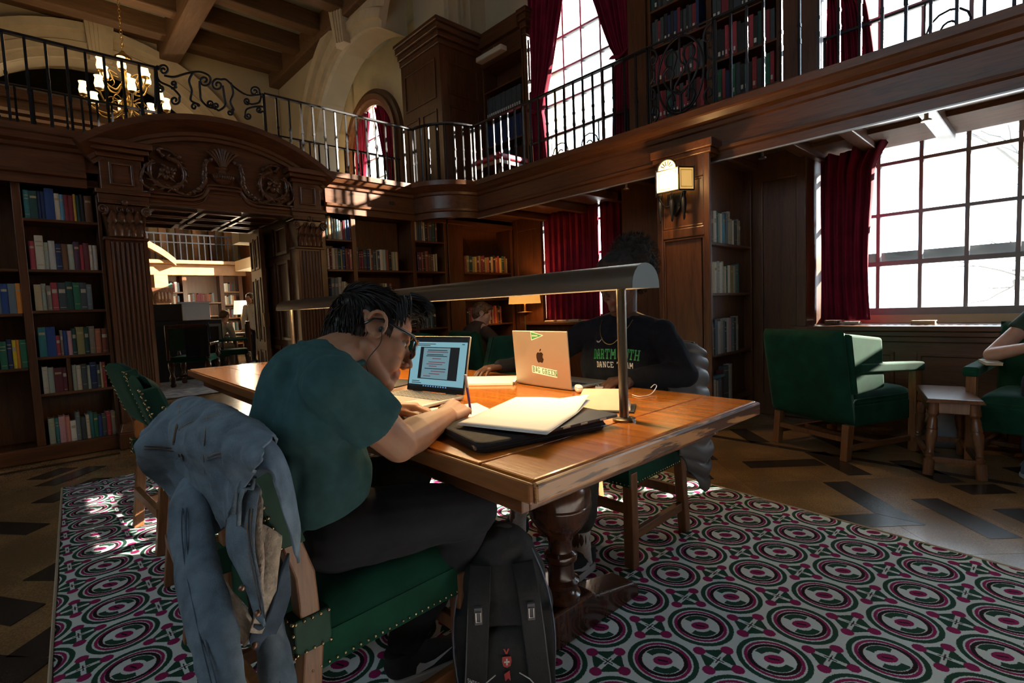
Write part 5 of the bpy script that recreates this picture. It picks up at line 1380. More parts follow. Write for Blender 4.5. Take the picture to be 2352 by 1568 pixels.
# --- convertible laptop of the writing student: screen faces -x
scr = mat('lit_screen_page', (.02, .02, .02), rough=.3, emit=(.30, .62, .72), estr=.62)
scr_dark = mat('screen_dark_bar', (.01, .01, .012), rough=.25, emit=(.02, .03, .04), estr=.3)
scr_txt = mat('screen_ink', (.01, .01, .012), rough=.3, emit=(.03, .06, .08), estr=.5)
scr_ink2 = mat('screen_red_ink', (.02, .01, .012), rough=.3, emit=(.22, .08, .12), estr=.6)
scr_pg = mat('screen_video_page', (.02, .02, .02), rough=.3, emit=(.27, .50, .58), estr=.5)
hp_al = mat('ash_silver_aluminium', (.36, .33, .28), rough=.4, metal=.8)
lt = onT('laptop', 'open laptop showing a lecture page in front of the person writing', 'laptop', 1.13, 1.655, math.radians(8))
MB().box(-.225, .0, -.163, .163, .003, .017).build('base', hp_al, lt, bevel=.005, bseg=3)
MB().box(-.205, -.195, -.02, .02, .0172, .0176).build('maker_mark', black_plastic, lt)
flatquad([(-.205, -.05), (-.125, -.05), (-.125, .06), (-.205, .06)], .017, 'touchpad', mat('touchpad_grey', (.30, .28, .24), rough=.35, metal=.6), lt)
keyc = mat('laptop_keycap', (.20, .19, .17), rough=.5)
for r in range(6):
    for c in range(13):
        y = -.145+.29*c/12; x = -.018-.0165*r
        MB().box(x-.0135, x, y-.0095, y+.0095, .017, .0188).build('key', keyc, lt)
la = math.radians(13)
ld = bpy.data.objects.new('lid', MB().box(-.004, .004, -.163, .163, 0, .222).mesh('lid')); COL.objects.link(ld); ld.data.materials.append(hp_al); ld.parent = lt; ld.location = (.004, 0, .016); ld.rotation_euler = (0, la, 0)
k = ld.modifiers.new('bevel', 'BEVEL'); k.width = .004; k.segments = 2
def onlid(name, y0, y1, z0, z1, d, m_, par=ld):
    o = MB().box(-.0042-d, -.0040, y0, y1, z0, z1).build(name, m_, par); return o
onlid('bezel', -.160, .160, .002, .220, .0003, black_plastic)
onlid('screen', -.153, .153, .018, .213, .0006, scr)
onlid('taskbar', -.153, .153, .018, .027, .0009, scr_dark); onlid('browser_bar', -.153, .153, .198, .213, .0009, scr_dark)
onlid('video_frame', -.115, .105, .05, .178, .0009, scr_dark); onlid('video_page', -.065, .085, .053, .175, .0012, scr_pg)
for i, (a, b, z, red_) in enumerate(((-.05, .06, .165, 0), (-.055, .065, .158, 1), (-.03, .062, .148, 0), (-.052, .066, .142, 0), (-.02, .03, .132, 1), (-.045, .05, .118, 1), (-.03, .06, .110, 1), (0, .045, .102, 1), (-.052, .068, .092, 0), (-.05, .03, .082, 1), (-.02, .04, .072, 1), (.03, .07, .062, 1))):
    onlid('text_line', a, b, z-.0016, z+.0016, .0015, scr_ink2 if red_ else scr_txt)
for a, b, z in ((.02, .13, .190), (.05, .13, .184), (-.14, -.125, .19), (.09, .135, .04), (.08, .135, .033)): onlid('text_line', a, b, z-.0014, z+.0014, .001, scr_txt)
for i in range(10): onlid('taskbar_icon', .06-.014*i, .067-.014*i, .020, .025, .0012, mat('taskbar_icon_blue', (.02, .05, .1), emit=(.2, .5, .9), estr=.5))
MB().cyl((.0, -.12, .014), (0, -.07, .014), .006, 8).build('hinge', black_plastic, lt); MB().cyl((.0, .07, .014), (0, .12, .014), .006, 8).build('hinge', black_plastic, lt)

# --- silver laptop with stickers, its back to us (screen faces +x)
sil = mat('champagne_aluminium', (.50, .42, .33), rough=.38, metal=.75)
mac = onT('laptop', 'champagne silver laptop with green stickers on its lid', 'laptop', 1.530, 1.445, math.radians(-3.4))
MB().box(.0, .235, -.163, .163, .002, .013).build('base', alu, mac, bevel=.004, bseg=3)
MB().box(.02, .115, -.14, .14, .0131, .0135).build('keyboard', black_plastic, mac)
for r in range(5):
    for c in range(13): MB().box(.024+.018*r, .039+.018*r, -.135+.2076*c*.1, -.135+.2076*c*.1+.017, .0135, .0148).build('key', black_plastic, mac)
ml = bpy.data.objects.new('lid', MB().box(-.0035, .0025, -.163, .163, 0, .228).mesh('lid')); COL.objects.link(ml); ml.data.materials.append(sil); ml.parent = mac; ml.location = (-.002, 0, .008); ml.rotation_euler = (0, math.radians(-4), 0)
k = ml.modifiers.new('bevel', 'BEVEL'); k.width = .0025; k.segments = 2
MB().box(.0024, .0030, -.155, .155, .012, .22).build('screen', mat('lit_laptop_screen', (.05, .05, .05), emit=(.55, .7, .8), estr=.5), ml)
def back(name, poly, d, m_):
    """polygon in (u right, v up) as seen from behind; u=0 is the left lid edge"""
    n = len(poly); mb = MB(); mb.add([(-.0036-d, .163-u, v) for u, v in poly], [tuple(range(n))]); o = mb.build(name, m_, ml, fix=False); return o
stk_w = mat('sticker_white', (.80, .80, .74), rough=.5); stk_g = mat('sticker_green', (.03, .24, .07), rough=.5); logo_d = mat('mirror_logo_brown', (.05, .03, .02), rough=.25, metal=.6)
ap_ = [(0, .31), (.12, .36), (.27, .33), (.36, .22), (.30, .13), (.285, .03), (.33, -.06), (.38, -.10), (.31, -.26), (.2, -.36), (.1, -.34), (0, -.315), (-.1, -.34), (-.2, -.36), (-.31, -.24), (-.37, -.06), (-.37, .1), (-.33, .23), (-.22, .33), (-.1, .34)]
back('lid_logo', [(.163+x*.062*.92, .118+y*.062) for x, y in ap_], .0003, logo_d)
back('lid_logo_leaf', [(.163+x*.062, .118+y*.062) for x, y in ((.01, .40), (.08, .42), (.16, .50), (.17, .60), (.08, .57), (.02, .50))], .0003, logo_d)
back('banner_sticker', [(.108, .052), (.255, .040), (.257, .070), (.110, .082)], .0004, stk_w)
rc, w_ = lettering('B GREEN', 1.0); 
rB, wB = lettering('B', .022); rG, wG = lettering('G GREEN', .022)
def skew(u, v): return (-.0036-.0008, .163-(.113+u), .0565+v-u*.0816)
mb = rects_mesh(rB, skew); mb2 = rects_mesh([(a+.030, b+.030, c, d) for a, b, c, d in rG], skew)
mb.add(mb2.v, mb2.f); mb.build('banner_lettering', stk_g, ml)
tr = MB(); tr.add([skew(u, v) for u, v in ((.0225, .006), (.0245, .006), (.0245, .0), (.0225, .0))], [(0, 1, 2, 3)])
for i in range(4):
    v0 = .004+.0055*i; hw = .0055-.0009*i; tr.add([skew(.0235-hw, v0), skew(.0235+hw, v0), skew(.0235, v0+.009)], [(0, 1, 2)])
tr.build('banner_pine_emblem', stk_g, ml)
back('pennant_sticker', [(.118, .226), (.121, .188), (.196, .210)], .0004, stk_w)
back('pennant_green', [(.1205, .2225), (.1232, .1915), (.188, .2095)], .0007, stk_g)
rD, wD = lettering('DARTMOUTH', .0062, gap=.06)
rects_mesh(rD, lambda u, v: (-.0036-.0010, .163-(.126+u*.8), .2045+v)).build('pennant_lettering', stk_w, ml)

# --- spiral notebook, open, under the far hand
nb = onT('spiral_notebook', 'open spiral notebook beside the silver laptop', 'notebook', 1.50, 1.80, math.radians(38))
MB().box(-.13, .09, -.16, .12, 0, .012).build('page_block', paper, nb, bevel=.002)
MB().box(-.132, .092, -.162, .122, -.0004, .0012).build('cover', tabletop, nb)
sp_m = mat('wire_spiral', (.65, .55, .4), rough=.3, metal=1)
for i in range(26):
    x = -.125+.21*i/25
    MB().tube([(x, -.16+.010*math.cos(a), .007+.010*math.sin(a)) for a in [2*PI*q/8 for q in range(9)]], .0011, 5, caps=False).build('wire_ring', sp_m, nb)
# --- sleeve case, thin tablet, loose sheets
ang = math.atan2(.792-.89, 1.123-.696)
neo = mat('black_neoprene', (.022, .022, .024), rough=.85, noise=(60, .3), bump=.2, bscale=300)
sl = onT('sleeve_case', 'black padded laptop sleeve lying at the table corner', 'sleeve case', .955, 1.0, ang)
def slv(u, v):
    return None
def rrect(w, h, r, n=5):
    out = []
    for cx_, cy_, a0 in ((w-r, h-r, 0), (-w+r, h-r, PI/2), (-w+r, -h+r, PI), (w-r, -h+r, 1.5*PI)):
        out += [(cx_+r*math.cos(a0+PI/2*k/n), cy_+r*math.sin(a0+PI/2*k/n)) for k in range(n+1)]
    return out
MB().prism(rrect(.195, .145, .03), .0, .026, 'z').build('case', neo, sl, bevel=.009, bseg=3)
MB().tube([(p[0], p[1], .013) for p in rrect(.1965, .1465, .03)+rrect(.1965, .1465, .03)[:1]], .0022, 5).build('zip', black_plastic, sl)
MB().cyl((-.19, -.10, .015), (-.197, -.13, .012), .004, 6).build('zip_pull', alu, sl)
tbq = thing('tablet', 'thin slate tablet under the loose sheets', 'tablet', (1.035, .925, TZ+.027), ang+.10)
MB().prism(rrect(.135, .098, .012), 0, .008, 'z').build('case', mat('slate_shell', (.07, .075, .08), rough=.35, metal=.4), tbq, bevel=.002)
for u in (-.06, .0, .07): MB().box(u-.012, u+.012, -.1, -.0975, .002, .006).build('port', alu, tbq)
ps = thing('paper_sheets', 'white loose sheets lying on the black sleeve', 'paper', (0, 0, 0), 0)
q0, q1, q2, q3 = Vector((.800, 1.075, 0)), Vector((.852, .800, 0)), Vector((1.205, .945, 0)), Vector((1.135, 1.20, 0))
for i in range(3):
    def sheet(u, v, i=i):
        p = q0+(q1-q0)*u+(q3-q0)*v+(q2-q1-q3+q0)*u*v
        c = .030*max(0, (u*v-.62))*2.2; lift = .0405+.0012*i+.006*math.sin(u*PI)*v
        return (p.x+.004*i+.6*c*(-.3), p.y+.003*i, TZ+lift+(c if i == 2 else c*.4)-.006*(1-v)*(1-u))
    MB().grid(sheet, 16, 16).build('sheet', paper, ps, smooth=True, solid=.0005)
# --- sheet the student writes on, binder, pen, eraser
pp = onT('writing_sheet', 'white sheet under the writing hand', 'paper', .975, 1.355, math.radians(-20)); flatquad([(-.14, -.11), (.14, -.11), (.14, .11), (-.14, .11)], 0, 'sheet', paper, pp)
bd = onT('binder', 'black folder thick with papers left of the lecture laptop', 'folder', 1.10, 2.02, math.radians(20))
for i in range(6): MB().box(-.11, .11, -.145, .145, .003+.0035*i, .0055+.0035*i, Matrix.Rotation(.03*(i-3), 4, 'Z')).build('page', paper, bd)
MB().box(-.115, .115, -.15, .15, .026, .029).build('cover', black_plastic, bd); MB().box(-.115, .115, -.15, .15, 0, .002).build('cover', black_plastic, bd)
er = onT('charger_block', 'small white block beside the loose sheets', 'charger', 1.122, 1.245, .5); MB().box(-.028, .028, -.014, .014, 0, .016).build('body', stk_w, er, bevel=.004)
# --- earbud case, phone, wedge stand, cable
eb = onT('earbud_case', 'white rounded earbud case in front of the silver laptop', 'earbud case', 1.515, 1.245, math.radians(-35))
def pod(u, v):
    a = 2*PI*u; p = PI*v; sx = math.copysign(abs(math.cos(a))**.6, math.cos(a)); sy = math.copysign(abs(math.sin(a))**.6, math.sin(a)); s_ = math.sin(p)**.6
    return (.014*sx*s_, .028*sy*s_, .0155-.0155*math.cos(p))
gw = mat('glossy_white_plastic', (.82, .81, .78), rough=.15, coat=.5)
MB().grid(pod, 28, 14, closeu=True).build('shell', gw, eb, smooth=True)
MB().tube([(.0142*math.copysign(abs(math.cos(a))**.6, math.cos(a)), .0282*math.copysign(abs(math.sin(a))**.6, math.sin(a)), .021) for a in [2*PI*k/28 for k in range(29)]], .0005, 4).build('lid_seam', black_plastic, eb)
ph = onT('smartphone', 'smartphone in a clear case behind the wedge stand', 'phone', 1.70, 1.245, math.radians(28))
MB().prism(rrect(.079, .040, .01), 0, .009, 'z').build('clear_case', mat('clear_bumper', (.45, .45, .45), rough=.15), ph, bevel=.002)
MB().prism(rrect(.074, .036, .008), .009, .0096, 'z').build('screen', mat('phone_screen_dark', (.008, .02, .012), rough=.05, coat=1), ph)
wg = onT('wedge_stand', 'beige folded wedge on a dark mat beside the lamp post', 'stand', 1.335, .99, math.radians(-60))
bg_ = mat('beige_leatherette', (.55, .49, .36), rough=.7, noise=(14, .08))
MB().box(-.105, .095, -.075, .055, 0, .004).build('mat', neo, wg)
mb = MB(); mb.add([(-.095, -.06, .004), (.085, -.06, .004), (.06, .012, .062), (-.07, .012, .062), (-.09, .045, .004), (.08, .045, .004)], [(0, 1, 2, 3), (3, 2, 5, 4), (0, 3, 4), (1, 5, 2), (0, 4, 5, 1)])
mb.build('folded_cover', bg_, wg, bevel=.003, fix=True)
cb = onT('charging_cable', 'thin white cable looping on the table behind the post', 'cable', 0, 0, 0, 0)
P = [at_z(x, y, z) for x, y, z in ((1452, 906, TZ+.003), (1468, 910, TZ+.003), (1490, 907, TZ+.003), (1500, 900, TZ+.008), (1508, 887, TZ+.02), (1503, 883, TZ+.028), (1495, 890, TZ+.02))]
MB().tube([tuple(p) for p in catmull([tuple(p) for p in P], 6)], .0018, 6).build('cord', gw, cb, smooth=True)
# ------------------------------------------------------------------ people: blended volumes remeshed into one continuous surface
from mathutils import noise as mnoise
from mathutils.bvhtree import BVHTree
class Blob(MB):
    def cap(s, a, ra, b, rb, n=14, flat_end=False, squash=None):
        a, b = Vector(a), Vector(b); d = (b-a); L = d.length
        if L < 1e-6: return s.ball(tuple(a), ra)
        d.normalize(); path = []; rad = []
        for k in range(5):
            t = PI/2*(k+.15)/5; path.append(a-d*ra*math.cos(t)); rad.append(ra*math.sin(t))
        path.append(a); rad.append(ra)
        path.append(b); rad.append(rb)
        if not flat_end:
            for k in range(1, 6):
                t = PI/2*k/5.15; path.append(b+d*rb*math.sin(t)); rad.append(rb*math.cos(t))
        return s.tube([tuple(p) for p in path], rad, n)
    def chain(s, pts, rad, **k):
        for i in range(len(pts)-1): s.cap(pts[i], rad[i], pts[i+1], rad[i+1], **k)
        return s
    def ell(s, c, r, R_=None):
        M_ = Matrix.Translation(c) @ (R_.to_4x4() if R_ is not None else Matrix.Identity(4))
        return s.ball((0, 0, 0), r, 18, 12, M_)
    def skin(s, name, material, parent=None, voxel=.004, smooth=3, wrinkle=0, wscale=9, wdir=None):
        o = s.build(name, material, parent, smooth=True)
        k = o.modifiers.new('remesh', 'REMESH'); k.mode = 'VOXEL'; k.voxel_size = voxel; k.use_smooth_shade = True
        if smooth: k = o.modifiers.new('smooth', 'SMOOTH'); k.iterations = smooth; k.factor = .5
        dg = bpy.context.evaluated_depsgraph_get(); dg.update()
        me = bpy.data.meshes.new_from_object(o.evaluated_get(dg)); old = o.data
        o.modifiers.clear(); o.data = me; bpy.data.meshes.remove(old); me.name = name
        if not me.materials: me.materials.append(material)
        if wrinkle:
            nr = [v.normal.copy() for v in me.vertices]
            for v, n_ in zip(me.vertices, nr):
                p = v.co*wscale
                if wdir is not None: p = Vector((p.x*wdir[0], p.y*wdir[1], p.z*wdir[2]))
                a = mnoise.noise(p)+.5*mnoise.noise(p*2.1+Vector((3, 1, 7)))
                v.co += n_*(wrinkle*(a-.35*abs(a)))
        for p in me.polygons: p.use_smooth = True
        return o
def skin_mat(name, c):
    return mat(name, c, rough=.48, spec=.4, noise=(14, .10), bump=.04, bscale=220)
def frame(fwd, up):
    f = Vector(fwd).normalized(); l = Vector(up).cross(f).normalized(); u = f.cross(l).normalized()
    return Matrix((f, l, u)).transposed()          # columns forward, left, up
def head_prims(b, C, R_, neck, s=1.0, neck_r=(.056, .064), ears=True):
    def P(x, y, z): return C+R_ @ Vector((x*s, y*s, z*s))
    b.ell(P(-.012, 0, .032), (.098*s, .077*s, .088*s), R_)
    b.ell(P(.026, 0, -.030), (.066*s, .061*s, .088*s), R_)
    b.ell(P(.045, 0, .045), (.045*s, .06*s, .045*s), R_)
    for q in (-1, 1):
        b.cap(P(-.012, q*.050, -.055), .020*s, P(.055, q*.022, -.104), .018*s)
        b.ell(P(.054, q*.040, -.022), (.027*s, .021*s, .026*s), R_)
        b.cap(P(.084, q*.012, .017), .010*s, P(.074, q*.048, .018), .009*s)
        b.ell(P(.100, q*.0100, -.041), (.009*s, .007*s, .007*s), R_)
        b.cap(P(.088, q*.004, -.0665), .0085*s, P(.078, q*.022, -.069), .005*s)
        b.cap(P(.087, q*.004, -.0785), .0095*s, P(.077, q*.020, -.074), .005*s)
        b.ell(P(.060, q*.030, -.055), (.022*s, .022*s, .03*s), R_)
        if ears:
            b.ell(P(-.012, q*.0745, -.004), (.021*s, .006*s, .029*s), R_)
            rim = [P(-.012+.024*math.cos(t), q*(.084+.004*math.sin(t)), .0+.033*math.sin(t)-.003) for t in [-1.3+4.4*k/12 for k in range(13)]]
            b.tube([tuple(p) for p in rim], .0052*s, 7)
            b.ell(P(-.004, q*.080, -.030), (.009*s, .006*s, .010*s), R_)
    b.ell(P(.070, 0, -.108), (.022*s, .024*s, .018*s), R_)
    b.cap(P(.088, 0, .008), .0085*s, P(.1125, 0, -.034), .0092*s)
    b.cap(P(.075, 0, -.05), .012*s, P(.079, 0, -.09), .014*s)
    b.cap(P(-.032, 0, -.045), neck_r[0]*s, neck, neck_r[1])
    return P
def eye(parent, P, R_, s=1.0, dark=(.02, .012, .008)):
    for q in (-1, 1):
        c = P(.0715, q*.031, -.001)
        e = MB(); e.ball(tuple(c), .0108*s, 12, 8); eo = e.build('eye', mat('eye_white', (.6, .58, .54), rough=.2), parent, smooth=True)
        i = MB(); c2 = c+R_ @ Vector((.0085*s, 0, -.003)); i.ball(tuple(c2), .0052*s, 10, 6); i.build('iris', mat('iris_brown', dark, rough=.1), eo, smooth=True)
        lid = MB(); lid.tube([tuple(P(.080+.004*math.cos(t*1.0), q*(.031+.0135*math.sin(t)), .0065+.002*math.cos(t))) for t in [-1.2+2.4*k/6 for k in range(7)]], .0030, 6); lid.build('eyelid', parent.data.materials[0], parent, smooth=True)
        br = MB(); br.tube([tuple(P(.091-.018*abs(t)**2, q*(.030+.020*t), .022+.004*(1-t*t))) for t in [-.9+1.8*k/6 for k in range(7)]], [.0018, .0032, .0036, .0034, .003, .0024, .0012], 6); br.build('eyebrow', mat('dark_hair', (.008, .007, .008), rough=.45), parent, smooth=True)
def hand(b, W_, fwd, up, side=1, curls=((.3, .5, .4),)*4, thumb=(.5, .4), s=1.0, spread=.06):
    """W_ wrist; fwd along the palm; up = back of the hand; side=+1 when the thumb is on the left of fwd"""
    F = Vector(fwd).normalized(); L = Vector(up).cross(F).normalized(); U = F.cross(L).normalized()
    def P(x, y, z): return W_+(F*x+L*(y*side)+U*z)*s
    for y in (-.028, -.010, .010, .026): b.cap(P(.008, y*.62, 0), .0155*s, P(.082, y, .002), .0125*s)
    b.cap(P(.012, .016, -.008), .019*s, P(.045, .026, -.010), .016*s)
    lens = ((.041, .025, .020), (.044, .028, .022), (.040, .026, .021), (.031, .020, .018))
    for i, y in enumerate((.029, .0105, -.0095, -.029)):
        a0 = curls[i % len(curls)]; p = P(.085 if i != 3 else .078, y, .001); ang = 0; sp_ = (1.3-i)*spread
        r = .0092 if i < 3 else .0080
        for j in range(3):
            ang += a0[j]
            d = (F*math.cos(sp_)+L*side*math.sin(sp_))*math.cos(ang)-U*math.sin(ang)
            q = p+d*lens[i][j]*s; r_2 = r*(.93 if j < 2 else .84)
            b.cap(p, r*s, q, r_2*s, n=10); p = q; r = r_2
    p = P(.030, .030, -.010); a1, a2 = thumb; d = (F*math.cos(.75-a1*.5)+L*side*math.sin(.75-a1*.5)-U*.35*a1).normalized()
    q = p+d*.042*s; b.cap(p, .0135*s, q, .0108*s, n=10)
    d2_v = (d*math.cos(a2)+(F*.8-L*side*.6)*math.sin(a2)-U*.2*a2).normalized(); b.cap(q, .0108*s, q+d2_v*.030*s, .0085*s, n=10)
    return P
def tufts(mb, roots, r0, n=5, seg=5):
    for p0, p1, p2 in roots:
        P_ = [p0*(1-t)**2+p1*2*t*(1-t)+p2*t*t for t in [k/seg for k in range(seg+1)]]
        mb.tube([tuple(p) for p in P_], [r0*(1-.75*(k/seg)**1.5) for k in range(seg+1)], n)

# ================================================================== the writing student
sk1 = skin_mat('warm_tan_skin', (.40, .205, .125))
HC = Vector((.652, 1.225, 1.032)); HF = Vector((math.cos(-.40)*math.cos(.45), math.sin(-.40)*math.cos(.45), -math.sin(.45)))
HR1 = frame(HF, (0, 0, 1)) @ Matrix.Rotation(-.47, 3, 'X')
b = Blob(); neck = (.525, 1.20, .985)
HS = 1.03
P1 = head_prims(b, HC, HR1, neck, HS)
rsh, relb, rwr = Vector((.470, 1.055, .945)), Vector((.603, 1.035, .793)), Vector((.838, 1.168, .800))
lsh, lelb, lwr = Vector((.555, 1.41, .94)), Vector((.70, 1.53, .80)), Vector((.835, 1.475, .788))
mid = rsh.lerp(relb, .5)
b.chain([rsh, rsh.lerp(relb, .55), relb], [.050, .050, .043])
b.chain([relb, relb.lerp(rwr, .3), relb.lerp(rwr, .75), rwr], [.041, .046, .034, .027])
b.chain([lsh, lelb], [.050, .042]); b.chain([lelb, lelb.lerp(lwr, .3), lwr], [.040, .043, .027])
b.chain([rsh, (.53, 1.2, .95), lsh], [.05, .055, .05]); b.chain([neck, (.48, 1.24, .82), (.47, 1.27, .62)], [.06, .10, .12])
# right hand closed round a pen, left hand resting
hd = (rwr-relb).normalized(); hd = (hd+Vector((.10, .0, .10))).normalized()
hand(b, rwr, hd, (-.25, -.62, .74), 1, ((1.05, .95, .5), (1.15, 1.1, .6), (1.2, 1.2, .6), (1.2, 1.2, .6)), (.9, .7), 1.0, .02)
hand(b, lwr, (.80, -.55, -.06), (.1, 0, 1), -1, ((.35, .55, .4), (.3, .5, .4), (.3, .55, .4), (.35, .6, .4)), (.3, .3), .98, .09)
per1 = b.skin('person', sk1, None, .0036, 3)
tag(per1, 'person in teal t-shirt and glasses bent over the table writing', 'person')
# lips tint by place on the face
lipm = mat('lip_tone', (.36, .13, .10), rough=.45); per1.data.materials.append(lipm)
Rin = HR1.inverted()
for p in per1.data.polygons:
    q = Rin @ (p.center-HC)
    if .076 < q.x < .11 and abs(q.y) < .026 and -.088 < q.z < -.059: p.material_index = 1
eye(per1, P1, HR1, HS)
# teal t-shirt
teal = mat('teal_cotton', (.040, .098, .105), rough=.92, spec=.15, noise=(40, .12), bump=.1, bscale=500)
b = Blob()
b.chain([(.485, 1.265, .60), (.475, 1.265, .72), (.48, 1.255, .82), (.50, 1.24, .90)], [.145, .138, .140, .135])
b.ell((.485, 1.16, .74), (.105, .09, .16)); b.ell((.485, 1.37, .74), (.105, .09, .16)); b.ell((.465, 1.235, .86), (.10, .185, .14))
b.chain([(.478, 1.085, .942), (.495, 1.2, .968), (.545, 1.375, .945)], [.066, .074, .068])
b.ell((.505, 1.205, .97), (.080, .105, .058)); b.ell((.555, 1.25, .84), (.07, .14, .10))
e0 = rsh.lerp(relb, .64); b.cap(rsh+Vector((-.005, 0, .0)), .068, e0, .071, flat_end=True, n=20)
e1 = lsh.lerp(lelb, .62); b.cap(lsh, .066, e1, .068, flat_end=True, n=20)
sh1 = b.skin('t_shirt', teal, per1, .006, 3, .015, 11, (1, 1.3, .6))
nr = (HC-Vector(neck)).normalized()
cl = MB(); cf = frame((.9, -.1, -.35), (.45, -.05, .8)); cc = Vector((.527, 1.20, .995))
cl.tube([tuple(cc+cf @ Vector((.074*math.cos(t), .074*math.sin(t), .012*math.cos(2*t)))) for t in [2*PI*k/28 for k in range(29)]], .0085, 8); cl.build('collar_rib', teal, per1, smooth=True)
# jeans and shoes
jean = mat('black_denim', (.006, .007, .012), rough=.9, noise=(60, .25))
b = Blob(); kR, kL = Vector((.800, 1.035, .575)), Vector((.86, 1.42, .575))
b.chain([(.47, 1.27, .60), (.50, 1.27, .575)], [.15, .14])
b.chain([(.50, 1.165, .585), kR], [.098, .072]); b.chain([(.50, 1.375, .585), kL], [.098, .072])
aR, aL = Vector((.74, 1.30, .13)), Vector((.86, 1.55, .13))
b.chain([kR, kR.lerp(aR, .4), aR], [.068, .066, .052]); b.chain([kL, kL.lerp(aL, .4), aL], [.068, .066, .052])
b.skin('jeans', jean, per1, .007, 3, .006, 12)
def shoe(parent, heel, toe, body_m, sole_m, z=.0, mark=None, s=1.0):
    h, t = Vector(heel), Vector(toe); F = (t-h).normalized(); L = Vector((0, 0, 1)).cross(F); R_ = Matrix((F, L, Vector((0, 0, 1)))).transposed()
    ln = (t-h).length
    bb = Blob(); Q = lambda x, y, zz: h+R_ @ Vector((x*ln, y, zz))
    bb.chain([Q(.12, 0, .060), Q(.42, 0, .055), Q(.85, 0, .042)], [.040, .042, .036]); bb.cap(Q(.15, 0, .06), .040, Q(.12, 0, .105), .040, flat_end=True); bb.cap(Q(.4, 0, .075), .03, Q(.22, 0, .10), .034)
    o = bb.skin('shoe', body_m, parent, .005, 3)
    so = MB(); pts = [Q(.0, 0, 0), Q(.02, -.032, 0), Q(.4, -.038, 0), Q(.8, -.042, 0), Q(.99, -.02, 0), Q(1.02, .01, 0), Q(.95, .035, 0), Q(.7, .042, 0), Q(.35, .034, 0), Q(.04, .032, 0)]
    vs = [(p.x, p.y, z+.002) for p in pts]+[(p.x, p.y, z+.030) for p in pts]; n = len(pts)
    so.add(vs, [tuple(range(n))[::-1], tuple(range(n, 2*n))]+[(i, (i+1) % n, n+(i+1) % n, n+i) for i in range(n)]); so.build('sole', sole_m, o, bevel=.006, fix=True)
    la = MB()
    for i in range(4): la.tube([tuple(Q(.38+.09*i, -.024, .088-.008*i)), tuple(Q(.40+.09*i, 0, .100-.008*i)), tuple(Q(.38+.09*i, .024, .088-.008*i))], .0028, 6)
    la.build('lace', mat('black_lace', (.02, .02, .02), rough=.9), o, smooth=True)
    if mark:
        sw = [(.28, .036), (.50, .046), (.80, .078), (.52, .060), (.40, .060), (.34, .066), (.30, .058)]
        for sd in (-1, 1):
            f = MB(); f.add([tuple(Q(x, sd*(.0435 if .35 < x < .7 else .041), zz)) for x, zz in sw], [tuple(range(len(sw)))]); f.build('swoosh_mark', mark, o, solid=.002)
    return o
black_knit = mat('black_knit', (.014, .014, .016), rough=.85, noise=(80, .3)); sole_w = mat('white_rubber', (.5, .49, .47), rough=.6); mark_w = mat('white_mark', (.6, .6, .6), rough=.6)
shoe(per1, (.68, 1.30, .012), (.92, 1.25, .012), black_knit, sole_w, .011, mark_w); shoe(per1, (.80, 1.55, .012), (1.06, 1.60, .012), black_knit, sole_w, .011)
# hair: cap volume plus swept locks
hairm = mat('black_hair', (.007, .0065, .008), rough=.42, spec=.35)
b = Blob(); Lr = lambda x, y, z: HC+HR1 @ (Vector((x, y, z))*HS)
b.ell(Lr(-.018, 0, .050), (.102, .083, .085), HR1); b.ell(Lr(-.055, 0, .005), (.065, .074, .075), HR1); b.ell(Lr(.042, 0, .102), (.052, .062, .032), HR1); b.ell(Lr(-.06, 0, -.04), (.045, .058, .04), HR1)
hr1 = b.skin('hair', hairm, per1, .005, 3, .003, 40, (1, 1, 1))
hm = MB(); rr_ = random.Random(3); roots = []
hp_ = hr1.data.polygons; nP = len(hp_)
for i in range(1700):
    pg = hp_[rr_.randrange(nP)]; c = pg.center.copy(); nrm = pg.normal.copy(); q = Rin @ (c-HC)/HS
    top_ = max(0, min(1, (q.z-.03)/.07))
    fl_ = HR1 @ Vector((.9*top_+.25, -.25*top_+rr_.uniform(-.15, .15), -1.0*(1-top_)-.05)); fl_ = (fl_-nrm*fl_.dot(nrm))
    if fl_.length < .1: continue
    fl_.normalize(); L_ = rr_.uniform(.018, .034) if top_ < .5 else rr_.uniform(.030, .052)
    e = Rin @ (c+fl_*L_-HC)/HS
    if -.045 < e.x < .03 and -.05 < e.z < .036 and abs(e.y) > .06: continue      # keep the ears clear
    if e.x > .06 and e.z < .06: continue
    roots.append((c-nrm*.002, c+fl_*L_*.5+nrm*.0055, c+fl_*L_+nrm*.001))
for i in range(110):      # long fringe falling forward of the brow
    y = rr_.uniform(-.070, .062); L_ = rr_.uniform(.5, 1.1)
    roots.append((Lr(.045, y*.9, .122+rr_.uniform(-.008, .010)), Lr(.080+.018*L_, y-.006, .136), Lr(.100+.016*L_, y*1.05-.014, .122-.022*L_)))
for i in range(150):     # sides and nape
    q = rr_.choice((-1, 1)); t = rr_.random(); x = .045-.12*t; z = .072-.055*t+rr_.uniform(-.015, .025)
    if -.06 < x+.018 < .03 and z-.035 < .036: continue
    roots.append((Lr(x, q*.079, z+.02), Lr(x+.012, q*.086, z), Lr(x+.018, q*.081, z-.035)))
tufts(hm, roots, .0026, 4, 5); hm.build('hair_locks', hairm, hr1, smooth=True)
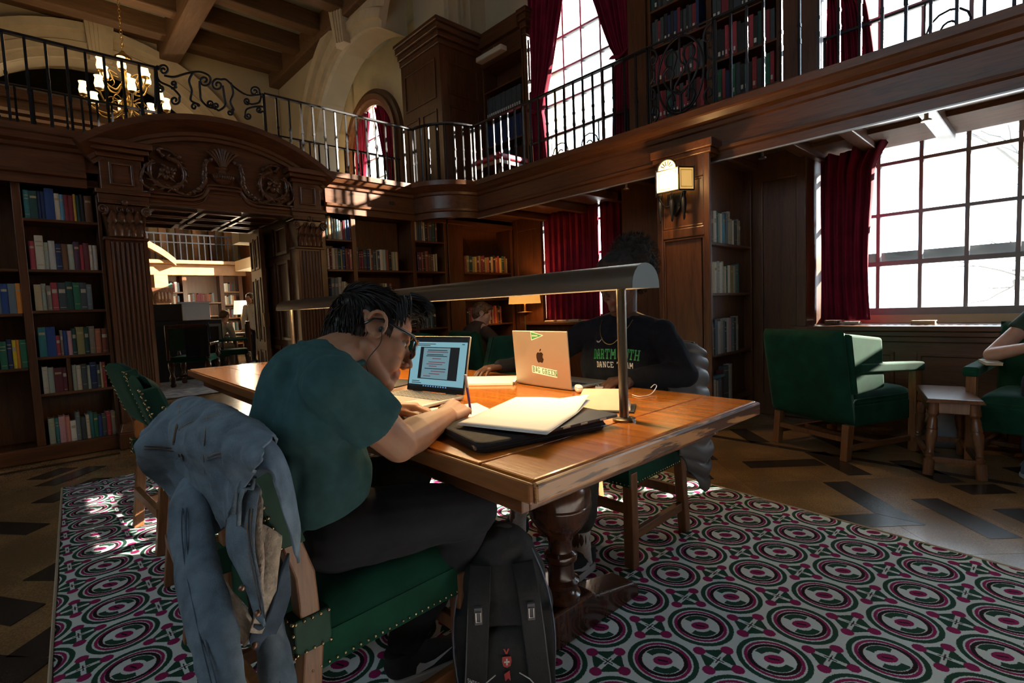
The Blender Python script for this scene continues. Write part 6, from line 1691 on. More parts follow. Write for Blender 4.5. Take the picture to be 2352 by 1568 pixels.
# sideburn, glasses, earbud wire, pen
sb = MB(); 
for i in range(16): sb.tube([tuple(P1(.012+.002*i*.6, -.079+.0005*i, .03)), tuple(P1(.014+.002*i*.6, -.078+.0007*i, -.012-.001*(i % 5)))], [.003, .001], 5)
sb.build('sideburn', hairm, hr1, smooth=True)
gm = mat('black_acetate', (.012, .012, .013), rough=.2, coat=.4)
gl_ = MB()
for q in (-1, 1):
    gl_.tube([tuple(P1(.108-.010*abs(math.cos(t))*(.5+.5*math.cos(t)*1), q*(.034+.027*math.copysign(abs(math.cos(t))**.6, math.cos(t))), -.004+.019*math.copysign(abs(math.sin(t))**.7, math.sin(t)))) for t in [2*PI*k/24 for k in range(25)]], .0035, 7)
    gl_.tube([tuple(P1(.100, q*.063, .004)), tuple(P1(.085, q*.079, .007)), tuple(P1(.0, q*.086, .014)), tuple(P1(-.022, q*.087, .006)), tuple(P1(-.038, q*.084, -.015))], [.006, .0058, .0046, .004, .003], 7, flat=.55)
gl_.tube([tuple(P1(.110, -.008, .004)), tuple(P1(.114, 0, .006)), tuple(P1(.110, .008, .004))], .0032, 7)
gob = gl_.build('glasses', gm, per1, smooth=True)
for q in (-1, 1):
    ln = MB(); ln.add([tuple(P1(.106, q*(.034+.025*math.copysign(abs(math.cos(t))**.6, math.cos(t))), -.004+.0175*math.copysign(abs(math.sin(t))**.7, math.sin(t)))) for t in [2*PI*k/20 for k in range(20)]], [tuple(range(20))]); ln.build('lens', glass, gob)
ew = MB(); ew.ball(tuple(P1(.004, -.085, -.012)), .008, 8, 6); ew.tube([tuple(p) for p in catmull([tuple(P1(.006, -.089, -.018)), tuple(P1(.012, -.088, -.05)), tuple(P1(.0, -.07, -.10)), (.59, 1.115, .93), (.60, 1.10, .86)], 8)], .0014, 5)
ew.build('earphone_wire', black_plastic, per1, smooth=True)
pn = thing('pen', 'purple pen upright in the writing hand', 'pen', (0, 0, 0))
pa, pb = at_y(1082, 952, 1.235), at_y(1069, 862, 1.235); pa = Vector((pa.x, pa.y, max(pa.z, TZ+.003)))
MB().tube([tuple(pa), tuple(pa.lerp(pb, .08)), tuple(pa.lerp(pb, .95)), tuple(pb)], [.0008, .0042, .0042, .0036], 10).build('barrel', mat('purple_plastic', (.10, .05, .22), rough=.25), pn, smooth=40)
MB().tube([tuple(pa.lerp(pb, .70)), tuple(pa.lerp(pb, 1.02))], .0049, 10).build('cap', mat('pale_pen_cap', (.5, .48, .55), rough=.3), pn, smooth=40)

# ================================================================== the student in the dark sweatshirt
sk2 = skin_mat('deep_brown_skin', (.085, .040, .024))
C2 = Vector((1.925, 1.335, 1.195)); F2 = Vector((-.93, .12, -.28)); R2 = frame(F2, (0, 0, 1))
b = Blob(); nk2 = (1.985, 1.355, 1.015); P2 = head_prims(b, C2, R2, nk2, 1.0, (.052, .060))
r_s, r_e, r_w = Vector((1.96, 1.555, .955)), Vector((1.90, 1.80, .815)), Vector((1.715, 1.905, .802))
l_s, l_e, l_w = Vector((1.99, 1.165, .955)), Vector((2.00, 1.07, .785)), Vector((1.765, 1.18, .785))
b.chain([r_s, r_e, r_w], [.05, .04, .027]); b.chain([l_s, l_e, l_w], [.05, .04, .027]); b.chain([r_s, nk2, l_s], [.05, .06, .05]); b.chain([nk2, (2.0, 1.36, .8), (2.0, 1.4, .62)], [.06, .1, .11])
hand(b, r_w, (-.90, .12, -.05), (0, 0, 1), -1, ((.35, .55, .35), (.30, .5, .35), (.32, .5, .35), (.35, .5, .35)), (.2, .2), 1.0, .14)
hand(b, l_w, (-.95, .25, -.02), (0, 0, 1), 1, ((.2, .4, .3),)*4, (.2, .2), 1.0, .07)
b.chain([(1.555, 1.295, .30), (1.555, 1.29, .06)], [.045, .036]); b.chain([(1.60, 1.66, .32), (1.565, 1.69, .06)], [.045, .036])
b.chain([(1.98, 1.3, .6), (1.62, 1.30, .575), (1.555, 1.295, .30)], [.07, .05, .045]); b.chain([(1.98, 1.5, .6), (1.64, 1.62, .575), (1.60, 1.66, .32)], [.07, .05, .045])
per2 = b.skin('person', sk2, None, .004, 3)
tag(per2, 'person in black printed sweatshirt seated behind the lamp post', 'person')
lip2 = mat('lip_tone_deep', (.12, .045, .035), rough=.45); per2.data.materials.append(lip2); Ri2 = R2.inverted()
for p in per2.data.polygons:
    q = Ri2 @ (p.center-C2)
    if .076 < q.x < .11 and abs(q.y) < .026 and -.088 < q.z < -.059: p.material_index = 1
eye(per2, P2, R2)
swt = mat('navy_black_jersey', (.006, .007, .011), rough=.9, spec=.2, noise=(50, .25))
b = Blob()
b.chain([(2.0, 1.41, .58), (2.0, 1.40, .72), (1.995, 1.37, .84), (1.99, 1.36, .92)], [.150, .145, .145, .135])
for y in (1.25, 1.47): b.ell((1.985, y, .80), (.115, .11, .17))
b.chain([r_s+Vector((0, -.03, 0)), (1.985, 1.36, .985), l_s+Vector((0, .03, 0))], [.068, .082, .068])
b.chain([r_s, r_s.lerp(r_e, .6), r_e, r_w], [.066, .060, .055, .040]); b.chain([l_s, l_s.lerp(l_e, .6), l_e, l_w], [.066, .064, .060, .042])
sw2 = b.skin('sweatshirt', swt, per2, .006, 4, .008, 9, (1, 1.2, .8))
bv = BVHTree.FromPolygons([v.co.copy() for v in sw2.data.vertices], [tuple(p.vertices) for p in sw2.data.polygons])
def onchest(y, z, d=.0022):
    h = bv.ray_cast(Vector((1.5, y, z)), Vector((1, 0, 0)))
    return Vector((h[0].x-d, y, z)) if h[0] else Vector((1.86, y, z))
def chest_text(name, text, h, yc, z0, arch, m_, gap, wscale=1.0, cuts=4):
    R_, w = lettering(text, h, gap); mb = MB()
    for x0, x1, a, c in R_:
        for k in range(cuts):
            u0 = x0+(x1-x0)*k/cuts; u1 = x0+(x1-x0)*(k+1)/cuts
            def q(u, v): t = (u/w-.5); return tuple(onchest(yc-(u-w/2)*wscale, z0+v+arch*(1-4*t*t)))
            mb.add([q(u0, a), q(u1, a), q(u1, c), q(u0, c)], [(0, 1, 2, 3)])
    return mb.build(name, m_, sw2, fix=False)
g_print = mat('green_print', (.015, .26, .07), rough=.6); w_print = mat('white_print', (.62, .62, .60), rough=.6)
chest_text('green_print', 'DARTMOUTH', .045, 1.325, .845, .006, g_print, .10, .72)
chest_text('white_print', 'DANCE TEAM', .026, 1.325, .810, .003, w_print, .16, .88)
swp = [(0, 0), (.25, -.10), (.5, -.06), (1.0, .42), (.5, .10), (.3, .04), (.12, .10), (.06, .14)]
mb = MB(); mb.add([tuple(onchest(1.425-x*.045, .925+z*.045)) for x, z in swp], [tuple(range(len(swp)))]); mb.build('swoosh_print', w_print, sw2)
ck = MB(); pts = []
for k in range(25):
    t = -1+2*k/24; y = 1.345+.075*t; z = 1.02-.105*(1-t*t)**.8
    pts.append(tuple(onchest(y, z, .004)))
ck.tube(pts, .0018, 6); ck.build('gold_chain', brass, per2, smooth=True)
pantm = mat('dark_olive_cotton', (.03, .03, .026), rough=.9, noise=(40, .2))
b = Blob(); b.chain([(2.0, 1.41, .60), (1.97, 1.41, .575)], [.145, .14])
b.chain([(1.97, 1.31, .585), (1.62, 1.30, .575), (1.57, 1.295, .36), (1.555, 1.29, .24)], [.092, .074, .070, .066]); b.chain([(1.97, 1.5, .585), (1.64, 1.62, .575), (1.60, 1.66, .36), (1.585, 1.67, .24)], [.092, .074, .070, .066])
b.skin('trousers', pantm, per2, .007, 3, .006, 12)
sock = mat('white_ribbed_sock', (.55, .53, .48), rough=.9, noise=(90, .15))
for (a, c) in (((1.555, 1.292, .26), (1.555, 1.29, .06)), ((1.588, 1.665, .27), (1.57, 1.685, .06))):
    sk_ = MB(); A_, B_ = Vector(a), Vector(c); sk_.tube([tuple(A_.lerp(B_, k/8)) for k in range(9)], [.047-.009*math.sin(PI*k/9) for k in range(9)], 22)
    so_ = sk_.build('sock', sock, per2, smooth=60)
shoe(per2, (1.62, 1.295, .012), (1.37, 1.275, .012), black_knit, sole_w, .011, mark_w); shoe(per2, (1.63, 1.68, .012), (1.40, 1.76, .012), black_knit, sole_w, .011, mark_w)
# hair: close cap and a big curly puff at the back
coil = mat('coily_black_hair', (.011, .008, .007), rough=.8, noise=(60, .4))
b = Blob(); L2 = lambda x, y, z: C2+R2 @ Vector((x, y, z))
b.ell(L2(-.018, 0, .050), (.100, .082, .084), R2); b.ell(L2(-.05, 0, .01), (.065, .074, .075), R2); b.ell(L2(.035, 0, .088), (.045, .062, .03), R2)
h2 = b.skin('hair', coil, per2, .006, 2, .007, 45)
b = Blob(); puffc = L2(-.125, -.01, .045)
for i in range(70):
    v = Vector((rr_.gauss(0, 1), rr_.gauss(0, 1), rr_.gauss(0, 1))).normalized(); b.ball(tuple(puffc+Vector((v.x*.075, v.y*.085, v.z*.105))), .03, 8, 6)
b.ell(tuple(puffc), (.08, .09, .11))
hp = b.skin('hair_puff', coil, per2, .006, 1, .012, 40)
fz_ = MB()
for i in range(900):
    v = Vector((rr_.gauss(0, 1), rr_.gauss(0, 1), rr_.gauss(0, 1))).normalized(); p = puffc+Vector((v.x*.098, v.y*.108, v.z*.128)); t = v.orthogonal().normalized()*.010
    fz_.tube([tuple(p), tuple(p+v*.008+t), tuple(p+v*.016-t*.4), tuple(p+v*.022+t*.6)], .0011, 3, caps=False)
fz_.build('hair_curls', coil, hp)
eb_ = MB(); eb_.ball(tuple(P2(.004, .086, -.010)), .007, 8, 6); eb_.tube([tuple(P2(.006, .090, -.012)), tuple(P2(.016, .091, -.038))], .0035, 8); eb_.build('wireless_earbud', gw, per2, smooth=True)
# ------------------------------------------------------------------ cloth patches from control points (photo pixel + distance along y)
def cloth(rows, nu=6, nv=6, fold=.006, fscale=14, seed=0, mapper=None):
    mp_ = mapper or (lambda c: at_y(c[0], c[1], c[2]))
    R_ = [catmull([tuple(mp_(c)) for c in r], nu) for r in rows]
    cols = [catmull([tuple(R_[j][i]) for j in range(len(R_))], nv) for i in range(len(R_[0]))]
    nI, nJ = len(cols), len(cols[0]); mb = MB()
    vs = []
    for j in range(nJ):
        for i in range(nI):
            p = Vector(cols[i][j])
            q = p*fscale+Vector((seed, seed*2.3, 0)); q.z *= .45
            q3 = Vector((p.x*30+p.z*9, p.y*30-p.z*12, p.z*7))
            vs.append(tuple(p+Vector((-.85, -.5, .1))*(fold*mnoise.noise(q)+fold*.5*mnoise.noise(q*2.2)+fold*.55*(.35-abs(mnoise.noise(q3))))))
    mb.add(vs, [(j*nI+i, j*nI+i+1, (j+1)*nI+i+1, (j+1)*nI+i) for j in range(nJ-1) for i in range(nI-1)])
    return mb
def denim_mat(name, c):
    M_ = mat(name, c, rough=.9, spec=.15, noise=(26, .30), bump=.5, bscale=420); return M_
denim = denim_mat('washed_denim', (.15, .205, .26)); denim_d = denim_mat('denim_inside', (.06, .085, .12)); sherpa = mat('cream_sherpa', (.50, .42, .33), rough=1, noise=(60, .3), bump=1.0, bscale=160)
thread = mat('tan_thread', (.30, .20, .10), rough=.8); snapm = mat('steel_snap', (.6, .58, .55), rough=.25, metal=1)
jk = thing('denim_jacket', 'faded blue denim jacket with sherpa lining hung over the near chair', 'jacket')
def dpatch(name, rows=None, m_=None, **k): return cloth(rows, **k).build(name, m_ or denim, jk, smooth=True, solid=.005)
# body over the chair back: from the seat side, over the top, down behind
body = dpatch('body', nu=14, nv=12, rows=[
 [(400, 1010, 1.620), (455, 960, 1.620), (520, 985, 1.500), (590, 1040, 1.360), (650, 1100, 1.220)],
 [(372, 965, 1.420), (432, 914, 1.390), (500, 922, 1.260), (570, 958, 1.110), (632, 1005, 0.990)],
 [(330, 1005, 1.320), (405, 950, 1.280), (478, 955, 1.150), (548, 990, 1.000), (612, 1030, 0.890)],
 [(310, 1052, 1.300), (385, 1010, 1.250), (460, 1020, 1.110), (535, 1040, 0.960), (600, 1060, 0.860)],
 [(338, 1092, 1.330), (400, 1080, 1.280), (465, 1090, 1.150), (530, 1095, 1.020), (580, 1090, 0.930)],
 [(395, 1152, 1.330), (430, 1160, 1.290), (475, 1165, 1.190), (520, 1150, 1.080), (560, 1130, 0.980)],
 [(420, 1210, 1.320), (450, 1225, 1.290), (485, 1230, 1.220), (515, 1210, 1.130), (545, 1180, 1.030)]], fold=.022, fscale=13)
dpatch('shoulder_side', [
 [(612, 1000, 0.990), (650, 1045, 0.970), (675, 1110, 0.950), (688, 1200, 0.950), (690, 1290, 0.960)],
 [(600, 1035, 0.940), (630, 1070, 0.920), (650, 1130, 0.910), (672, 1200, 0.920), (685, 1280, 0.940)],
 [(600, 1075, 0.920), (625, 1085, 0.900), (636, 1120, 0.895), (655, 1180, 0.910), (680, 1270, 0.930)]], fold=.010)
# collar band turned up round the post
dpatch('collar', [
 [(545, 1110, 1.000), (560, 1075, 0.985), (590, 1055, 0.970), (620, 1045, 0.960), (648, 1062, 0.950)],
 [(548, 1130, 0.990), (565, 1095, 0.970), (592, 1074, 0.950), (622, 1062, 0.940), (650, 1085, 0.940)],
 [(560, 1150, 1.000), (575, 1110, 0.980), (596, 1092, 0.965), (622, 1082, 0.955), (648, 1110, 0.950)]], fold=.004)
loop = MB(); loop.tube([tuple(at_y(*c)) for c in ((538, 1180, 0.980), (545, 1120, 0.980), (562, 1090, 0.970), (585, 1098, 0.960), (580, 1120, 0.965), (560, 1118, 0.970), (550, 1150, 0.980), (548, 1205, 0.980))], .008, 8, flat=.5); loop.build('cuff_band', denim, jk, smooth=True)
# front flap with placket and its sherpa edge, tip pointing down
dpatch('front_flap', [
 [(530, 1120, 1.050), (555, 1110, 1.010), (585, 1105, 0.980), (600, 1120, 0.970)],
 [(520, 1200, 1.040), (545, 1200, 1.000), (572, 1200, 0.975), (592, 1205, 0.970)],
 [(528, 1265, 1.030), (552, 1275, 0.995), (575, 1285, 0.970), (594, 1290, 0.965)],
 [(556, 1330, 1.020), (572, 1345, 0.990), (588, 1355, 0.970), (600, 1365, 0.965)],
 [(590, 1415, 1.000), (597, 1425, 0.985), (603, 1432, 0.975), (608, 1438, 0.970)]], fold=.012)
dpatch('lining_edge', [
 [(588, 1110, 0.990), (600, 1130, 0.980), (606, 1150, 0.980)], [(586, 1200, 0.990), (600, 1210, 0.980), (606, 1220, 0.980)], [(588, 1280, 0.985), (598, 1290, 0.975), (604, 1300, 0.975)], [(594, 1360, 0.980), (600, 1365, 0.975), (604, 1370, 0.975)]], sherpa, fold=.006, fscale=40)
dpatch('lining', [
 [(598, 1200, 1.030), (625, 1215, 1.020), (645, 1230, 1.020)], [(598, 1290, 1.020), (620, 1300, 1.010), (640, 1310, 1.010)], [(590, 1380, 1.010), (610, 1390, 1.010), (625, 1395, 1.010)], [(575, 1450, 1.000), (590, 1455, 1.000), (600, 1455, 1.000)]], sherpa, fold=.004, fscale=40)
dpatch('lining_flap', [
 [(488, 1298, 1.090), (495, 1305, 1.080), (505, 1315, 1.070)], [(500, 1345, 1.080), (520, 1350, 1.060), (540, 1362, 1.040)], [(508, 1390, 1.070), (535, 1395, 1.040), (565, 1402, 1.010)], [(535, 1440, 1.050), (555, 1440, 1.030), (580, 1432, 1.005)], [(566, 1482, 1.030), (572, 1470, 1.020), (584, 1450, 1.005)]], sherpa, fold=.006, fscale=40)
dpatch('hem_band', [
 [(584, 1432, 1.000), (610, 1425, 1.000), (640, 1330, 1.010), (662, 1270, 1.020)], [(572, 1470, 1.010), (600, 1468, 1.010), (640, 1400, 1.020), (668, 1330, 1.030)], [(585, 1490, 1.015), (606, 1492, 1.010), (645, 1430, 1.020), (670, 1360, 1.030)]], denim_d, fold=.006)
# sleeves: folded tubes hanging to the rug
def sleeve(ctrl, name, seam=True):
    C = catmull([tuple(at_y(x, y, Y)) for x, y, Y, r in ctrl], 10); rad = catmull([(r, 0, 0) for _, _, _, r in ctrl], 10)
    mb = MB(); mb.tube([tuple(p) for p in C], [q.x for q in rad], 26, flat=.62)
    for i, v in enumerate(mb.v):
        p = Vector(v); k = i//26; c = C[min(k, len(C)-1)]; d = (p-c); q = p*16; q.z *= .8
        mb.v[i] = tuple(c+d*(1+.16*mnoise.noise(q)+.03*math.sin(k*.9+i*.24)))
    o = mb.build(name, denim, jk, smooth=True)
    for off in (.0, .006):
        MB().tube([tuple(p+Vector((-.72, -.62, 0))*(q.x*.98)+Vector((off+.012, -off-.012, 0))) for p, q in list(zip(C, rad))[4:-3]], .0013, 4).build('seam', denim_d, o)
    e = C[-1]; 
    return o
sleeve([(452, 1090, 1.290, .034), (436, 1150, 1.230, .046), (440, 1250, 1.170, .047), (460, 1350, 1.090, .047), (485, 1450, 1.010, .048), (505, 1540, 0.960, .045), (520, 1640, 0.920, .040)], 'sleeve')
sleeve([(590, 1330, 1.090, .030), (612, 1420, 1.060, .038), (632, 1500, 1.020, .042), (648, 1600, 0.970, .040)], 'sleeve')
for x, y, Y in ((612, 1036, 0.985), (642, 1043, 1.000)): MB().ball(tuple(at_y(x, y, Y)), .007, 10, 6).build('snap_button', snapm, jk, smooth=True)
for x, y, Y in ((556, 1350, 0.970), (592, 1408, 0.960), (585, 1482, 0.990)): MB().ball(tuple(at_y(x, y, Y)), .006, 10, 6).build('snap_button', mat('copper_snap', (.25, .15, .1), rough=.4, metal=.8), jk, smooth=True)
jv, jf = [], []
for ch in jk.children:
    k0 = len(jv); jv += [v.co.copy() for v in ch.data.vertices]; jf += [tuple(i+k0 for i in p.vertices) for p in ch.data.polygons]
jbv = BVHTree.FromPolygons(jv, jf); CAMP = Vector((0, 0, CAM_H))
def seam(pts, d=.0046):
    C = catmull([(x, y, 0) for x, y, Y in pts], 12); run_ = []
    for c in C:
        dr = pray(c.x, c.y).normalized(); h = jbv.ray_cast(CAMP, dr)
        if h[0] and (not run_ or (Vector(run_[-1])-h[0]).length < .022): run_.append(tuple(h[0]-dr*d))
    if len(run_) > 2:
        MB().tube(run_, .0008, 4).build('stitched_seam', thread, jk, smooth=True)
        MB().tube([tuple(Vector(p)+Vector((.001, -.001, -.0025))) for p in run_], .0013, 4).build('seam_ridge', denim_d, jk, smooth=True)
for off in (0, 7):
    seam([(412+off*.3, 930, 0), (408+off*.3, 960, 0), (400+off*.3, 995, 0), (394+off*.3, 1030, 0)])
    seam([(330, 1022+off, 0), (370, 1024+off, 0), (410, 1030+off, 0), (440, 1050+off, 0), (458, 1075+off, 0)])
    seam([(410, 985+off, 0), (440, 968+off, 0), (475, 957+off, 0), (505, 952+off, 0)])
    seam([(475, 1048+off, 0), (500, 1040+off, 0), (525, 1036+off, 0), (545, 1030+off, 0)])
    seam([(408+off, 1040, 0), (416+off, 1070, 0), (424+off, 1105, 0), (428+off, 1140, 0)])
    seam([(572+off, 1165, 0), (568+off, 1220, 0), (575+off, 1280, 0), (588+off, 1350, 0), (600+off, 1420, 0)])
seam([(470, 925, 0), (474, 960, 0), (470, 1000, 0), (466, 1040, 0), (470, 1085, 0)])
# ------------------------------------------------------------------ grey quilted jacket on the opposite chair
puff = mat('grey_nylon', (.075, .073, .078), rough=.42, spec=.5, noise=(12, .15)); puff_in = mat('grey_satin_lining', (.30, .30, .33), rough=.3)
pj = thing('quilted_jacket', 'grey quilted jacket hung on the chair behind the dark sweatshirt', 'jacket')
def quilt(rows, nb, name, fold=.006):
    """horizontal baffles bulging between stitch lines"""
    R_ = [catmull([tuple(c) for c in r], 6) for r in rows]; cols = [catmull([tuple(R_[j][i]) for j in range(len(R_))], 12) for i in range(len(R_[0]))]
    nI, nJ = len(cols), len(cols[0]); vs = []
    for j in range(nJ):
        v = j/(nJ-1); bul = abs(math.sin(PI*v*nb))**.7
        for i in range(nI):
            p = Vector(cols[i][j]); n_ = Vector((.5, -.85, .1)); vs.append(tuple(p+n_*(.016*bul+fold*mnoise.noise(p*18))))
    mb = MB(); mb.add(vs, [(j*nI+i, j*nI+i+1, (j+1)*nI+i+1, (j+1)*nI+i) for j in range(nJ-1) for i in range(nI-1)])
    return mb.build(name, puff, pj, smooth=True, solid=.012)
quilt([[(2.05, 1.60, .90), (2.06, 1.40, .905), (2.08, 1.20, .905), (2.12, 1.12, .90)], [(2.13, 1.62, .895), (2.13, 1.40, .905), (2.13, 1.19, .905), (2.15, 1.10, .895)], [(2.20, 1.62, .80), (2.20, 1.40, .80), (2.20, 1.18, .80), (2.19, 1.10, .80)], [(2.22, 1.60, .58), (2.23, 1.40, .57), (2.22, 1.18, .57), (2.20, 1.09, .58)]], 7, 'back_panel')
quilt([[(2.02, 1.19, .895), (2.08, 1.14, .905), (2.13, 1.10, .90), (2.19, 1.085, .87)], [(1.99, 1.16, .80), (2.07, 1.115, .80), (2.13, 1.085, .80), (2.20, 1.08, .78)], [(1.98, 1.14, .66), (2.06, 1.10, .64), (2.12, 1.075, .62), (2.19, 1.07, .62)], [(2.00, 1.13, .52), (2.07, 1.09, .48), (2.12, 1.065, .46), (2.18, 1.06, .48)]], 6, 'side_panel')
quilt([[(2.03, 1.13, .56), (2.08, 1.095, .54), (2.14, 1.07, .54), (2.20, 1.06, .56)], [(2.00, 1.12, .47), (2.07, 1.08, .44), (2.13, 1.055, .42), (2.18, 1.05, .44)], [(2.03, 1.10, .38), (2.08, 1.07, .35), (2.12, 1.05, .33), (2.15, 1.045, .35)], [(2.10, 1.06, .27), (2.11, 1.055, .26), (2.12, 1.05, .25), (2.125, 1.048, .255)]], 4, 'hem_corner')
MB().tube([(2.14, 1.055, .44), (2.13, 1.045, .34), (2.122, 1.042, .25)], .004, 6).build('zip', alu, pj)
cl = MB(); cl.add([(2.145, 1.044, .44), (2.185, 1.045, .43), (2.13, 1.040, .262)], [(0, 1, 2)]); cl.build('satin_lining', puff_in, pj, solid=.004)

# ------------------------------------------------------------------ black backpack on the rug
bpk = mat('black_ballistic_nylon', (.007, .008, .010), rough=.75, noise=(50, .35), bump=.25, bscale=400); strap_g = mat('grey_webbing', (.10, .10, .11), rough=.8)
BPF = frame((-.62, -.78, 0), (0, 0, 1))                     # forward = the side turned to the viewer
bo = thing('backpack', 'black backpack standing on the rug against the table pedestal', 'backpack', (.885, 1.02, .010), 0)
bo.rotation_euler = (0, 0, math.atan2(-.78, -.62))
b = Blob()
for z, w, d in ((.08, .135, .085), (.18, .145, .095), (.28, .142, .092), (.36, .125, .08), (.41, .10, .06)): b.ell((0, 0, z), (d, w, .10))
b.box(-.075, .075, -.13, .13, .015, .30)
b.skin('main_body', bpk, bo, .007, 4, .004, 20)
b = Blob(); b.box(.05, .115, -.085, .085, .02, .22); b.ell((.075, 0, .22), (.045, .088, .06)); b.skin('front_pocket', bpk, bo, .006, 5, .004, 25)
for s in (-1, 1):
    P = catmull([(.055, s*.055, .425), (.100, s*.062, .37), (.118, s*.070, .28), (.122, s*.078, .18), (.118, s*.088, .08)], 6)
    st_ = MB(); st_.sweep([(-.028, 0), (.028, 0), (.028, .012), (-.028, .012)], [tuple(p) for p in P], up=Vector((.96, 0, .25))); so = st_.build('shoulder_strap', bpk, bo, bevel=.003, fix=True)
    MB().tube([(p.x+.010, p.y+s*.026, p.z) for p in P], .002, 5).build('strap_piping', strap_g, so, smooth=True)
    q = P[9]; MB().box(q.x+.004, q.x+.016, q.y-.010, q.y+.010, q.z-.022, q.z+.022).build('buckle_tab', strap_g, so, bevel=.002)
    MB().tube([(q.x+.018, q.y-.006, q.z-.012), (q.x+.018, q.y+.006, q.z-.012), (q.x+.018, q.y+.006, q.z+.012), (q.x+.018, q.y-.006, q.z+.012), (q.x+.018, q.y-.006, q.z-.012)], .0018, 5).build('buckle_ring', alu, so)
    MB().tube([tuple(p) for p in catmull([(.07, s*.118, .06), (.062, s*.134, .20), (.045, s*.120, .34), (.02, s*.085, .44)], 8)], .0025, 5).build('zip_piping', mat('blue_grey_piping', (.13, .16, .22), rough=.6), bo, smooth=True)
MB().tube([tuple(p) for p in catmull([(0, -.05, .46), (.01, -.03, .495), (.012, 0, .505), (.01, .03, .495), (0, .05, .46)], 6)], .009, 8, flat=.6).build('grab_handle', bpk, bo, smooth=True)
redm = mat('red_emblem', (.38, .03, .03), rough=.5)
def onbag(poly, x, name, m_, par):
    mb = MB(); mb.add([(x, y, z) for y, z in poly], [tuple(range(len(poly)))]); return mb.build(name, m_, par, solid=.001)
em = onbag([(-.011, .215), (.011, .215), (.012, .203), (.009, .190), (0, .186), (-.009, .190), (-.012, .203)], .1225, 'shield_emblem', redm, bo)
onbag([(-.002, .193), (.002, .193), (.002, .210), (-.002, .210)], .1235, 'emblem_cross', mark_w, em); onbag([(-.007, .1995), (.007, .1995), (.007, .2035), (-.007, .2035)], .1235, 'emblem_cross', mark_w, em)
onbag([(-.008, .236), (-.004, .236), (0, .226), (.004, .236), (.008, .236), (.002, .222), (-.002, .222)], .1225, 'red_print', redm, bo); onbag([(-.008, .17), (.006, .178), (.008, .150), (.002, .158), (-.006, .150)], .1225, 'red_print', redm, bo)
rS, wS = lettering('SWISS GEAR', .010, gap=.14)
mb = rects_mesh(rS, lambda u, v: (.1400, -.100+u*.85, .172+v-u*.45))
mb.build('strap_lettering', mark_w, bo)
for s in (-1, 1): MB().tube([(.13, s*.03, .175), (.135, s*.055, .16), (.134, s*.08, .125)], .0016, 5).build('pale_piping', mark_w, bo)
MB().box(-.02, .0, .10, .13, .30, .36).build('side_buckle', alu, bo, bevel=.003)
# ------------------------------------------------------------------ green armchairs
def armchair(label, loc, rz, wings=True):
    """origin under the middle of the back, faces +x"""
    t = thing('armchair', label, 'armchair', loc, rz)
    W2 = .30
    # raked back: rounded slab
    def slab(side):
        def f(u, v):
            b_ = u*2-1; z = .24+.62*v; x = .05-.10*v; e = (1-abs(b_)**10)*(1-abs(2*v-1)**12)
            return (x+side*.068*e**.35, b_*W2*1.03, z)
        return f
    p = MB(); p.grid(slab(1), 26, 26); p.grid(slab(-1), 26, 26); p.build('back', green, t, smooth=60)
    pi = MB(); pi.tube([(.05-.068-.003-.10*v, s_, .26+.58*v) for s_, v in [(-W2, 0)]+[(-W2, k/6) for k in range(7)]+[(W2*(k/4-1), 1) for k in range(1, 8)]+[(W2, 1-k/6) for k in range(7)]], .004, 6); pi.build('piping', green, t, smooth=True)
    sb_ = MB(); sb_.box(.06, .64, -W2+.01, W2-.01, .22, .36); sb_.build('seat_base', green, t, bevel=.015, bseg=3)
    def cu_(u, v):
        a, b_ = u*2-1, v*2-1; e = (1-abs(a)**8)*(1-abs(b_)**8); return (.37+.29*a, b_*(W2-.015), .37+.085*e**.4)
    c = MB(); c.grid(cu_, 22, 22); c.box(.085, .655, -W2+.02, W2-.02, .345, .40); c.build('seat_cushion', green, t, smooth=50)
    for s in (-1, 1):
        if wings:
            w = MB(); w.prism([(.03, .44), (.30, .47), (.27, .80), (-.03, .84)], s*(W2+.005)-.03, s*(W2+.005)+.03, 'y'); w.build('wing', green, t, bevel=.018, bseg=3, fix=True)
        a = MB(); a.prism([(.06, .585), (.67, .555), (.68, .575), (.67, .615), (.06, .645)], s*(W2+.005)-.038, s*(W2+.005)+.038, 'y'); a.build('arm_pad', green, t, bevel=.016, bseg=3, fix=True)
        MB().box(.60, .655, s*(W2+.005)-.025, s*(W2+.005)+.025, 0, .565).build('front_post', chairwood, t, bevel=.005)
        MB().prism([(.0, 0), (.045, 0), (.075, .24), (.02, .24)], s*(W2-.03)-.025, s*(W2-.03)+.025, 'y').build('rear_leg', chairwood, t, bevel=.005, fix=True)
        MB().box(.03, .62, s*(W2-.012)-.014, s*(W2-.012)+.014, .07, .105).build('side_stretcher', chairwood_x, t, bevel=.004)
    MB().box(.30, .33, -W2, W2, .072, .102).build('cross_stretcher', chairwood, t, bevel=.004)
    MB().box(.02, .05, -W2+.05, W2-.05, .12, .155).build('rear_stretcher', chairwood, t, bevel=.004)
    return t
armchair('green velvet armchair with wings turned towards the bright window', (3.915, 1.175, 0), math.radians(-23.8))
armchair('green armchair at the right picture edge holding a reader', (4.80, -.05, 0), math.radians(172), False)
armchair('dark green armchair of the reader in the corner alcove', (3.42, 4.32, 0), math.radians(-12), False)

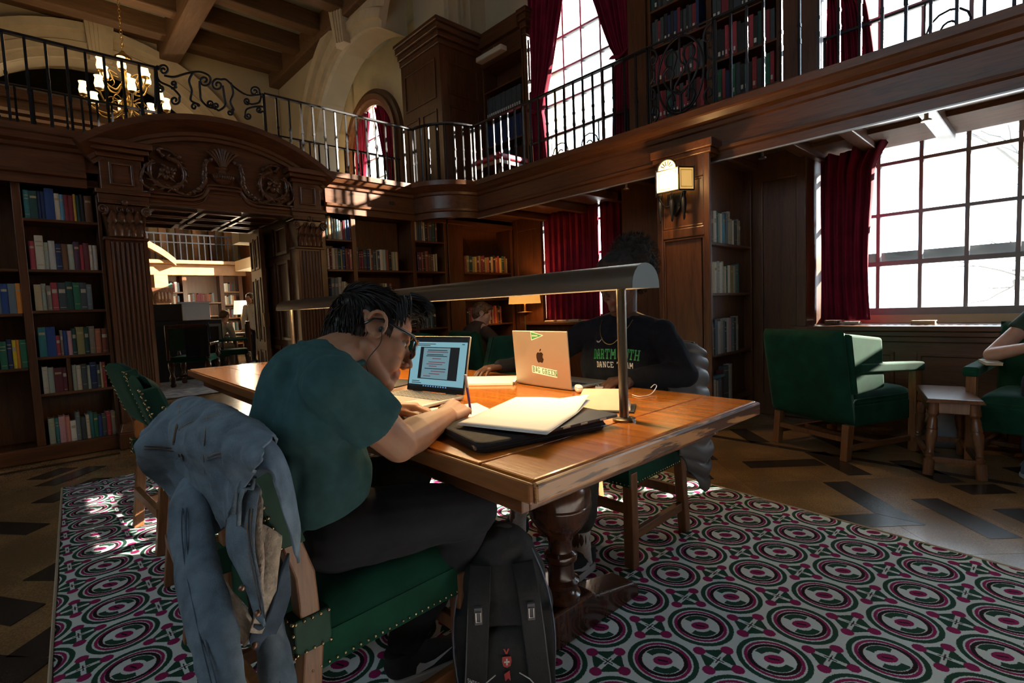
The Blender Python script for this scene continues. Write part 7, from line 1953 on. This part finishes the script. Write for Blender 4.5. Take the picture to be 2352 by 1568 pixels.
# ------------------------------------------------------------------ stool with turned legs
stl = thing('side_stool', 'small oak stool with turned splayed legs beside the armchair', 'stool', (4.115, .445, 0), math.radians(14))
SW, SD, SZ = .135, .285, .46
MB().frustum(SZ-.022, (-SD, SD, -SW, SW), SZ, (-SD+.012, SD-.012, -SW+.012, SW-.012)).build('top', stoolwood, stl, bevel=.004)
for y_ in (-SW+.028, SW-.046): MB().box(-SD+.04, SD-.04, y_, y_+.018, SZ-.10, SZ-.022).build('side_apron', stoolwood, stl, bevel=.003)
for x_ in (-SD+.04, SD-.058): MB().box(x_, x_+.018, -SW+.046, SW-.046, SZ-.09, SZ-.022).build('end_apron', stoolwood, stl, bevel=.003)
lp_ = [(.026, 0), (.028, .09), (.018, .10), (.024, .11), (.018, .12), (.022, .13), (.017, .14), (.026, .20), (.029, .25), (.024, .27), (.028, .275), (.025, .29), (.024, .33), (.017, .345), (.022, .355), (.028, .36), (.026, SZ-.03)]
for sx in (-1, 1):
    for sy in (-1, 1):
        Mx = Matrix.Translation((sx*(SD-.055), sy*(SW-.045), SZ-.03)) @ Matrix.Rotation(sx*-.13, 4, 'Y') @ Matrix.Rotation(sy*.07, 4, 'X') @ Matrix.Translation((0, 0, -(SZ-.03)))
        MB().lathe(lp_, (0, 0, .003), 14, Mx).build('leg', stoolwood, stl, smooth=40)
for sy in (-1, 1): MB().box(-SD+.02, SD-.02, sy*(SW-.022)-.012, sy*(SW-.022)+.012, .085, .115).build('stretcher', stoolwood, stl, bevel=.003)
for sx in (-1, 1): MB().box(sx*(SD-.012)-.012, sx*(SD-.012)+.012, -SW+.03, SW-.03, .085, .115).build('stretcher', stoolwood, stl, bevel=.003)

# ------------------------------------------------------------------ tote bag by the stool
tote = mat('pale_grey_canvas', (.24, .25, .27), rough=.85, noise=(14, .15)); 
bg2 = thing('tote_bag', 'pale grey tote bag slumped behind the small stool', 'bag', (4.62, .50, 0), .4)
def tf(u, v):
    a = 2*PI*u; w = .15*(1-.15*v)+.02*math.sin(3*a+v*4)*v; d_ = .075*(1-.5*v)+.012*math.sin(2*a+2)*v
    return (d_*math.cos(a), w*math.sin(a), .004+.30*v-.05*v*math.cos(a*1.0)*.6+.02*math.sin(a*2)*v)
MB().grid(tf, 30, 14, closeu=True).build('bag_body', tote, bg2, smooth=True, solid=.004)
MB().ball((0, 0, .02), (.072, .145, .018), 16, 6).build('bag_base', tote, bg2, smooth=True)
MB().tube([tuple(p) for p in catmull([(-.05, -.07, .27), (-.07, -.06, .38), (-.06, 0, .42), (-.07, .06, .38), (-.05, .07, .27)], 6)], .007, 6).build('handle', mat('navy_strap', (.05, .08, .14), rough=.7), bg2, smooth=True)

# ------------------------------------------------------------------ reader at the right edge
sk3 = skin_mat('fair_skin', (.50, .30, .24))
b = Blob(); o0 = Vector((4.47, -.05, 0))
sh3, el3, wr3 = Vector((4.56, .06, .93)), Vector((4.40, .26, .675)), Vector((4.22, .10, .74))
b.chain([sh3, el3, wr3], [.048, .046, .030]); hand(b, wr3, (-.5, -.8, .1), (0, 0, 1), 1, ((.5, .7, .4),)*4, (.3, .3)); ls3 = Vector((4.56, -.30, .93)); b.chain([ls3, (4.42, -.42, .68), (4.24, -.25, .74)], [.05, .042, .03])
C3 = Vector((4.50, -.12, 1.18)); R3 = frame((-.9, .1, -.4), (0, 0, 1)); nk3 = (4.57, -.12, 1.0); P3 = head_prims(b, C3, R3, nk3); b.chain([sh3, nk3, ls3], [.05, .06, .05]); b.chain([nk3, (4.60, -.12, .55)], [.06, .12])
per3 = b.skin('person', sk3, None, .006, 3); tag(per3, 'person at right edge resting an elbow on the armchair', 'person')
dk3 = mat('navy_cotton', (.02, .028, .05), rough=.9, noise=(30, .2)); tee3 = mat('dark_green_tee', (.02, .05, .035), rough=.9)
b = Blob(); b.chain([(4.60, -.12, .52), (4.60, -.12, .75), (4.58, -.12, .92)], [.15, .15, .15]); b.cap(sh3, .062, sh3.lerp(el3, .45), .064, flat_end=True); b.cap(ls3, .062, ls3.lerp(Vector((4.42, -.42, .68)), .45), .064, flat_end=True); b.skin('t_shirt', tee3, per3, .008, 3, .006, 12)
b = Blob(); 
for y in (.02, -.24): b.chain([(4.58, y, .53), (4.28, y+.03, .53), (4.22, y+.04, .30), (4.22, y+.04, .10)], [.09, .075, .065, .05])
b.skin('jeans', dk3, per3, .008, 3, .006, 12)
for y in (.06, -.20): shoe(per3, (4.28, y, 0), (4.04, y+.02, 0), mat('blue_grey_trainer', (.12, .16, .22), rough=.8), sole_w, .001, mark_w)
b = Blob(); b.ell(C3+R3 @ Vector((-.02, 0, .045)), (.102, .084, .088), R3); b.ell(C3+R3 @ Vector((-.06, 0, -.01)), (.06, .074, .08), R3); b.skin('hair', mat('brown_hair', (.05, .03, .018), rough=.5), per3, .007, 2, .006, 30)
lb = thing('book', 'thin pale book under the elbow on the armrest', 'book', (4.33, .262, .625), .25); MB().box(-.10, .10, -.035, .04, 0, .014).build('page_block', pages, lb); MB().box(-.102, .102, -.037, .042, .014, .017).build('cover', bmat['lgrey'], lb)

# ------------------------------------------------------------------ reader in the alcove with his lamp
b = Blob(); C4 = Vector((3.70, 4.39, 1.03)); R4 = frame((.72, -.60, -.30), (0, 0, 1)); nk4 = (3.66, 4.41, .90); P4 = head_prims(b, C4, R4, nk4)
b.chain([(3.64, 4.58, .84), nk4, (3.62, 4.24, .84)], [.05, .055, .05]); b.chain([nk4, (3.60, 4.4, .5)], [.06, .12])
e4, w4 = Vector((3.80, 4.16, .62)), Vector((3.98, 4.26, .62)); b.chain([(3.62, 4.24, .84), e4, w4], [.05, .042, .028]); hand(b, w4, (.8, .4, 0), (0, 0, 1), -1, ((.3, .5, .3),)*4)
b.chain([(3.64, 4.58, .84), (3.84, 4.62, .62), (3.98, 4.5, .62)], [.05, .042, .028])
per4 = b.skin('person', sk3, None, .008, 3); tag(per4, 'person in dark brown sweater seated in the corner armchair', 'person')
b = Blob(); b.chain([(3.60, 4.41, .48), (3.60, 4.41, .70), (3.63, 4.41, .82)], [.15, .15, .14]); b.chain([(3.62, 4.24, .84), e4, w4], [.062, .056, .04]); b.chain([(3.64, 4.58, .84), (3.84, 4.62, .62), (3.98, 4.5, .62)], [.062, .056, .04]); b.skin('sweater', mat('dark_brown_knit', (.05, .028, .02), rough=.95), per4, .009, 3, .006, 12)
b = Blob(); 
for y in (4.30, 4.52): b.chain([(3.62, y, .50), (4.0, y-.05, .50), (4.05, y-.05, .08)], [.09, .07, .05])
b.skin('trousers', dk3, per4, .009, 3)
b = Blob(); L4 = lambda x, y, z: C4+R4 @ Vector((x, y, z)); b.ell(L4(-.02, 0, .045), (.104, .088, .09), R4); b.ell(L4(-.055, 0, -.005), (.065, .08, .085), R4); b.ell(L4(.05, 0, .085), (.05, .065, .035), R4)
h4 = b.skin('hair', mat('light_brown_hair', (.10, .05, .022), rough=.5), per4, .007, 2, .010, 35)
lt4 = thing('laptop', 'small laptop glowing on the lap of the alcove reader', 'laptop', (4.08, 4.36, .60), 0); MB().box(0, .22, -.15, .15, 0, .015).build('base', black_plastic, lt4); q = MB().box(.215, .222, -.15, .15, .01, .20).build('lid', black_plastic, lt4); MB().box(.2135, .2149, -.14, .14, .02, .19).build('screen', scr, lt4)
fl_ = thing('floor_lamp', 'brass floor lamp with glowing amber drum shade in the alcove', 'lamp', (5.06, 5.08, 0))
shm = mat('lit_parchment_shade', (.8, .5, .2), rough=.8, emit=(1.0, .42, .08), estr=.85)
MB().lathe([(.225, 1.13), (.195, 1.42)], (0, 0, 0), 32).build('shade', shm, fl_, smooth=60)
fl_.children[0].data.polygons  # open drum
bm = bmesh.new(); bm.from_mesh(fl_.children[0].data); bmesh.ops.delete(bm, geom=[f for f in bm.faces if len(f.verts) > 4], context='FACES'); bm.to_mesh(fl_.children[0].data); bm.free()
MB().lathe([(.13, 0), (.135, .02), (.04, .035), (.018, .06), (.014, .5), (.02, .52), (.014, .54), (.014, .96), (.03, .975), (.1, 1.0), (.11, 1.012), (.02, 1.02), (.012, 1.10), (.012, 1.25)], (0, 0, 0), 20).build('stand', brass, fl_, smooth=40)
MB().lathe([(.002, 1.2), (.03, 1.23), (.032, 1.28), (.002, 1.32)], (0, 0, 0), 12).build('bulb', mat('warm_bulb', (1, .8, .5), emit=(1, .6, .25), estr=6), fl_, smooth=True)
pd = bpy.data.lights.new('floor_lamp_glow', 'POINT'); pd.energy = 24; pd.color = (1, .52, .18); pd.shadow_soft_size = .05
po = bpy.data.objects.new('floor_lamp_glow', pd); COL.objects.link(po); po.parent = fl_; po.location = (0, 0, 1.27)

# ------------------------------------------------------------------ bare tree and ground outside the windows
gnd = MB().box(6.4, 120, -60, 60, -4.4, -4.0).build('ground', mat('pale_winter_ground', (.55, .56, .55), rough=.95, noise=(.3, .1))); struct(gnd, 'pale winter ground outside the windows', 'ground')
bark = mat('grey_bark', (.12, .115, .11), rough=.95)
tr_ = thing('bare_tree', 'bare branching tree outside the bright window', 'tree', (17.5, -1.2, -4))
tm = MB(); rt2 = random.Random(11)
def branch(p, d, L_, r, lv):
    pts = [p]; q = p.copy(); dd = d.copy()
    for k in range(4):
        dd = (dd+Vector((rt2.uniform(-.25, .25), rt2.uniform(-.25, .25), rt2.uniform(-.12, .2)))).normalized(); q = q+dd*L_/4; pts.append(q.copy())
    tm.tube([tuple(x) for x in pts], [r*(1-.5*k/4) for k in range(5)], 5 if lv > 1 else 8)
    if lv < 5:
        for k in range(3 if lv else 6):
            t = rt2.choice((2, 3, 4)) if lv else rt2.choice((2, 3, 4)); nd = (dd+Vector((rt2.uniform(-.9, .9), rt2.uniform(-1, 1), rt2.uniform(-.45, .6)))).normalized(); branch(pts[t], nd, L_*rt2.uniform(.55, .8), r*.55, lv+1)
branch(Vector((0, 0, 0)), Vector((0, 0, 1)), 5.0, .22, 0)
tm.build('branches', bark, tr_, smooth=True)
# ------------------------------------------------------------------ the far room seen through the doorway
YB = 16.4
fb = thing('far_bookcase', 'sunlit tall bookcase on the end wall of the far room', 'bookcase')
xs = [at_y(x, 700, YB).x for x in (384, 428, 513, 556)]
zt = 2.30
MB().box(xs[0]-.1, xs[-1]+.1, YB+.35, YB+.42, 0, zt).build('back_panel', wz, fb)
for x in xs: MB().box(x-.05, x+.05, YB, YB+.35, 0, zt).build('upright', wz, fb)
lw = mat('honey_oak', (.30, .15, .06), rough=.5, noise=(5, .2))
co = MB(); co.box(xs[0]-1.2, xs[-1]+.15, YB-.08, YB+.4, zt, zt+.30); co.box(xs[0]-1.25, xs[-1]+.2, YB-.22, YB+.4, zt+.30, zt+.40); co.build('cornice', lw, fb, bevel=.02)
BF = BookMass(); far_sh = ((.35, .75, 1.12, 1.5, 1.85), (.35, .80, 1.18, 1.55, ), (.35, .72, 1.1, 1.48, 1.85))
for i in range(3):
    for z in far_sh[i]:
        MB().box(xs[i]+.05, xs[i+1]-.05, YB+.01, YB+.34, z-.03, z).build('shelf', lw, fb)
        n = int((xs[i+1]-xs[i]-.12)/.05*rnd.uniform(.6, .95)); BF.row(Matrix.Translation((xs[i]+.06, YB, 0)), 0, z, rand_items(n, ['brown', 'rust', 'tan', 'dgreen', 'cream', 'maroon', 'slate', 'white'], w=(.042, .056), h=(.22, .27)), .22)
BF.build('far_books', 'rows of small books filling the far bookcase')
wood_pier('far_pilaster', 'reddish panelled pilaster beside the far bookcase', xs[-1]+.15, xs[-1]+.75, YB-.6, YB+.4, 0, 5.4, fp=[(xs[-1]+.22, xs[-1]+.68, .3, 1.6), (xs[-1]+.22, xs[-1]+.68, 1.8, 2.6), (xs[-1]+.22, xs[-1]+.68, 2.9, 4.2)])
fd = thing('far_doorway', 'carved pilaster and arched pediment of a far doorway', 'doorway')
xp0, xp1 = at_y(352, 650, YB).x, at_y(383, 650, YB).x
MB().box(xp0, xp1, YB-.2, YB+.35, 0, zt).build('pilaster', lw, fd)
for i in range(6): x = xp0+(xp1-xp0)*(i+.5)/6; MB().tube([(x, YB-.21, .2), (x, YB-.21, 1.5)], .025, 6).build('fluting_rib', lw, fd)
cpm = MB(); cpm.frustum(1.55, (xp0-.02, xp1+.02, YB-.25, YB), 1.95, (xp0-.1, xp1+.1, YB-.34, YB))
for i in range(4): cpm.ball((xp0+(xp1-xp0)*(i+.5)/4, YB-.3, 1.72), (.09, .05, .13), 8, 6)
cpm.build('capital', carve, fd)
sg = seg(xp0-3.0, xp1+.2, 2.72, .75, 20); MB().prism([(x, z) for x, z in sg]+[(x, z-.18) for x, z in sg][::-1], YB-.3, YB, 'y').build('arched_pediment', lw, fd, fix=True)
frl = thing('iron_railing', 'distant iron railing above the far bookcase', 'railing')
MB().box(xs[0]-1.3, xs[-1]+.1, YB-.12, YB-.09, 3.38, 3.42).build('top_rail', iron, frl); MB().box(xs[0]-1.3, xs[-1]+.1, YB-.12, YB-.09, 3.16, 3.19).build('mid_rail', iron, frl)
for i in range(26):
    x = xs[0]-1.2+i*.145
    if x < xs[-1]: MB().box(x-.014, x+.014, YB-.118, YB-.092, 2.7, 3.4).build('baluster', iron, frl)
fw_ = thing('far_gallery_screen', 'wood posts and pointed arches above the far railing', 'screen')
for i in range(7):
    x = xs[0]-.6+i*.42
    MB().box(x-.09, x+.09, YB+1.2, YB+1.4, 2.6, 5.2).build('post', wz if i % 2 else lw, fw_)
    ar = seg(x-.14, x+.14, 3.9, .22, 8); MB().tube([(p[0], YB+1.15, p[1]) for p in ar], .05, 6).build('arch', carve, fw_)
for i in range(2): BF2 = None
# far rug, table, chairs
rg = thing('far_rug', 'pale patterned rug on the far room floor', 'rug', (2.3, 10.6, .0)); MB().box(-1.9, 1.7, -2.15, 2.6, .001, .012).build('pile', mat('far_rug_wool', (.30, .31, .34), rough=.95, noise=(9, .55)), rg)
def far_chair(label, loc, rz):
    t = thing('turned_armchair', label, 'chair', loc, rz)
    MB().box(-.27, .27, -.28, .28, .40, .50).build('seat', green, t, bevel=.03, bseg=3)
    MB().box(-.33, -.25, -.27, .27, .60, .98).build('back', greenlea if 'coat' in label else green, t, bevel=.025, bseg=3)
    f = MB()
    for s in (-1, 1): f.box(-.335, -.265, s*.28-.025, s*.28+.025, .45, 1.02)
    f.box(-.335, -.265, -.28, .28, .96, 1.02); f.build('back_frame', darkturn, t, bevel=.01)
    for sx in (-.27, .25):
        for sy in (-.26, .26): MB().lathe([(.03, 0), (.045, .03), (.03, .07), (.04, .1), (.05, .15), (.03, .2), (.035, .25), (.05, .30), (.05, .40)], (sx, sy, .013), 12).build('leg', darkturn, t, smooth=True)
    for sy in (-.26, .26):
        MB().tube([(-.27, sy, .16)]+[(-.27+.52*k/10, sy, .16+.0) for k in range(1, 11)], [.02+.012*(k % 2) for k in range(11)], 8).build('stretcher', darkturn, t, smooth=True)
        MB().box(-.28, .22, sy*1.12-.03, sy*1.12+.03, .66, .71).build('arm', darkturn if 'coat' in label else green, t, bevel=.015); MB().lathe([(.025, .45), (.035, .52), (.02, .56), (.03, .62), (.025, .67)], (.2, sy*1.12, 0), 10).build('arm_post', darkturn, t, smooth=True)
    MB().tube([(0, -.26, .16)]+[(0, -.26+.52*k/10, .16) for k in range(1, 11)], [.02+.012*(k % 2) for k in range(11)], 8).build('cross_stretcher', darkturn, t, smooth=True)
    return t
p = at_z(425, 890, 0); far_chair('dark turned chair with a navy coat over its back in the far room', (p.x+.22, p.y+.22, 0), math.radians(62))
ct = thing('navy_coat', 'navy coat draped over the dark far chair', 'coat', (p.x+.22, p.y+.22, 0), math.radians(62))
def coatf(u, v):
    y = -.32+.34*u; t_ = v*2-1
    return (-.30+(-.06 if t_ < 0 else .06)*min(1, abs(t_)*4)-.02*math.sin(u*12)*abs(t_), y, 1.04-.55*abs(t_)*(1 if t_ < 0 else .5))
MB().grid(coatf, 20, 25).build('cloth', mat('navy_wool', (.012, .014, .025), rough=.95), ct, smooth=True, solid=.015)
p2 = at_z(545, 868, 0); far_chair('bright green armchair beside the far doorway jamb', (p2.x+.1, p2.y+.6, 0), math.radians(165))
ftb = thing('far_table', 'dark table where the white-shirted person leans', 'table', (2.75, 12.2, 0)); MB().box(-.7, .7, -.5, .5, .72, .77).build('top', darkturn, ftb, bevel=.01)
for sx in (-.6, .6):
    for sy in (-.4, .4): MB().lathe([(.04, 0), (.05, .1), (.03, .2), (.06, .4), (.04, .72)], (sx, sy, 0), 10).build('leg', darkturn, ftb, smooth=True)
cab = thing('far_cabinet', 'black upright cabinet with pale glazed doors in the far room', 'cabinet', (at_y(372, 760, 10.7).x, 10.7, 0))
MB().box(-.25, .95, 0, .5, .0, 1.08).build('body', black_plastic, cab, bevel=.01); MB().box(-.3, .35, .05, .45, 1.08, 1.38).build('upper_case', black_plastic, cab, bevel=.01)
gf = MB(); gf.box(.30, .92, -.02, 0, .95, 1.0); gf.box(.30, .34, -.02, 0, .55, 1.0); gf.box(.88, .92, -.02, 0, .55, 1.0); gf.box(.58, .62, -.02, 0, .55, 1.0); gf.build('glazing_frame', white_paint, cab)
wb = thing('white_box', 'white box standing on the far black cabinet', 'box', (cab.location.x+.55, 10.85, 1.082)); MB().box(-.22, .22, -.15, .15, 0, .30).build('body', mat('bright_white_card', (.75, .78, .82), rough=.6), wb, bevel=.01); MB().box(-.24, .24, -.17, .17, .30, .33).build('lid', mat('bright_white_card', (.75, .78, .82)), wb)
# far lamp, seated student, standing woman
fl2 = thing('table_lamp', 'white lit lamp beside the standing person in the far room', 'lamp', (at_y(555, 715, 13.6).x, 13.6, .75))
MB().lathe([(.18, .42), (.15, .75)], (0, 0, 0), 24).build('shade', mat('lit_white_shade', (.9, .85, .75), emit=(1, .85, .6), estr=1.2), fl2, smooth=60); MB().lathe([(.08, 0), (.03, .04), (.02, .2), (.04, .3), (.015, .45)], (0, 0, 0), 14).build('stand', brass, fl2, smooth=True)
pd = bpy.data.lights.new('far_lamp_glow', 'POINT'); pd.energy = 130; pd.color = (1, .8, .55); pd.shadow_soft_size = .12
po = bpy.data.objects.new('far_lamp_glow', pd); COL.objects.link(po); po.parent = fl2; po.location = (0, -.05, .95)
ft2 = thing('lamp_table', 'small table under the white far lamp', 'table', (fl2.location.x, 13.6, 0)); MB().box(-.35, .35, -.3, .3, .71, .75).build('top', darkturn, ft2)
for sx in (-.3, .3):
    for sy in (-.25, .25): MB().box(sx-.025, sx+.025, sy-.025, sy+.025, 0, .71).build('leg', darkturn, ft2)
wsh = mat('white_shirt_cotton', (.62, .60, .56), rough=.9)
def far_person(label, base, fwd, sit, shirt_m, hair_m, pant_m, lean=.25, long=False):
    B_ = Vector(base); F = Vector(fwd).normalized(); L_ = Vector((0, 0, 1)).cross(F); hip = B_+Vector((0, 0, .52 if sit else .92))
    nk = hip+F*lean+Vector((0, 0, .48)); C = nk+F*.08+Vector((0, 0, .12)); R_ = frame(F+Vector((0, 0, -.9 if sit else -.15)), (0, 0, 1))
    b = Blob(); head_prims(b, C, R_, tuple(nk))
    for s in (-1, 1):
        s0 = nk+L_*(s*.17)-Vector((0, 0, .07)); e0 = s0+F*.10-Vector((0, 0, .26)); w0 = e0+F*(.22 if sit else .05)-Vector((0, 0, .0 if sit else .22)); b.chain([s0, e0, w0], [.05, .042, .028]); hand(b, w0, F if sit else Vector((0, 0, -1)), (0, 0, 1) if sit else F, s); b.chain([s0, nk], [.05, .055])
    b.chain([nk, hip], [.06, .12]); o = b.skin('person', sk3, None, .010, 2); tag(o, label, 'person')
    b = Blob(); b.chain([hip, hip.lerp(nk, .5)-F*.02, nk-Vector((0, 0, .09))], [.14, .14, .13])
    for s in (-1, 1):
        s0 = nk+L_*(s*.17)-Vector((0, 0, .07)); e0 = s0+F*.10-Vector((0, 0, .26)); w0 = e0+F*(.22 if sit else .05)-Vector((0, 0, .0 if sit else .22)); b.chain([s0, e0, w0], [.065, .058, .042])
    b.skin('shirt', shirt_m, o, .010, 3, .008, 10)
    b = Blob()
    for s in (-1, 1):
        h0 = hip+L_*(s*.09); k0 = h0+F*.40 if sit else h0-Vector((0, 0, .42)); a0 = Vector((k0.x, k0.y, .09)); b.chain([h0, k0, a0], [.09, .07, .05])
    b.skin('trousers', pant_m, o, .012, 2)
    for s in (-1, 1):
        k0 = B_+L_*(s*.09)+(F*.40 if sit else Vector((0, 0, 0))); shoe(o, tuple(Vector((k0.x, k0.y, .012))-F*.06), tuple(Vector((k0.x, k0.y, .012))+F*.18), black_knit, sole_w, .011)
    b = Blob(); b.ell(C+R_ @ Vector((-.02, 0, .045)), (.104, .088, .09), R_); b.ell(C+R_ @ Vector((-.055, 0, -.01)), (.06, .08, .09), R_)
    if long:
        for s in (-1, 1): b.cap(C+R_ @ Vector((-.02, s*.075, .0)), .03, C+R_ @ Vector((-.01, s*.08, -.17)), .022)
    b.skin('hair', hair_m, o, .010, 2, .006, 25)
    return o
mp = at_y(478, 760, 11.5)
far_person('person in white shirt hunched over the far table', (mp.x+.05, 11.5, 0), (.5, .35, 0), True, wsh, mat('light_brown_hair', (.10, .05, .022)), mat('grey_trousers', (.25, .24, .23), rough=.9), .30)
sst = thing('far_stool_chair', 'green seat under the white-shirted far person', 'chair', (mp.x+.0, 11.5, 0), .6); MB().box(-.25, .25, -.25, .25, .32, .40).build('seat', green, sst, bevel=.02)
for sx in (-.2, .2):
    for sy in (-.2, .2): MB().box(sx-.02, sx+.02, sy-.02, sy+.02, 0, .32).build('leg', darkturn, sst)
wp = at_y(584, 720, 12.9)
far_person('person in white blouse standing beyond the open door', (wp.x, 12.9, 0), (-.8, -.6, 0), False, wsh, mat('dark_brown_hair', (.02, .012, .009), rough=.45), mat('black_trousers', (.015, .015, .018), rough=.9), .04, True)
